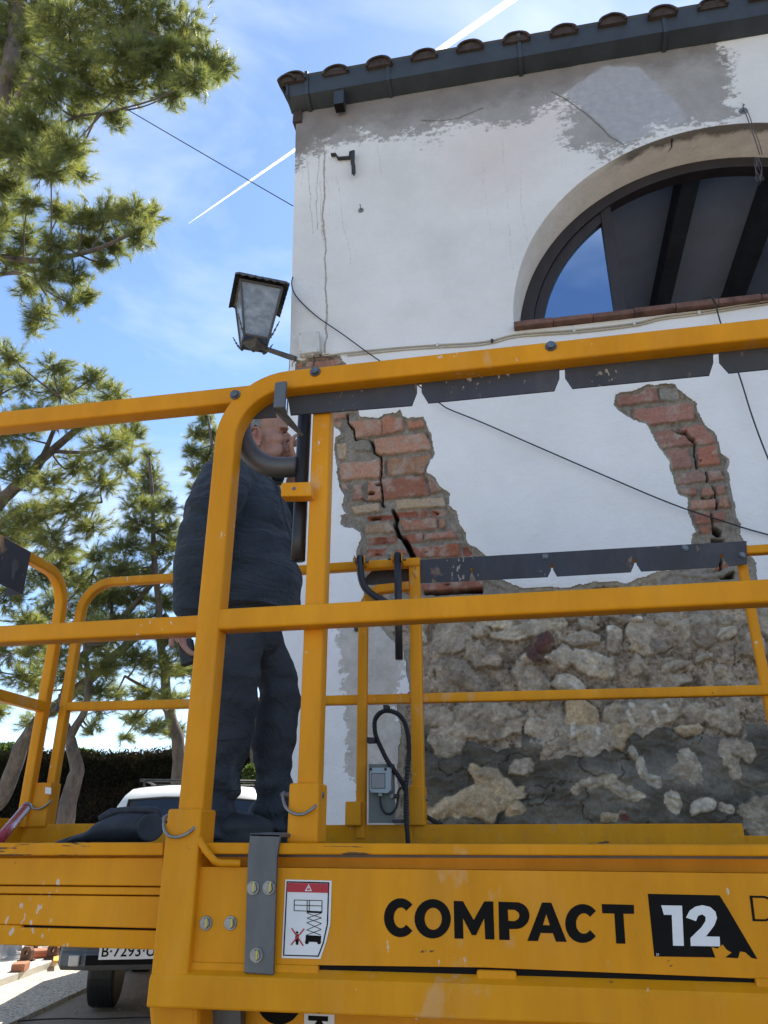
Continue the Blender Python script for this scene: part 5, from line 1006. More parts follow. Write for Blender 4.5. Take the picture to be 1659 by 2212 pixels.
tint(hd(700, 1170), .016, (.17, .135, .12), .75, (1, 2, 1)); tint(hd(680, 1300), .024, (.21, .17, .15), .7, (1, 1.6, 1.1)); tint(hd(735, 1228), .007, (.24, .09, .085), .9, (1, 2.5, .7)); tint(hp_, .08, (.38, .20, .145), .5); tint(hc_, .09, (.40, .19, .15), .6)
dent = np.zeros(len(co)); no = np.empty(len(co)*3, np.float32); body.data.vertices.foreach_get('normal', no); no = no.reshape(-1, 3)
for s_ in (-1, 1):
    dent -= .006*near(hd(700, 955, s_*.030), .013, (1.3, 1, .75)); dent += .0030*near(hd(693, 957, s_*.033), .006, (1.3, 1, .8))
    for q_ in ((640, 900), (625, 930), (640, 1000), (600, 960)): dent -= .0012*near(hd(*q_, s_*.055), .004, (3, 2, .6))
    dent -= .002*near(hd(690, 1130, s_*.03), .006, (.7, 1, 2.4)); dent -= .004*near(hd(352, 985, s_*.082), .009, (.8, 1, 1.6))
dent -= .0035*near(hd(745, 1228), .004, (3, 6, .6)); dent -= .004*near(hd(745, 945), .012)
co2 = co+no*dent[:, None]; body.data.vertices.foreach_set('co', co2.astype(np.float32).ravel()); body.data.update()
setcol(body, 'Col', np.clip(base, .01, 1))
tag(body, 'grey haired man in navy fleece standing on the lift, one hand at his mouth', 'person')
# eyes: dark slit with a hint of white
for s_ in (-1, 1):
    e = MB(); e.ell(hd(694, 958, s_*.0335), (.0075, .006, .0030), None, 14, 8); o = e.build('eye', simple('eye_dark', (.05, .035, .03), .2, 0, .2, 60, 0), None, smooth=True); o.parent = body
def wear(mb, name, vox, mat, it, noise=None): o, c = remesh_build(mb, name, vox, mat, it, noise); o.parent = body; return o, c
# ---- hair: short grey, a thin shell over the skull above the ear line
hr = MB(); 
for q_ in ((385, 780, 330, .0860, 300), (330, 950, 240, .081, 250)): hr.ell(hd(q_[0], q_[1]), (q_[2]*ppm, q_[3], q_[4]*ppm), None, 32, 20)
hm, nt, hb = newmat('grey_hair'); n_ = texn(nt, 160, 6, .7, stretch=(1, 1, .25)); lk(nt, rampn(nt, n_.outputs[0], .3, .7, (.09, .085, .085, 1), (.30, .295, .29, 1)).outputs[0], hb.inputs['Base Color']); hb.inputs['Roughness'].default_value = .7; bump(nt, hb, n_.outputs[0], .8, .004)
hair, hco = wear(hr, 'hair', .005, hm, 2)
bm = bmesh.new(); bm.from_mesh(hair.data)
hpoly = [xz('H', x, y, PY-.06) for x, y in [(-200, 100), (560, 420), (540, 640), (482, 790), (510, 900), (488, 1010), (432, 1030), (405, 905), (330, 860), (262, 900), (262, 1060), (290, 1180), (150, 1230), (-200, 1150)]]
vx = np.array([v.co.x for v in bm.verts]); vz = np.array([v.co.z for v in bm.verts]); kp = inpoly(vx+fbm(vx*90, vz*90, s=2, o=2)*.006, vz, hpoly)
print('hair', kp.sum(), len(kp)); bmesh.ops.delete(bm, geom=[v for v, k_ in zip(list(bm.verts), kp) if not k_], context='VERTS'); bm.to_mesh(hair.data); bm.free()
# eyebrows
for s_ in (-1, 1):
    e = MB(); e.tube(catmull([hd(650, 895, s_*.050), hd(690, 888, s_*.044), hd(735, 905, s_*.028)], 4), [.001, .0015, .002, .002, .002, .002, .002, .0015, .001], 8); o = e.build('eyebrow', hm, None, smooth=True); o.parent = body
# ---- fleece
fm, nt, fb = newmat('navy_fleece'); n_ = texn(nt, 240, 4, .7); n2_ = texn(nt, 5, 6, .6); c_ = rampn(nt, n2_.outputs[0], .3, .75, (.030, .041, .056, 1), (.050, .064, .083, 1)).outputs[0]
c_ = mixc(nt, rampn(nt, texn(nt, 12, 8, .7).outputs[0], .6, .85, (0, 0, 0, 1), (.35, .35, .35, 1)).outputs[0], c_, (.10, .10, .105)); c_ = mixc(nt, .8, c_, rampn(nt, n_.outputs[0], .3, .7, (.7, .7, .7, 1), (1.3, 1.3, 1.3, 1)).outputs[0], 'MULTIPLY')
lk(nt, c_, fb.inputs['Base Color']); fb.inputs['Roughness'].default_value = .95; fb.inputs['Sheen Weight'].default_value = .12; fb.inputs['Specular IOR Level'].default_value = .15; pb = bump(nt, fb, n_.outputs[0], .5, .003); bump(nt, fb, texn(nt, 7, 6, .6, stretch=(1, 1, 2.2), dist=.6).outputs[0], .8, .05, pb)
f = MB(); secs = []
for y, x0_, x1_, dp, dy in ((250, 760, 900, .07, 0), (330, 640, 960, .10, 0), (450, 520, 1080, .17, 0), (560, 470, 1180, .205, 0), (700, 450, 1235, .21, 0), (850, 440, 1275, .205, 0), (1000, 430, 1305, .20, 0), (1180, 425, 1335, .195, 0), (1330, 425, 1352, .19, 0), (1480, 430, 1355, .185, 0), (1600, 440, 1345, .18, 0), (1700, 445, 1338, .192, 0), (1800, 445, 1335, .192, 0), (1870, 450, 1330, .186, 0)):
    a_, b_2 = at('I', x0_, y, PY+.012), at('I', x1_, y, PY+.012); c = (a_+b_2)/2; secs.append((c+Vector((-.004, 0, 0)), (b_2-a_).length/2-.008, dp, Vector((1, 0, 0)), Vector((0, 1, 0))))
f.loft(secs, 40)
AZ_ = PY-.265
capsule(f, [at('I', 700, 430, AZ_+.12), at('I', 570, 530, AZ_+.05), at('I', 480, 800, AZ_+.02), at('I', 355, 1150, AZ_+.01), at('I', 285, 1450, AZ_+.015), at('I', 238, 1760, AZ_+.03)], [(.088, .078), (.092, .085), (.090, .080), (.078, .068), (.066, .058), (.052, .048)], 24)
capsule(f, [at('I', 760, 480, PY+.14), at('I', 850, 600, PY+.235), at('I', 1080, 800, PY+.25), at('I', 1275, 900, PY+.22)], [.085, .075, .066, .062], 20)
capsule(f, [at('I', 1275, 900, PY+.22), at('I', 1320, 740, PY+.16), at('H', 830, 1700, PY+.10)], [.060, .050, .040], 20)
sl_dir = (at('I', 235, 1740, AY)-at('I', 520, 530, AY)).normalized()
def fnoise(c, n):
    x, y, z = c[:, 0], c[:, 1], c[:, 2]
    ax = at('I', 560, 1000, AY).x; arm = sst(ax+.02, ax-.05, x)
    u = z*1+x*.35
    folds = arm*(.0045*np.sin(z*70+x*25+fbm(x*9, z*7, y*9, s=5, o=3)*7)*sst(-.3, .4, fbm(x*6, z*6, y*6, s=8, o=2))+.010*fbm(x*5, z*16, y*5, s=28, o=4))
    tor = .020*(1-arm)*fbm(x*3.2+z*1.8, z*10-x*3, y*3, s=9, o=3)*1.7
    return folds+tor+.0025*fbm(x*18, z*18, y*18, s=10, o=3)
fleece, _ = wear(f, 'fleece_jumper', .0065, fm, 3, fnoise)
# stand collar, dark green lining, open at the front
dc = simple('dark_collar', (.018, .030, .032), .85, 0, .25, 60, .2, 200, .002)
cb = MB(); ring_ = []
cp = [(690, 205, -.02), (760, 250, -.085), (870, 330, -.105), (960, 390, -.095), (1030, 455, -.065), (1110, 470, -.04), (1185, 478, -.02)]
top = [at('I', x, y-4, PY+.03+d_) for x, y, d_ in cp]; bot = [at('I', x-14, y+52, PY+.03+d_*1.12) for x, y, d_ in cp]
T_, B_ = catmull(top, 6), catmull(bot, 6); m_ = len(T_); inn = [t+(Vector((nk.x, PY+.02, t.z))-t).normalized()*.012 for t in T_]
cb.add(T_+B_+inn, [(i, i+1, m_+i+1, m_+i) for i in range(m_-1)]+[(i, 2*m_+i, 2*m_+i+1, i+1) for i in range(m_-1)]); o = cb.build('collar', dc, None, smooth=True); o.parent = body
sm_ = o.modifiers.new('s', 'SOLIDIFY'); sm_.thickness = .006
cb = MB(); capsule(cb, [at('I', 1030, 455, PY-.02), at('I', 1100, 462, PY-.01), at('I', 1180, 475, PY+.005)], [(.011, .02), (.014, .03), (.008, .016)], 12); o = cb.build('collar_flap', dc, None, smooth=True); o.parent = body
z = MB(); z.tube(catmull([at('I', x, y, PY+.03-dd) for x, y, dd in [(1095, 500, .09), (1150, 640, .125), (1185, 780, .135), (1225, 930, .13), (1270, 1080, .10)]], 6), .0022, 8); o = z.build('zip_seam', dc, None, smooth=True); o.parent = body
# ---- trousers
tm, nt, tb = newmat('work_trousers'); n_ = texn(nt, 300, 3, .6); n2_ = texn(nt, 3.5, 6, .6)
c_ = rampn(nt, n2_.outputs[0], .3, .75, (.030, .034, .042, 1), (.058, .063, .073, 1)).outputs[0]; c_ = mixc(nt, rampn(nt, texn(nt, 8, 8, .65).outputs[0], .58, .85, (0, 0, 0, 1), (.7, .7, .7, 1)).outputs[0], c_, (.135, .14, .145))
lk(nt, c_, tb.inputs['Base Color']); tb.inputs['Roughness'].default_value = .9; tb.inputs['Specular IOR Level'].default_value = .2; pb = bump(nt, tb, n_.outputs[0], .3, .0015); bump(nt, tb, texn(nt, 8, 6, .6, stretch=(1.6, 1, 1.3), dist=.8).outputs[0], .8, .045, pb)
t = MB()
def legsec(rows, Yc, dp): 
    secs = []
    for (y, x0_, x1_), d_ in zip(rows, dp):
        a_, b_2 = at('J', x0_, y, Yc), at('J', x1_, y, Yc); secs.append(((a_+b_2)/2, (b_2-a_).length/2-(.003 if Yc < PY else .009), d_, Vector((1, 0, 0)), Vector((0, 1, 0))))
    t.loft(secs, 32)
legsec([(-60, 480, 850), (120, 430, 850), (300, 385, 850), (500, 380, 828), (720, 372, 812), (950, 362, 800), (1120, 352, 755), (1300, 340, 722), (1450, 325, 690), (1600, 312, 655), (1700, 305, 642), (1800, 300, 612), (1900, 296, 600), (1985, 290, 600), (2040, 292, 625), (2085, 300, 622), (2100, 320, 600)], PY-.075, [.05, .07, .11, .115, .11, .102, .098, .095, .090, .086, .084, .082, .082, .085, .090, .088, .07])
legsec([(-60, 700, 960), (120, 670, 990), (300, 660, 1025), (500, 720, 1090), (700, 790, 1160), (850, 800, 1172), (1000, 795, 1165), (1150, 760, 1150), (1300, 738, 1140), (1400, 760, 1128), (1500, 782, 1122), (1650, 800, 1115), (1780, 775, 1110), (1900, 775, 1105), (1975, 800, 1100), (2010, 760, 1105), (2040, 770, 1100)], PY+.19, [.08, .10, .12, .115, .11, .104, .10, .097, .094, .090, .087, .084, .084, .085, .08, .085, .07])
t.ell(at('J', 690, 320, PY+.05), (.125, .16, .10), None, 24, 16)
def tnoise(c, n):
    x, y, z = c[:, 0], c[:, 1], c[:, 2]; lo_ = sst(1.95, 1.60, z); kn = np.exp(-((z-2.02)/.10)**2)
    r_ = .010*fbm(x*5+z*4, z*9-x*4, y*4, s=19, o=3)*1.6+lo_*.014*np.sin(z*85+fbm(x*9, z*5, y*9, s=21, o=2)*5)*.55+kn*.010*np.sin(z*60+x*30+fbm(x*8, z*8, y*8, s=23, o=2)*4)*.5
    return r_+.0015*fbm(x*25, z*25, y*25, s=24, o=2)
trs, _ = wear(t, 'trousers', .0065, tm, 3, tnoise)
# seams, knee panel and pocket stitched on the near leg
se = MB(); Yn = PY-.075
def onleg(x, y, k=1.0):
    rowx = np.interp(y, [300, 720, 1120, 1450, 1800, 2040], [(385+850)/2, 592, 553, 507, 456, 458]); rw = np.interp(y, [300, 720, 1120, 1450, 1800, 2040], [232, 220, 201, 182, 156, 166]); dp = np.interp(y, [300, 720, 1120, 1450, 1800, 2040], [.125, .11, .098, .09, .082, .09])
    u = min(.98, abs((x-rowx)/rw)); return at('J', x, y, Yn-dp*math.sqrt(1-u*u)*.97-.002)
def seam(pts, r=.0016): se.tube(catmull([onleg(*p) for p in pts], 5), r, 6)
seam([(478, 300), (470, 600), (458, 900), (445, 1200), (420, 1500), (412, 1750)], .0018); seam([(450, 1250), (560, 1245), (640, 1232), (735, 1228)]); seam([(450, 1370), (560, 1368), (610, 1362)]); seam([(545, 300), (520, 360), (490, 415), (480, 360)]); seam([(425, 1670), (560, 1680), (640, 1690)]); seam([(395, 910), (455, 905)]); seam([(362, 1225), (435, 1222), (445, 1100)])
o = se.build('seam', simple('seam_thread', (.020, .024, .032), .9, 0, .2, 60, 0), None, smooth=True); o.parent = trs
pt = MB(); a4 = [onleg(372, 1012), onleg(408, 1012), onleg(405, 1150), onleg(368, 1150)]; pt.add([p+Vector((0, -.006, 0)) for p in a4]+[p for p in a4], [(0, 1, 2, 3), (0, 4, 5, 1), (1, 5, 6, 2), (2, 6, 7, 3), (3, 7, 4, 0)]); o = pt.build('pocket_patch', simple('patch_grey', (.10, .115, .13), .9, 0, .2, 60, 0), None); o.parent = trs
pt = MB(); pt.ell(onleg(385, 1085)+Vector((0, -.0065, 0)), (.005, .001, .004)); o = pt.build('patch_mark', M['redprint'], None); o.parent = trs
# shoes
for a_, Yk in ((440, PY-.08), (900, PY+.21)):
    s_ = MB(); base_ = at('J', a_, 2060, Yk); s_.ell((base_.x+.05, Yk, 1.585), (.135, .05, .045), None, 24, 12); s_.ell((base_.x-.01, Yk, 1.62), (.07, .045, .07), None, 20, 12); s_.box(base_.x-.08, base_.x+.18, Yk-.045, Yk+.045, 1.541, 1.565)
    o, _ = wear(s_, 'shoe', .006, simple('black_shoe', (.018, .018, .02), .6, 0, .3, 30, .2), 4)
# phone held in the hanging hand
ph = MB(); pc = at('J', 205, 520, AY); ph.sweep([pc+Vector((-.016, .0, .05)), pc+Vector((.004, .0, -.025))], .03, .045, side=(0, 1, 0), rad=.008); o = ph.build('glove', simple('black_glove', (.02, .021, .025), .6, 0, .3, 40, .5, 90, .006), None, bevel=.004)
tag(o, 'small black tool held in the hanging hand of the man', 'hand tool'); o.name = 'hand_tool'
# ================================================================== THINGS ON THE WALL AND THE DECK
def top(mb, name, mat, label, cat, bevel=0, smooth=False, group=None):
    o = mb.build(name, mat, None, smooth=smooth, bevel=bevel); return tag(o, label, cat, group)
WF = WY-.012
cable = simple('black_cable', (.016, .016, .018), .6, 0, .2, 20, 0)
# overhead wire from the left to the house corner
A0 = at('D', 0, 68, 3.2); A1 = at('D', 633, 445, WY-.01); A00 = A0+(A0-A1)*1.5
b = MB(); pts = [A00+(A1-A00)*t+Vector((0, 0, -.10*4*t*(1-t)*(0 if False else .3))) for t in np.linspace(0, 1, 24)]; b.tube(pts, .0035, 8)
top(b, 'overhead_cable', cable, 'thin black overhead wire running from the pine to the upper house corner', 'cable', smooth=True)
# slack cable from the corner across the wall
b = MB(); P = [(633, 598), (630, 615), (640, 640), (680, 680), (740, 722), (815, 776), (880, 815), (935, 858), (955, 875), (975, 886), (1040, 912), (1150, 960), (1300, 1025), (1450, 1088), (1560, 1125), (1659, 1155), (1900, 1215)]
b.tube(catmull([at('D', x, y, WF-.006-.02*(1 if 3 < i < 14 else 0)) for i, (x, y) in enumerate(P)], 6), .0042, 8)
top(b, 'hanging_cable', cable, 'slack black cable sagging across the white wall between the brick patches', 'cable', smooth=True)
b = MB(); P = [(1520, 645), (1535, 640), (1545, 655), (1555, 692), (1575, 750), (1600, 820), (1625, 900), (1659, 990), (1720, 1130)]
b.tube(catmull([at('D', x, y, WY-.06) for x, y in P], 6), .0045, 8); top(b, 'hanging_cable', cable, 'black cable dropping from the window sill at the right', 'cable', smooth=True)
# cream cable clipped below the sill
cream = simple('cream_cable', (.42, .38, .29), .6, 0, .15, 20, 0)
rt_ = [(690, 745), (694, 760), (702, 768), (750, 762), (850, 752), (945, 745), (1020, 741), (1065, 735), (1120, 722), (1250, 712), (1370, 698), (1430, 684), (1510, 674), (1659, 650), (1900, 615)]
cw = empty('wall_cable', at('D', 945, 745, WY), 'cream cable clipped along the wall under the window sill', 'cable')
b = MB(); b.tube(catmull([at('D', x, y, WF) for x, y in rt_], 6), .0055, 8); b.build('cable_run', cream, cw, smooth=True)
b = MB(); b.tube(catmull([at('D', x, y+6, WF+.004) for x, y in rt_[3:]], 6), .004, 8); b.build('cable_run', cream, cw, smooth=True)
for x, y in ((945, 746), (1063, 737), (1370, 699), (1510, 676), (1240, 714)):
    b = MB(); c = at('D', x, y, WF); b.box(c.x-.008, c.x+.008, c.y-.010, c.y+.01, c.z-.013, c.z+.012); b.build('cable_clip', M['whiteplastic'] if x != 1063 else M['iron'], cw, bevel=.002)
# junction box
jb = empty('junction_box', at('D', 666, 740, WY), 'small white junction box on the house corner under the lantern cable', 'junction box')
b = MB(); b.prism(px('D', [(644, 718), (689, 714), (690, 758), (645, 764)], WY-.06), WY-.06, WY-.02); b.build('lid', M['whiteplastic'], jb, bevel=.004)
b = MB(); b.prism(px('D', [(646, 722), (687, 718), (688, 766), (647, 770)], WY-.02), WY-.018, WY+.01); b.build('housing', M['whiteplastic'], jb, bevel=.004)
for p in ((648, 722), (685, 718), (686, 755), (649, 760)): b = MB(); c = at('D', *p, WY-.06); b.tube([c, c+Vector((0, -.002, 0))], .003, 8); b.build('screw', M['iron'], jb)
for p in ((657, 768), (676, 766)): b = MB(); c = at('D', *p, WY-.03); b.tube([c+Vector((0, 0, .01)), c+Vector((0, 0, -.008))], .011, 14); b.build('cable_gland', M['whiteplastic'], jb, smooth=False)
b = MB(); b.tube(catmull([at('D', x, y, WY-.035) for x, y in [(678, 768), (679, 780), (676, 800), (677, 830)]], 5), .0035, 8); b.build('lead', cable, jb, smooth=True)
lantern_iron = simple('lantern_iron', (.085, .085, .085), .7, .2, .35, 20, .4, 90, .004)
# lantern on its arm
lt = empty('lantern', at('D', 640, 775, WY), 'old black four sided lantern with frosted panes on an arm at the house corner', 'lantern')
lc = at('D', 556, 672, WY-.10); LX, LYc = lc.x, lc.y
zt_, zb_, zr = at('D', 557, 640, LYc).z, at('D', 557, 742, LYc).z, at('D', 557, 610, LYc).z
gm, nt, gb = newmat('frosted_glass'); n_ = texn(nt, 14, 7, .65); lk(nt, rampn(nt, n_.outputs[0], .35, .7, (.20, .23, .26, 1), (.50, .53, .56, 1)).outputs[0], gb.inputs['Base Color']); gb.inputs['Roughness'].default_value = .25; gb.inputs['Transmission Weight'].default_value = .35; bump(nt, gb, n_.outputs[0], .3, .01)
ca, sa_ = math.cos(R(28)), math.sin(R(28))
def lp(u, v, z): return Vector((LX+u*ca-v*sa_, LYc+u*sa_+v*ca, z))
ht, hb_ = .140, .080
def seg(z): return hb_+(ht-hb_)*(z-zb_)/(zt_-zb_)
cs_ = [(-1, -1), (1, -1), (1, 1), (-1, 1)]
for k in range(4):
    (u0, v0), (u1_, v1_) = cs_[k], cs_[(k+1) % 4]
    b = MB(); b.tube([lp(u0*hb_, v0*hb_, zb_), lp(u0*ht, v0*ht, zt_)], .0085, 6); b.build('corner_bar', lantern_iron, lt)
    b = MB(); g0 = .985; b.add([lp(u0*hb_*g0, v0*hb_*g0, zb_), lp(u1_*hb_*g0, v1_*hb_*g0, zb_), lp(u1_*ht*g0, v1_*ht*g0, zt_), lp(u0*ht*g0, v0*ht*g0, zt_)]+[lp(u0*hb_*.95, v0*hb_*.95, zb_), lp(u1_*hb_*.95, v1_*hb_*.95, zb_), lp(u1_*ht*.96, v1_*ht*.96, zt_), lp(u0*ht*.96, v0*ht*.96, zt_)], [(0, 1, 2, 3), (7, 6, 5, 4)]); b.build('glass_pane', gm, lt, fix=False)
    b = MB(); b.tube([lp(u0*hb_, v0*hb_, zb_+.005), lp(u1_*hb_, v1_*hb_, zb_+.005)], .009, 6); b.build('frame_bar', lantern_iron, lt); b = MB(); b.tube([lp(u0*ht, v0*ht, zt_-.005), lp(u1_*ht, v1_*ht, zt_-.005)], .009, 6); b.build('frame_bar', lantern_iron, lt)
    # scalloped roof side
    b = MB(); r_ = .182; n = 14; vs = [lp(0, 0, zr+.05)]; 
    for i in range(n+1):
        t = i/n; u = u0+(u1_-u0)*t; v = v0+(v1_-v0)*t; vs.append(lp(u*r_, v*r_, zt_+.010+.012*(i % 2)))
    for i in range(n+1):
        t = i/n; u = u0+(u1_-u0)*t; v = v0+(v1_-v0)*t; vs.append(lp(u*r_, v*r_, zt_-.006+.012*(i % 2)))
    b.add(vs, [(0, i+1, i+2) for i in range(n)]+[(i+1, n+i+2, n+i+3, i+2) for i in range(n)]); o = b.build('lantern_roof', lantern_iron, lt, fix=False)
b = MB(); b.add([lp(u*.118, v*.118, zt_+.002) for u, v in cs_], [(0, 3, 2, 1)]); b.build('ceiling_plate', lantern_iron, lt, fix=False)
b = MB(); b.loft([(lp(0, 0, z_), r_, r_, Vector((ca, sa_, 0)), Vector((-sa_, ca, 0))) for z_, r_ in ((zb_+.002, .085), (zb_-.018, .075), (zb_-.03, .045), (zb_-.045, .035))], 4); b.build('base_cup', lantern_iron, lt)
for (u, v) in cs_[:4]:      # serrated leaves rising from the base corners
    b = MB(); p0_, p1_, p2_ = lp(u*.072, v*.072, zb_-.01), lp(u*.10, v*.10, zb_+.03), lp(u*(.135), v*.135, zb_+.115); C_ = catmull([p0_, p1_, p2_], 9)
    b.tube(C_, [(.011-.0004*i)*(1.25 if i % 3 == 0 else .65) for i in range(len(C_))], 6); b.build('leaf_ornament', lantern_iron, lt)
a0, a1 = at('D', 535, 742, WY-.06), at('D', 640, 776, WY+.0)
b = MB(); b.sweep([lp(0, 0, zb_-.04), a0+Vector((.02, 0, -.004)), a1], .035, .028, side=(0, 1, 0), rad=.003); b.build('arm', lantern_iron, lt)
b = MB(); b.tube(catmull([at('D', x, y, WY-.02) for x, y in [(640, 779), (632, 784), (631, 792)]], 4), .0025, 6); b.build('loose_wire', cable, lt)
# iron bracket, eye screw, hook with loop of wire, old bracket low down
b = MB(); b.sweep([at('X', x, y, WY-.02) for x, y in [(338, 1013), (368, 1010), (385, 1036), (460, 1030), (462, 1000), (478, 998)]], .03, .010, rad=.002)
ib = tag(bpy.data.objects.new('x', None)); bpy.data.objects.remove(ib)
ibr = empty('wall_bracket', at('X', 480, 1050, WY), 'rusty bent iron bracket fixed high on the white wall', 'bracket'); b.build('cross_bar', M['iron'], ibr)
b = MB(); b.sweep([at('X', x, y, WY-.045) for x, y in [(480, 985), (478, 1060), (484, 1085), (485, 1135)]], .012, .03, rad=.002); b.build('drop_bar', M['iron'], ibr)
b = MB(); b.tube([at('X', 486, 1130, WY-.045), at('X', 487, 1146, WY-.045)], .006, 8); b.build('bolt', M['iron'], ibr)
def screw_eye(name, c, x, y, label, s=1):
    e = empty(name, at(c, x, y, WY), label, 'screw hook'); p = at(c, x, y, WY-.014); b = MB(); b.tube([Vector((p.x, WY+.002, p.z)), Vector((p.x, WY-.004, p.z))], .020*s, 16); b.build('washer', M['zinc'], e)
    b = MB(); b.tube([Vector((p.x, WY, p.z)), p]+[p+Vector((0, -.012+.012*math.cos(R(k)), .014+.014*math.sin(R(k)))) for k in range(-90, 200, 30)], .0035*s, 8); b.build('hook', M['zinc'], e, smooth=True); return e
screw_eye('screw_hook', 'X', 530, 1365, 'small zinc screw eye with washer alone on the white wall')
h2 = screw_eye('screw_hook', 'G', 1500, 715, 'galvanised wall hook above the arched window at the right', 1.5)
wl = MB(); wl.tube(catmull([at('G', x, y, WY-yy) for x, y, yy in [(1495, 700, .03), (1515, 745, .05), (1545, 830, .04), (1580, 930, .0), (1605, 1010, -.06)]], 6), .0035, 6); wl.tube(catmull([at('G', x, y, WY-yy) for x, y, yy in [(1510, 705, .03), (1535, 750, .05), (1562, 830, .04), (1600, 930, .0), (1622, 1010, -.06)]], 6), .003, 6)
for k in range(8): wl.tube(catmull([at('G', 1590+rng.uniform(-15, 15), 1030, WY-.07+.1), at('G', 1590+rng.uniform(-20, 40), 1100, WY+.03), at('G', 1585+rng.uniform(-40, 50), 1185+rng.uniform(-20, 25), WY+.03)], 4), .0016, 4)
top(wl, 'wire_strand', simple('frayed_wire', (.10, .09, .10), .8, 0, .2, 20, 0), 'frayed loop of dark wire hanging from the hook into the arch', 'wire', smooth=True)
b = MB(); b.prism(px('L', [(140, 1235), (200, 1235), (200, 1275), (222, 1278), (222, 1295), (200, 1300), (216, 1310), (216, 1405), (163, 1412), (162, 1310), (140, 1300)], WY-.03), WY-.03, WY); top(b, 'hinge_stub', M['iron'], 'rusted iron hinge stub in the plaster left of the far gate post', 'hinge', bevel=.002)
# red bar leaning in the left corner of the deck
rb = simple('red_enamel', (.42, .03, .04), .25, 0, .2, 12, 0); b = MB(); p0_, p1_ = at('T', -70, 1365, 2.2), at('T', 130, 1125, 2.6)
rbo = empty('red_bar', p0_, 'red metal tube with steel end leaning in the left corner of the deck', 'tube'); b.tube([p0_, p1_], .017, 16); b.build('tube', rb, rbo, smooth=True)
b = MB(); b.tube([p1_-(p1_-p0_)*.02, p1_+(p1_-p0_)*.03], .0175, 16); b.build('end_cap', M['zinc'], rbo, smooth=True)
b = MB(); d_ = (p1_-p0_).normalized(); b.tube([p0_+Vector((.012, -.015, 0)), p1_+Vector((.012, -.015, 0))], .004, 8); b.build('highlight_strip', M['white'], rbo, smooth=True)  # thin white rod stands in for the highlight along the red tube
# rotary hammer lying on the deck
hmr = empty('rotary_hammer', at('K', 700, 960, 2.15), 'dusty black rotary hammer lying on the lift deck beside the corner post', 'power tool'); HmY = 2.15
hbk = simple('dusty_black_casing', (.026, .028, .034), .62, 0, .75, 22, .25, 140, .003)
def hs(x, y0_, y1_, d_): a_, b_2 = at('K', x, y0_, HmY), at('K', x, y1_, HmY); return ((a_+b_2)/2, (b_2-a_).length/2, d_, Vector((0, 0, 1)), Vector((0, 1, 0)))
b = MB(); b.loft([hs(170, 960, 990, .012), hs(250, 915, 985, .024), hs(330, 890, 985, .030), hs(350, 880, 990, .033), hs(395, 850, 985, .036), hs(440, 800, 985, .040), hs(560, 745, 985, .046), hs(650, 715, 985, .050), hs(700, 712, 985, .052), hs(870, 715, 985, .052), hs(925, 735, 985, .050), hs(965, 790, 975, .040), hs(978, 850, 960, .02)], 28); b.build('motor_body', hbk, hmr, smooth=True, bevel=0)
b = MB(); b.tube([at('K', 925, 850, HmY-.045), at('K', 935, 850, HmY-.056)], .036, 28); b.build('motor_cap', hbk, hmr, bevel=.004)
for k in range(7): b = MB(); b.box(0, 0, 0, 0, 0, 0); c = at('K', 880, 745+k*28, HmY-.0535+.00012*(k-3)**2*8); b = MB(); b.box(c.x-.012, c.x+.006, c.y, c.y+.02, c.z-.0022, c.z+.0022); b.build('vent_rib', M['rubber'], hmr)
for k in range(3): b = MB(); p_ = at('K', 385+k*18, 905-k*16, HmY-.034-k*.002); b.tube([p_, p_+(at('K', 360+k*18, 880-k*14, HmY-.03)-at('K', 400+k*18, 900-k*16, HmY-.03))*.6], .003, 6); b.build('vent_rib', M['rubber'], hmr)
b = MB(); b.tube(catmull([at('K', x, y, HmY) for x, y in [(470, 780), (560, 722), (620, 700), (750, 690), (900, 688), (980, 700), (995, 740), (965, 770)]], 5), [.014]*8+[.011]*28, 12); b.build('handle', hbk, hmr, smooth=True)
b = MB(); b.tube([at('K', 968, 742, HmY+.005), at('K', 1008, 748, HmY+.005)], .013, 14); b.tube([at('K', 965, 765, HmY+.005), at('K', 1005, 775, HmY+.005)], .013, 14); b.build('cord_boss', M['rubber'], hmr, smooth=True)
b = MB(); b.tube(catmull([at('K', x, y, HmY+.01) for x, y in [(1000, 755), (1040, 775), (1100, 790), (1180, 780), (1250, 830), (1330, 960)]], 5), .0045, 8); b.build('cord', M['rubber'], hmr, smooth=True)
b = MB(); b.tube([at('K', 60, 1010, HmY), at('K', 230, 955, HmY)], .010, 12); b.build('chuck', M['rubber'], hmr, smooth=True)
# ================================================================== GROUND, VEHICLE, TREES, SKY THINGS
def grid_ground():
    xs_ = np.concatenate([np.linspace(-400, -14, 14), np.arange(-13.5, 4, .06), np.linspace(4.5, 400, 14)]); ys_ = np.concatenate([np.linspace(-200, -3, 10), np.arange(-2.5, 17, .06), np.linspace(17.5, 900, 18)])
    X_, Y_ = np.meshgrid(xs_, ys_); ins = sst(-14, -12, X_)*sst(5, 3, X_)*sst(-3, -2, Y_)*sst(17, 15, Y_)
    Z_ = GZ+ins*(fbm(X_*.8, Y_*.8, s=701, o=4)*.025+fbm(X_*7, Y_*7, s=702, o=3)*.008-.01); n_ = len(xs_); m_ = len(ys_); I_ = np.arange(n_*m_).reshape(m_, n_)
    return npmesh('ground', np.stack([X_, Y_, Z_], -1).reshape(-1, 3), np.stack([I_[:-1, :-1], I_[:-1, 1:], I_[1:, 1:], I_[1:, :-1]], -1).reshape(-1, 4), gmat)
gmat, nt, gb = newmat('sandy_ground'); n1 = texn(nt, 1.2, 8, .65); n2 = texn(nt, 26, 8, .75)
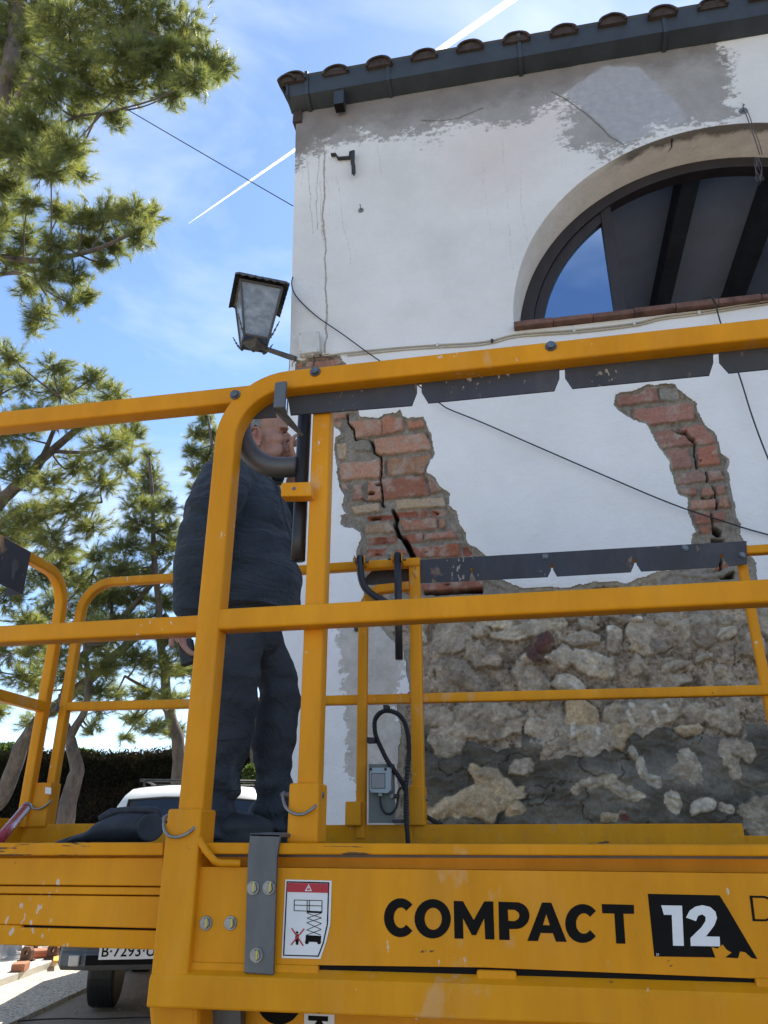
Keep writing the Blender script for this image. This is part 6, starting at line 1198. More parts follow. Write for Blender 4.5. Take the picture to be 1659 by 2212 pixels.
c_ = rampn(nt, n1.outputs[0], .3, .7, (.28, .222, .155, 1), (.40, .325, .235, 1)).outputs[0]; c_ = mixc(nt, .85, c_, rampn(nt, n2.outputs[0], .3, .7, (.8, .8, .8, 1), (1.15, 1.15, 1.15, 1)).outputs[0], 'MULTIPLY')
vo = texn(nt, 30, kind='ShaderNodeTexVoronoi'); c_ = mixc(nt, rampn(nt, vo.outputs['Distance'], .1, .32, (.1, .1, .1, 1), (0, 0, 0, 1)).outputs[0], c_, (.38, .34, .27))
lk(nt, c_, gb.inputs['Base Color']); gb.inputs['Roughness'].default_value = .95; bump(nt, gb, n2.outputs[0], .7, .03)
tag(grid_ground(), kind='structure')
# gravel strip, sunlit, and the pale concrete apron by the low wall
gxy = lambda c, x, y: atz(c, x, y, GZ)
gv, nt, gb = newmat('gravel'); vo = texn(nt, 55, kind='ShaderNodeTexVoronoi'); c_ = rampn(nt, vo.outputs['Color'], .1, .9, (.42, .35, .25, 1), (.72, .65, .53, 1)).outputs[0]
c_ = mixc(nt, rampn(nt, vo.outputs['Distance'], .45, .9).outputs[0], c_, (.2, .165, .12)); lk(nt, c_, gb.inputs['Base Color']); gb.inputs['Roughness'].default_value = .95; bump(nt, gb, vo.outputs['Distance'], -.9, .03)
q_ = [gxy('N', 640, 700), gxy('N', 0, 935)]; dr = (q_[0]-q_[1]).normalized()
w0, w1_ = q_[1]-dr*8, q_[0]+dr*9; perp = Vector((dr.y, -dr.x, 0))
b = MB(); b.add([Vector((p.x, p.y, GZ+.022)) for p in (w0, w1_, w1_+perp*.85, w0+perp*.85)]+[Vector((p.x, p.y, GZ-.05)) for p in (w0, w1_, w1_+perp*.85, w0+perp*.85)], [(0, 1, 2, 3), (0, 4, 5, 1), (1, 5, 6, 2), (2, 6, 7, 3), (3, 7, 4, 0)])
bm_o = b.build('gravel_strip', gv, None); tag(bm_o, kind='structure')
con = simple('pale_concrete', (.46, .43, .37), .9, 0, .18, 2.2, .4, 30, .01)
wp = [gxy('N', -60, 765), gxy('N', 100, 690), gxy('N', 200, 640)]; wd = (wp[2]-wp[0]).normalized()
p_far = -perp*1.6
b = MB(); b.add([Vector((p.x, p.y, z_)) for z_ in (GZ+.085, GZ-.05) for p in (w0, w1_, w1_-perp*2.6, w0-perp*2.6)], [(0, 3, 2, 1), (0, 1, 5, 4), (1, 2, 6, 5), (2, 3, 7, 6), (3, 0, 4, 7)]); tag(b.build('concrete_path', con, None), kind='structure')
# low plastered wall running away on the left
wpm = simple('stained_white_plaster', (.50, .485, .46), .9, 0, .35, 2.4, .5, 25, .01)
a_ = gxy('N', 0, 745); c2_ = gxy('N', 230, 640); wd = (c2_-a_).normalized(); s0, s1_ = a_-wd*5, a_+wd*14; nrm_ = Vector((-wd.y, wd.x, 0))
lw = MB(); n = 60; vs = []
for i in range(n+1):
    p = s0+(s1_-s0)*(i/n); h_ = .62+.05*fbm(np.array([i*.4]), np.array([0.]), s=4, o=3)[0]
    for off, z_ in ((0, GZ-.05), (.06, GZ+.12), (.10, GZ+h_), (.34, GZ+h_), (.34, GZ-.05)): q2 = p+nrm_*(off+.01*math.sin(i*1.7)); vs.append((q2.x, q2.y, z_))
lw.add(vs, [(i*5+k, i*5+(k+1) % 5, (i+1)*5+(k+1) % 5, (i+1)*5+k) for i in range(n) for k in range(5)]+[tuple(range(5)), tuple(n*5+k for k in range(5))]); top(lw, 'low_wall', wpm, 'low stained white plastered wall along the path at the far left', 'wall')
# bricks, yellow plank, rusty couplings and tubes at its foot
brm = simple('loose_brick', (.36, .15, .08), .9, 0, .3, 14, .4, 60, .008); GP = GZ+.086
def oriented(c, x0_, y0_, x1_, y1_, wdt, h_, name, mat, label, cat, z0_=GP):
    p, q2 = atz(c, x0_, y0_, z0_), atz(c, x1_, y1_, z0_); t = (q2-p).normalized(); s_ = Vector((-t.y, t.x, 0)); b = MB()
    b.add([tuple(v+Vector((0, 0, dz))) for dz in (0, h_) for v in (p, q2, q2+s_*wdt, p+s_*wdt)], [(0, 3, 2, 1), (4, 5, 6, 7), (0, 1, 5, 4), (1, 2, 6, 5), (2, 3, 7, 6), (3, 0, 4, 7)]); return top(b, name, mat, label, cat, bevel=.006)
oriented('N', 95, 778, 222, 775, .22, .07, 'loose_brick', brm, 'loose orange brick lying on the pale path by the low wall', 'brick')
oriented('N', 492, 700, 552, 697, .75, .03, 'wood_plank', simple('yellow_plank', (.62, .33, .05), .7, 0, .15, 10, .2), 'short yellow painted plank lying on the path behind the bumper', 'plank')
rust = simple('rusty_steel', (.16, .085, .055), .85, .3, .5, 12, .5, 50, .01)
def coupling(cx, cy, w_, h_, label):
    e = empty('prop_coupling', atz('N', cx, cy+h_, GP), label, 'coupling'); p = atz('N', cx, cy+h_, GP); k_ = (at('N', cx+100, cy, p.y)-at('N', cx, cy, p.y)).length/100; X1, Z1 = w_*k_, h_*k_
    b = MB(); pl = [(p.x-X1/2, p.z), (p.x+X1/2, p.z), (p.x+X1/2, p.z+Z1*.75), (p.x+X1*.3, p.z+Z1), (p.x-X1*.3, p.z+Z1), (p.x-X1/2, p.z+Z1*.75)]; hl = [(p.x+X1*.18*math.cos(R(k*36)), p.z+Z1*.6+X1*.18*math.sin(R(k*36))) for k in range(10)]
    b.prism(pl, p.y, p.y+.06, holes=[hl]); b.build('plate', rust, e, bevel=.004)
    b = MB(); b.box(p.x-X1/2, p.x+X1/2, p.y-.05, p.y+.11, p.z, p.z+.02); b.build('foot', rust, e, bevel=.003)
coupling(228, 570, 95, 110, 'rusty steel bracket with a hole standing nearest the low wall'); coupling(275, 515, 80, 110, 'rusty steel bracket leaning behind the nearest one by the low wall'); coupling(475, 545, 95, 110, 'rusty steel bracket with a hole between the orange tube and the plank')
b = MB(); q0 = at('N', 300, 610, atz('N', 300, 650, GP).y); b.tube([q0, q0+Vector((.32, .35, .0))], .055, 18); top(b, 'orange_tube', simple('orange_tube_paint', (.50, .15, .06), .6, 0, .3, 10, .2), 'thick orange tube lying between the rusty brackets', 'tube', smooth=False)
b = MB(); q0 = at('N', 530, 590, atz('N', 520, 640, GP).y); b.tube([q0, q0+Vector((.5, .3, .0))], .06, 18); top(b, 'orange_tube', simple('pale_tube_paint', (.42, .26, .18), .7, 0, .3, 10, .2), 'pale dusty tube lying right of the brackets', 'tube', smooth=False)
# loose stones on the bare ground
for i, (x, y, s_) in enumerate([(708, 1150, 34), (1115, 1125, 24), (480, 1050, 15), (850, 1010, 12), (1290, 1110, 16), (310, 1190, 14), (600, 1230, 18), (960, 1190, 11), (740, 880, 13), (1180, 1040, 20)]):
    p = gxy('N', x, y); k_ = (gxy('N', x+10, y)-p).length/10*s_*.5; b = MB(); b.ell(p+Vector((0, 0, k_*.3)), (k_, k_*.8, k_*.6), None, 12, 8)
    v = np.array(b.v); n_ = fbm(v[:, 0]*18, v[:, 2]*18, v[:, 1]*18, s=i, o=3)*k_*.45; v = v+(v-np.array(p))/(np.linalg.norm(v-np.array(p), axis=1)[:, None]+1e-6)*n_[:, None]; b.v = [tuple(q2) for q2 in v]
    o = b.build('loose_stone', simple('ground_stone', (.30, .27, .215), .95, 0, .3, 10, .3) if i == 0 else bpy.data.materials['ground_stone'], None); tag(o, 'small pale stone lying on the shaded earth', 'stone', 'stones scattered on the shaded earth')
b = MB(); b.tube(catmull([gxy('N', x, y)+Vector((0, 0, .008)) for x, y in [(-200, 1290), (50, 1262), (300, 1235), (600, 1222), (900, 1225), (1360, 1210), (1900, 1215)]], 8), .006, 6); top(b, 'ground_cable', cable, 'thin dark cable lying on the ground at the bottom left', 'cable', smooth=True)
# ---- white van
VA = R(18); vo_ = Vector((-3.84, 6.3, GZ)); vx_ = Vector((math.cos(VA), math.sin(VA), 0)); vy_ = Vector((-math.sin(VA), math.cos(VA), 0))
van = empty('van', vo_+vx_*.85, 'white boxy van with grey bumper and B 7293 plate parked behind the lift', 'van')
def vp(u, v, z): return vo_+vx_*u+vy_*v+Vector((0, 0, z))
wpaint = simple('white_car_paint', (.78, .77, .72), .3, 0, .05, 2, 0); gpl_ = simple('grey_bumper', (.10, .105, .11), .6, 0, .15, 10, .15, 120, .002); vgl, nt, b_ = newmat('windscreen'); b_.inputs['Base Color'].default_value = (.02, .024, .028, 1); b_.inputs['Roughness'].default_value = .04; b_.inputs['IOR'].default_value = 1.7
def vbox(mb, u0, u1, v0, v1, z0, z1, tu=0, tv0=0, tv1=0):
    mb.add([vp(u0, v0, z0), vp(u1, v0, z0), vp(u1, v1, z0), vp(u0, v1, z0), vp(u0+tu, v0+tv0, z1), vp(u1-tu, v0+tv0, z1), vp(u1-tu, v1-tv1, z1), vp(u0+tu, v1-tv1, z1)], [(0, 3, 2, 1), (4, 5, 6, 7), (0, 1, 5, 4), (1, 2, 6, 5), (2, 3, 7, 6), (3, 0, 4, 7)]); return mb
b = MB(); secs = []      # body: cross-sections from nose to tail
for v, w_, zl, zh in ((.10, .74, .45, .92), (.18, .80, .36, .98), (.5, .82, .34, 1.02), (.95, .83, .34, 1.08), (3.25, .83, .34, 1.08), (3.35, .80, .4, 1.05)):
    ring_ = []
    for k in range(24):
        t = 2*math.pi*k/24; c_, s_ = math.cos(t), math.sin(t); e_ = .35; ring_.append(vp(.85+w_*math.copysign(abs(c_)**e_, c_), v, (zl+zh)/2+(zh-zl)/2*math.copysign(abs(s_)**e_, s_)))
    secs.append(ring_)
b.add([p for r_ in secs for p in r_], [(i*24+k, i*24+(k+1) % 24, (i+1)*24+(k+1) % 24, (i+1)*24+k) for i in range(len(secs)-1) for k in range(24)]+[tuple(range(24)), tuple((len(secs)-1)*24+k for k in range(24))]); smooth_angle(b.build('body', wpaint, van), 40)
b = MB(); secs = []      # cabin
for v, w_, z_ in ((.98, .76, 1.06), (1.20, .76, 1.40), (1.32, .74, 1.70), (1.46, .70, 1.81), (2.0, .70, 1.86), (3.2, .68, 1.84)):
    secs.append((v, w_, z_))
vs = []; fs = []
for v, w_, z_ in secs:
    prof_ = [(-.80, 1.05), (-w_-.02, max(1.06, z_-.08)), (-w_+.05, z_-.02), (-w_*.5, z_+.005), (0, z_+.012), (w_*.5, z_+.005), (w_-.05, z_-.02), (w_+.02, max(1.06, z_-.08)), (.80, 1.05)]
    vs += [vp(.85+a, v, z) for a, z in prof_]
for i in range(len(secs)-1):
    for k in range(8): fs.append((i*9+k, i*9+k+1, (i+1)*9+k+1, (i+1)*9+k))
fs.append(tuple(range(9))); fs.append(tuple((len(secs)-1)*9+k for k in range(9))); b.add(vs, fs); cab = b.build('cabin', wpaint, van); smooth_angle(cab, 50)
b = MB(); b.add([vp(.85-.67, .985, 1.10), vp(.85+.67, .985, 1.10), vp(.85+.64, 1.30, 1.665), vp(.85+.3, 1.315, 1.69), vp(.85-.3, 1.315, 1.69), vp(.85-.64, 1.30, 1.665)], [(0, 1, 2, 3, 4, 5)]); b.v = [tuple(Vector(q2)-vy_*.035+Vector((0, 0, .012))) for q2 in b.v]; ws = b.build('windscreen', vgl, van, fix=False)
b = MB(); fr_ = b.v; 
edge_ = [Vector(ws.data.vertices[i].co) for i in range(6)]; b = MB(); b.tube([*edge_, edge_[0]], .014, 8, caps=False); b.build('windscreen_seal', M['rubber'], van)
b = MB(); a_, c_ = edge_[5], edge_[0]; t0 = a_.lerp(c_, .12)+(edge_[2]-a_)*.06; ex = (edge_[2]-edge_[5]).normalized(); ey_ = (edge_[0]-edge_[5]).normalized(); b.add([t0-vy_*.006, t0+ex*.12-vy_*.006, t0+ex*.12+ey_*.085-vy_*.006, t0+ey_*.085-vy_*.006], [(0, 1, 2, 3)]); b.build('inspection_sticker', simple('sticker_yellow', (.65, .62, .03), .6, 0, .1, 20, 0), van, fix=False)
for s_ in (-1, 1):
    b = MB(); b.add([vp(.85+s_*.80, 1.25, 1.12), vp(.85+s_*.80, 2.1, 1.12), vp(.85+s_*.655, 2.1, 1.70), vp(.85+s_*.68, 1.62, 1.66)], [(0, 1, 2, 3)]); b.v = [tuple(Vector(q2)+vx_*s_*.018) for q2 in b.v]; b.build('side_window', vgl, van, fix=False)
    b = MB(); c = vp(.85+s_*.96, 1.0, 1.20); b.ell(c, (.10, .06, .075)); m_ = b.build('mirror', M['pale'] if 'pale' in M else M['palegrey'], van, smooth=True)
    for v in (.72, 2.7):
        w_ = MB(); w_.tube([vp(.85+s_*.44, v, .30), vp(.85+s_*.66, v, .30)], .30, 32); wo_ = w_.build('wheel', M['rubber'], van, bevel=.03)
        w_ = MB(); w_.tube([vp(.85+s_*.66, v, .30), vp(.85+s_*.672, v, .30)], .17, 24); o = w_.build('rim', M['zinc'], None); o.parent = wo_
        for k in range(5): w_ = MB(); x_ = .46+.038*k; w_.tube([vp(.85+s_*x_, v, .30), vp(.85+s_*(x_+.006), v, .30)], .3035, 32); o = w_.build('tread_rib', M['blackplastic'], None); o.parent = wo_
b = MB(); prof_ = [(0.0, .50), (-.05, .58), (-.06, .74), (-.02, .80), (.20, .80), (.20, .40), (.02, .36), (-.03, .40), (-.02, .48)]
prof2 = prof_; n = len(prof_); us = [.0, .05, .25, 1.45, 1.65, 1.70]; off = [.22, .06, 0, 0, .06, .22]; vs = [vp(u, v+o_*(1 if v < .15 else 0), z) for u, o_ in zip(us, off) for v, z in prof_]
b.add(vs, [(i*n+k, i*n+(k+1) % n, (i+1)*n+(k+1) % n, (i+1)*n+k) for i in range(len(us)-1) for k in range(n)]+[tuple(range(n)), tuple((len(us)-1)*n+k for k in range(n))]); bp = b.build('bumper', gpl_, van, bevel=.01)
b = MB(); vbox(b, .26, 1.44, -.052, .05, .405, .47); o = b.build('air_intake', M['black'], van)
for u in (.13, 1.47): b = MB(); vbox(b, u, u+.08, -.05, .06, .40, .475); b.build('fog_lamp', simple('lamp_glass', (.55, .52, .46), .2, 0, .15, 60, .2), van, bevel=.008)
for u in (.06, 1.34): b = MB(); vbox(b, u, u+.30, .06, .14, .80, .95); b.build('headlight', simple('headlight_glass', (.5, .52, .54), .15, 0, .15, 60, .2), van, bevel=.01)
b = MB(); vbox(b, .40, 1.30, .075, .14, .80, .94); b.build('grille', M['blackplastic'], van)
# number plate, letters as real text turned to mesh
PU = .36; pz = .445
b = MB(); vbox(b, PU, PU+.52, -.075, -.062, pz, pz+.115); pl2 = b.build('number_plate', simple('plate_white', (.74, .73, .68), .5, 0, .05, 20, 0), van, bevel=.002)
cu = bpy.data.curves.new('t', 'FONT'); cu.body = 'B·7293·U'; cu.size = .105; cu.extrude = .001; cu.offset = .0012; cu.space_character = 1.05; to = bpy.data.objects.new('t', cu); col.objects.link(to)
me = bpy.data.meshes.new_from_object(to.evaluated_get(bpy.context.evaluated_depsgraph_get())); bpy.data.objects.remove(to)
me.transform(Matrix.Translation((.015, .022, 0))); me.transform(Matrix([[vx_.x, 0, -vy_.x*-1, 0], [vx_.y, 0, vy_.y, 0], [0, 1, 0, 0], [0, 0, 0, 1]])); me.transform(Matrix.Translation(vp(PU, -.077, pz)))
me.materials.clear(); me.materials.append(M['black']); me.name = 'plate_letters'; o = bpy.data.objects.new('plate_letters', me); col.objects.link(o); o.parent = pl2; 
b = MB(); 
for v in (1.8, 2.6): b.tube([vp(.2, v, 1.90), vp(1.5, v, 1.90)], .015, 8)
for u in (.25, 1.45): b.tube([vp(u, 1.7, 1.90), vp(u, 3.1, 1.90)], .012, 8); b.tube([vp(u, 1.8, 1.83), vp(u, 1.8, 1.90)], .012, 8); b.tube([vp(u, 2.6, 1.83), vp(u, 2.6, 1.90)], .012, 8)
b.build('roof_rack', M['iron'], van, smooth=True)
# ---- trees
def leafmat(name, c1, c2, tr=.45):
    m, nt, b_ = newmat(name); a = attr(nt, 'Col'); n_ = texn(nt, .9, 3, .5); c_ = mixc(nt, a.outputs['Fac'], (*c1, 1), (*c2, 1)); lk(nt, c_, b_.inputs['Base Color']); b_.inputs['Roughness'].default_value = .42; b_.inputs['Specular IOR Level'].default_value = .55
    t_ = nt.nodes.new('ShaderNodeBsdfTranslucent'); lk(nt, mixc(nt, 1, c_, (1.5, 1.35, .55), 'MULTIPLY'), t_.inputs[0]); ms_ = nt.nodes.new('ShaderNodeMixShader'); ms_.inputs[0].default_value = tr; om = nt.nodes['Material Output']
    lk(nt, b_.outputs[0], ms_.inputs[1]); lk(nt, t_.outputs[0], ms_.inputs[2]); lk(nt, ms_.outputs[0], om.inputs[0]); return m
ndl = leafmat('pine_needles', (.125, .165, .085), (.29, .32, .15), .58); barkm, nt, bb = newmat('pine_bark'); n_ = texn(nt, 12, 8, .7, stretch=(1, 1, .35)); lk(nt, rampn(nt, n_.outputs[0], .3, .7, (.06, .048, .042, 1), (.21, .175, .15, 1)).outputs[0], bb.inputs['Base Color']); bb.inputs['Roughness'].default_value = .95; bump(nt, bb, n_.outputs[0], 1, .04)
def needles(T, D, nlen, per, w, seed):
    """T tips (n,3), D directions (n,3): needle bunches as thin blades"""
    r = np.random.default_rng(seed); n = len(T); N_ = n*per
    t = np.repeat(T, per, 0); d = np.repeat(D, per, 0); s = r.uniform(-1.15, .05, N_)[:, None]*nlen
    rnd = r.normal(size=(N_, 3)); rnd -= (rnd*d).sum(1)[:, None]*d; rnd /= np.linalg.norm(rnd, axis=1)[:, None]+1e-9
    op = r.uniform(.25, 1.15, N_)[:, None]; v = d+rnd*op; v[:, 2] -= .12; v /= np.linalg.norm(v, axis=1)[:, None]
    L_ = nlen*r.uniform(.7, 1.15, N_)[:, None]; p0_ = t+d*s*.9; p1_ = p0_+v*L_; side = np.cross(v, r.normal(size=(N_, 3))); side /= np.linalg.norm(side, axis=1)[:, None]+1e-9
    V_ = np.concatenate([p0_-side*w, p0_+side*w, p1_], 1).reshape(-1, 3); F_ = np.arange(N_*3).reshape(-1, 3)
    shade = np.repeat(np.clip(r.beta(1.6, 2.6, n)*1.1, 0, 1), per)*r.uniform(.7, 1.2, N_); return V_, F_, np.repeat(shade, 3)
def tree(name, label, cat, limbs, clumps, nlen, per, w, tw, seed, group=None, dens=1.0):
    r = np.random.default_rng(seed); g0 = Vector(limbs[0][0][0]); limbs = [(([Vector((g0.x+.1, g0.y, GZ-.1))] if g0.z > GZ else [])+list(limbs[0][0]), limbs[0][1])]+list(limbs[1:]); root_ = limbs[0][0]; e = empty(name, tuple(Vector(root_[0])), label, cat, group)
    bpts = []; b = MB()
    for pts, rr in limbs:
        P = catmull(pts, 6); m_ = len(P); P = [p+Vector((vn(np.array([i*.5]), np.array([k*3.]), s=seed)[0], vn(np.array([i*.5]), np.array([k*5.]), s=seed+1)[0], 0))*rr[0]*.15 if 0 < i < m_-1 else p for i, p in enumerate(P) for k in (1,)]
        b.tube(P, [rr[0]+(rr[1]-rr[0])*i/(m_-1) for i in range(m_)], 10); bpts += [tuple(p) for p in P]
    bp_ = np.array(bpts); T = []; D = []; tw_ = MB()
    for c, rad, n in clumps:
        c = np.array(c); n = max(3, int(n*dens)); dd = np.linalg.norm(bp_-c, axis=1); near_ = bp_[np.argmin(dd)]
        if dd.min() < 3.0*max(rad)+1.0: b.tube(catmull([Vector(near_), Vector(near_*.45+c*.55+r.normal(size=3)*.12*rad[0]+np.array([0, 0, -.15*rad[2]])), Vector(c)], 5), [tw*3.2-(tw*2.0)*i/10 for i in range(11)], 6)
        for k in range(n):
            v = r.normal(size=3); v /= np.linalg.norm(v); q_ = c+v*np.array(rad)*(r.uniform(.35, 1.0)); q_ += r.normal(size=3)*.05
            hub = c+(q_-c)*.25+r.normal(size=3)*np.array(rad)*.12; mid = (hub+q_)/2+r.normal(size=3)*np.array(rad)*.10
            d_ = (q_-mid); d_ /= np.linalg.norm(d_)+1e-9; d_ = d_+np.array([0, 0, .25]); d_ /= np.linalg.norm(d_)
            T.append(q_); D.append(d_)
            if k % 3 == 0: b.tube([Vector(hub), Vector(mid), Vector(q_)], [tw, tw*.7, tw*.35], 4, caps=False)
    o = b.build('trunk', barkm, e, smooth=True, fix=False); print(name, len(T))
    V_, F_, S_ = needles(np.array(T), np.array(D), nlen, per, w, seed); cr = npmesh('crown', V_, F_, ndl, e, smooth=False, tri=True); setcol(cr, 'Col', np.stack([S_, S_, S_], -1)); return e
def cl(lst, Y, f, asp=.8, dY=.5):
    out = []; r = np.random.default_rng(int(Y*10))
    for cx, cy, rx_, ry_ in lst:
        Yk = Y+r.uniform(-dY, dY); c = at('D', cx, cy, Yk); k = (at('D', cx+10, cy, Yk)-c).length/10; kz = (at('D', cx, cy+10, Yk)-c).length/10
        ax, az = rx_*k, ry_*kz*.9; out.append((tuple(c), (ax, (ax+az)/2*asp, az), f*(ax*az+ax*.2)))
    return out
D_ = lambda x, y, Y: at('D', x, y, Y)
# big near pine overhead, top left
tree('pine_tree', 'big near pine whose branches fill the top left corner', 'pine tree',
     [([Vector((-6.3, 6.8, GZ)), Vector((-6.1, 6.5, 4)), D_(-70, 600, 6.2), D_(-60, 380, 6.0), D_(0, 215, 5.8), D_(30, 120, 5.7), D_(45, -20, 5.7), D_(50, -200, 5.8)], (.22, .06)), ([D_(-30, 300, 5.9), D_(60, 180, 5.6), D_(140, 110, 5.5), D_(300, 60, 5.3)], (.04, .015)), ([D_(-40, 560, 6.1), D_(0, 555, 5.8), D_(80, 563, 5.6), D_(170, 550, 5.4), D_(250, 520, 5.3), D_(310, 490, 5.2)], (.045, .012)), ([D_(-30, 330, 5.9), D_(60, 330, 5.6), D_(150, 260, 5.5), D_(220, 245, 5.3)], (.03, .01)), ([D_(-40, 600, 6), D_(40, 590, 5.7), D_(90, 620, 5.5), D_(110, 660, 5.4)], (.025, .01))],
     cl([(60, 20, 110, 60), (40, 110, 80, 60), (150, 60, 80, 70), (250, 30, 70, 60), (330, 40, 60, 55), (400, 70, 50, 55), (440, 130, 45, 45), (475, 145, 35, 30), (420, 175, 45, 28), (360, 130, 60, 50), (310, 120, 60, 50), (370, 205, 40, 28), (260, 110, 60, 50), (180, 140, 70, 50), (110, 190, 60, 45), (50, 200, 60, 45), (200, 200, 55, 35), (270, 190, 50, 40), (170, 240, 40, 30), (250, 255, 30, 25), (60, 270, 60, 35), (100, 300, 60, 40), (150, 320, 50, 35), (110, 365, 50, 30), (60, 340, 50, 40), (170, 375, 25, 18), (20, 400, 45, 30), (10, 300, 40, 40), (60, 440, 30, 20), (-60, 100, 90, 120), (-60, 350, 70, 120),
         (230, 465, 55, 28), (290, 462, 40, 26), (325, 470, 28, 22), (180, 475, 35, 22), (130, 455, 35, 22), (300, 510, 35, 25), (250, 530, 35, 25), (190, 520, 40, 22), (120, 530, 40, 22), (60, 510, 35, 25), (30, 560, 45, 30), (10, 470, 35, 30), (100, 585, 45, 25), (160, 600, 35, 25), (185, 640, 28, 20), (150, 655, 25, 16), (60, 620, 30, 20), (90, 680, 30, 18), (75, 705, 16, 8), (220, 565, 22, 14), (-40, 520, 50, 60)], 5.5, 330, dY=.45),
     .105, 46, .0023, .004, 31, dens=2.6)
tree('pine_tree', 'tall bushy pine behind the left end of the lift railing', 'pine tree',
     [([D_(-140, 2000, 9), D_(-90, 1500, 8.8), D_(-40, 1180, 8.7), D_(0, 1085, 8.6), D_(60, 1030, 8.5), D_(110, 975, 8.5), D_(180, 915, 8.4), D_(230, 870, 8.4)], (.15, .03)), ([D_(-40, 1180, 8.7), D_(40, 1100, 8.6), D_(120, 1095, 8.5), D_(220, 1085, 8.5)], (.05, .015)), ([D_(90, 990, 8.5), D_(120, 920, 8.4), D_(130, 860, 8.4)], (.04, .015)), ([D_(0, 1090, 8.6), D_(-20, 950, 8.6), D_(10, 820, 8.6)], (.06, .015)), ([D_(120, 975, 8.5), D_(210, 975, 8.4), D_(290, 940, 8.3)], (.03, .01))],
     cl([(20, 770, 38, 30), (-20, 820, 60, 60), (50, 830, 30, 35), (120, 790, 40, 28), (130, 840, 55, 35), (200, 820, 45, 30), (245, 850, 35, 30), (220, 890, 60, 35), (160, 900, 60, 40), (80, 900, 60, 40), (20, 930, 60, 50), (280, 940, 40, 40), (230, 960, 60, 40), (170, 1000, 60, 40), (100, 1040, 60, 35), (40, 1010, 50, 45), (220, 1040, 45, 35), (270, 1010, 30, 30), (150, 1090, 70, 35), (60, 1120, 70, 45), (10, 1170, 60, 60), (110, 1170, 60, 40), (190, 1140, 50, 30), (20, 1280, 50, 60), (90, 1240, 50, 40), (10, 1400, 40, 60), (60, 1340, 40, 30), (50, 1460, 50, 30), (0, 1530, 30, 30), (40, 1140, 60, 60), (130, 1210, 50, 40), (70, 1400, 40, 40)], 8.5, 95, dY=.8),
     .12, 54, .0024, .005, 32, dens=5)
tree('pine_tree', 'conical young pine rising behind the man against the sky', 'pine tree',
     [([D_(384, 1688, 12), D_(387, 1610, 12), D_(366, 1540, 12), D_(350, 1400, 11.9), D_(338, 1250, 11.8), D_(330, 1100, 11.8), D_(322, 985, 11.8)], (.14, .02)), ([D_(375, 1560, 12), D_(330, 1500, 11.9), D_(270, 1460, 11.8)], (.05, .02)), ([D_(350, 1400, 11.9), D_(420, 1330, 11.9)], (.04, .015))],
     cl([(322, 985, 22, 18), (322, 1020, 36, 24), (320, 1055, 48, 28), (300, 1090, 45, 25), (350, 1095, 45, 25), (300, 1130, 55, 28), (360, 1140, 40, 28), (280, 1180, 60, 30), (350, 1190, 50, 30), (380, 1170, 30, 30), (250, 1230, 50, 30), (320, 1240, 60, 30), (380, 1250, 35, 30), (280, 1290, 60, 30), (350, 1300, 50, 30), (300, 1350, 60, 30), (370, 1370, 40, 35), (290, 1420, 60, 35), (350, 1440, 60, 35), (400, 1450, 40, 30), (310, 1500, 50, 30), (370, 1510, 45, 28), (290, 1550, 35, 20), (330, 1570, 40, 22), (375, 1580, 30, 18), (270, 1590, 18, 10), (450, 1500, 40, 40), (230, 1290, 40, 30), (240, 1350, 40, 30), (250, 1500, 30, 25), (410, 1300, 30, 30), (395, 1400, 30, 30)], 11.9, 50, dY=.5),
     .13, 40, .0028, .006, 33, dens=11)
tree('pine_tree', 'dark pine top just left of the house, behind the corner post', 'pine tree',
     [([D_(560, 1700, 14), D_(520, 1400, 14), D_(480, 1150, 14), D_(450, 900, 14)], (.16, .02))],
     cl([(445, 905, 22, 22), (425, 935, 28, 20), (460, 940, 30, 25), (415, 975, 26, 18), (450, 985, 35, 25), (420, 1015, 28, 20), (465, 1030, 40, 25), (500, 970, 26, 30), (510, 930, 14, 20), (430, 1055, 30, 18), (480, 1080, 50, 30), (530, 1030, 40, 30), (600, 1030, 40, 30), (560, 1080, 60, 40), (430, 1110, 40, 25), (500, 1150, 70, 40), (610, 1100, 30, 30)], 14, 50, dY=.5),
     .14, 40, .0030, .006, 34, dens=11)
tree('pine_tree', 'leaning pine with two long bare limbs at the left rear', 'pine tree',
     [([D_(-40, 1790, 12.5), D_(0, 1724, 12.4), D_(30, 1655, 12.3), D_(56, 1597, 12.2), D_(100, 1541, 12.1), D_(163, 1494, 12), D_(241, 1425, 12), D_(301, 1370, 12), D_(360, 1330, 12)], (.17, .06)), ([D_(140, 1510, 12), D_(163, 1434, 11.9), D_(232, 1370, 11.9), D_(310, 1283, 11.9), D_(370, 1215, 11.9)], (.09, .03)), ([D_(232, 1370, 11.9), D_(240, 1300, 11.9), D_(200, 1240, 11.9)], (.04, .02)), ([D_(301, 1370, 12), D_(350, 1340, 12), D_(400, 1345, 12)], (.03, .015))],
     cl([(180, 1330, 60, 30), (260, 1240, 50, 35), (150, 1250, 50, 40), (90, 1340, 50, 40), (230, 1410, 45, 25), (130, 1530, 40, 15), (280, 1340, 40, 30), (200, 1300, 50, 30), (240, 1280, 50, 30), (120, 1300, 40, 40), (120, 1400, 50, 40), (200, 1380, 40, 25), (150, 1460, 45, 25), (80, 1480, 45, 25), (60, 1560, 35, 14), (210, 1200, 50, 30), (250, 1340, 40, 25), (100, 1430, 50, 30), (220, 1450, 40, 22), (180, 1260, 60, 30)], 12, 42, dY=.6),
     .13, 38, .0028, .006, 35, dens=11)
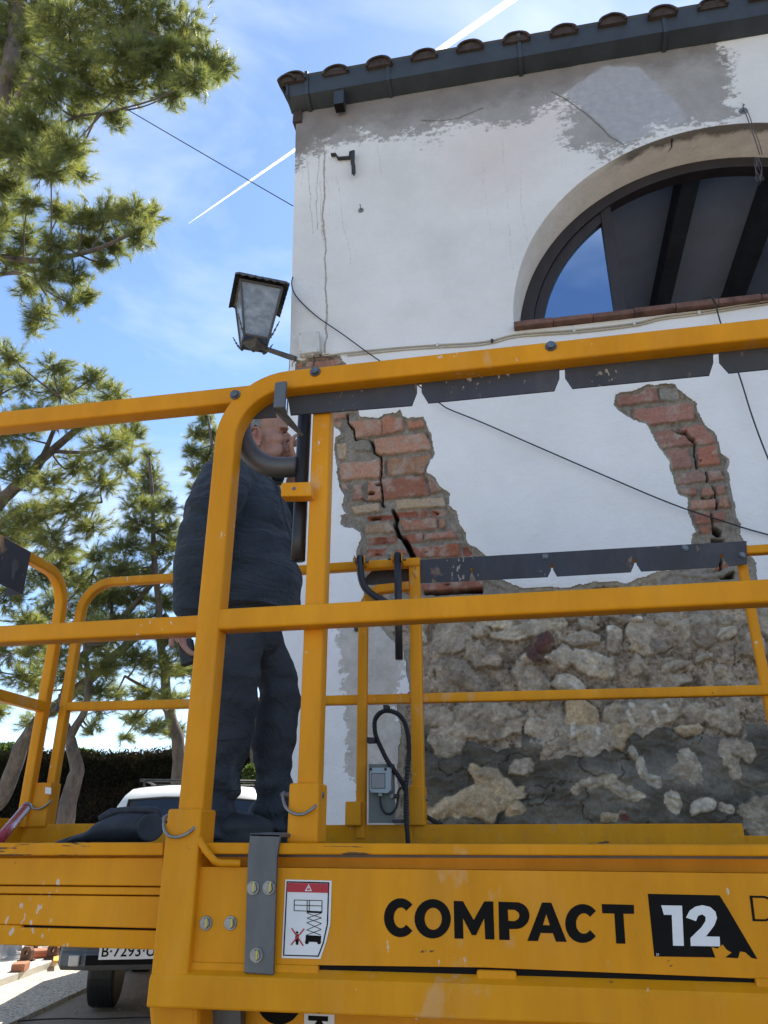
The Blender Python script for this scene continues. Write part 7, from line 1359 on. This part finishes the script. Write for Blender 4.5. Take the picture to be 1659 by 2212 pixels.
tree('pine_tree', 'forked crooked pine trunk standing in front of the dark hedge', 'pine tree',
     [([D_(138, 1800, 11), D_(150, 1713, 11), D_(164, 1665, 11), D_(160, 1620, 11), D_(148, 1592, 11), D_(140, 1562, 11), D_(133, 1500, 11)], (.15, .05)), ([D_(150, 1597, 11), D_(163, 1570, 11), D_(181, 1537, 11), D_(190, 1477, 11), D_(186, 1391, 11), D_(200, 1320, 11)], (.07, .03))],
     cl([(190, 1500, 30, 30), (230, 1440, 35, 30), (160, 1380, 35, 30), (240, 1380, 35, 30), (215, 1530, 25, 22), (205, 1560, 22, 20), (175, 1430, 40, 30), (215, 1490, 30, 30), (200, 1350, 45, 30), (195, 1580, 14, 10)], 11, 42, dY=.4),
     .12, 38, .0028, .006, 36, dens=11)
# ---- hedge, shrubs, far tree
def leafball(name, parent, c, rad, n, size, mat, seed, flat=0, dark=.5):
    r = np.random.default_rng(seed); v = r.normal(size=(n, 3)); v /= np.linalg.norm(v, axis=1)[:, None]; P = np.array(c)+v*np.array(rad)*(r.uniform(.72, 1.04, n)+.14*fbm(v[:, 0]*3, v[:, 2]*3, v[:, 1]*3, s=seed, o=3))[:, None]
    a = r.normal(size=(n, 3)); a /= np.linalg.norm(a, axis=1)[:, None]; b_ = np.cross(a, r.normal(size=(n, 3))); b_ /= np.linalg.norm(b_, axis=1)[:, None]; s = size*r.uniform(.6, 1.3, n)[:, None]
    V_ = np.concatenate([P-a*s, P+b_*s*.5, P+a*s, P-b_*s*.5], 1).reshape(-1, 3); o = npmesh(name, V_, np.arange(4*n).reshape(-1, 4), mat, parent, smooth=False); S_ = np.repeat(r.uniform(0, 1, n), 4); setcol(o, 'Col', np.stack([S_]*3, -1)); return o
hmt = leafmat('hedge_leaves', (.014, .016, .010), (.050, .038, .026), .2); hmt.node_tree.nodes['Principled BSDF'].inputs['Roughness'].default_value = .95; hmt.node_tree.nodes['Principled BSDF'].inputs['Specular IOR Level'].default_value = .05; bmt = leafmat('bush_leaves', (.04, .075, .02), (.12, .17, .04), .35)
hg = empty('hedge', (-14, 16, GZ), 'tall dark clipped cypress hedge closing the yard behind the van', 'hedge')
r = np.random.default_rng(9); n = 220000; x_ = r.uniform(-30, 0, n); top_ = 2.95+.10*fbm(x_*.9, x_*0, s=5, o=4)+.03*r.normal(size=n); z_ = GZ+top_*np.sqrt(r.uniform(0, 1, n)); z_ = np.where(r.uniform(size=n) < .25, GZ+top_+r.normal(size=n)*.05, z_)
y_ = 15+.3*fbm(x_*.8, z_*1.2, s=8, o=4)+r.exponential(.10, n)-.0*x_; y_ = np.where(z_ > GZ+top_-.06, y_+r.uniform(0, 1.0, n), y_)
P = np.stack([x_, y_, z_], -1); a = r.normal(size=(n, 3)); a[:, 2] = np.abs(a[:, 2])+.5; a /= np.linalg.norm(a, axis=1)[:, None]; b_ = np.cross(a, r.normal(size=(n, 3))); b_ /= np.linalg.norm(b_, axis=1)[:, None]; s = .034*r.uniform(.6, 1.6, n)[:, None]
V_ = np.concatenate([P-a*s, P+b_*s*.35, P+a*s, P-b_*s*.35], 1).reshape(-1, 3); o = npmesh('foliage', V_, np.arange(4*n).reshape(-1, 4), hmt, hg, smooth=False); S_ = np.repeat(sst(-.1, .5, fbm(x_*.6, z_*1.1, s=12, o=3))*.8+r.uniform(0, .25, n), 4); setcol(o, 'Col', np.stack([S_]*3, -1))
b = MB(); b.box(-34, 2, 15.28, 16.0, GZ, GZ+2.85); b.build('branch_mass', simple('hedge_inside', (.018, .018, .014), 1, 0, .4, 3, .5, 8, .05), hg)
for i, (x, y, rx_, ry_, Y_, lb) in enumerate([(20, 1650, 55, 40, 20, 'round green tree crown behind the hedge at the far left'), (170, 1655, 50, 32, 20, 'low green tree crown over the hedge behind the forked pine')]):
    c = at('D', x, y, Y_); k = (at('D', x+10, y, Y_)-c).length/10; e = empty('round_tree', (c.x, c.y, GZ), lb, 'tree'); leafball('crown', e, c, (rx_*k, rx_*k*.8, ry_*k), 9000, .07, bmt, 50+i); b = MB(); b.tube([(c.x, c.y, GZ), tuple(c)], .15, 10); b.build('trunk', barkm, e)
gmt = leafmat('grey_tree_leaves', (.10, .13, .10), (.22, .25, .19), .3)
for i, (x, y, rx_, ry_, Y_) in enumerate([(365, 1655, 24, 30, 40)]):
    c = at('D', x, y, Y_); k = (at('D', x+10, y, Y_)-c).length/10; e = empty('round_tree', (c.x, c.y, GZ), 'pale grey green far tree over the hedge beside the van roof', 'tree'); leafball('crown', e, c, (rx_*k, rx_*k*.8, ry_*k), 6000, .12, gmt, 60+i); b = MB(); b.tube([(c.x, c.y, GZ), tuple(c)], .2, 10); b.build('trunk', barkm, e)
# bare rock face / cut trunk seen between the man's legs
c = at('J', 735, 1500, 13.5); e = empty('shrub', (c.x, c.y, GZ), 'small bright green shrub seen between the trouser legs of the man', 'shrub'); k = (at('J', 745, 1500, 13.5)-c).length/10; leafball('foliage', e, at('J', 760, 1560, 13.5), (60*k, .3, 90*k), 3000, .045, bmt, 70)
# ---- contrail: a long thin body of white vapour very high up
cm, nt, b_ = newmat('vapour'); b_.inputs['Base Color'].default_value = (.95, .95, .95, 1); b_.inputs['Roughness'].default_value = 1; t_ = nt.nodes.new('ShaderNodeBsdfTranslucent'); t_.inputs[0].default_value = (1, 1, 1, 1); ms_ = nt.nodes.new('ShaderNodeMixShader'); ms_.inputs[0].default_value = .75; om = nt.nodes['Material Output']; lk(nt, b_.outputs[0], ms_.inputs[1]); lk(nt, t_.outputs[0], ms_.inputs[2]); lk(nt, ms_.outputs[0], om.inputs[0])
ct = MB(); H_ = 700.0; pa, pb = atz('D', 407, 483, H_), atz('D', 1105, 0, H_); n = 160; dd_ = (pb-pa)
for side_ in (-1, 1):
    P_ = []; r_ = []
    sv = dd_.cross(Vector((0, 0, 1))).normalized()
    for i in range(n+1):
        t = i/n*1.3; w_ = .45+2.3*min(t, 1.1); rr_ = w_*.60*min(1, .3+t*7); P_.append(pa+dd_*t+sv*side_*rr_*(1.03+.5*max(0, .12-t)/.12)); r_.append(rr_)
    ct.tube(P_, r_, 14)
tag(ct.build('contrail', cm, None, smooth=True), kind='structure')
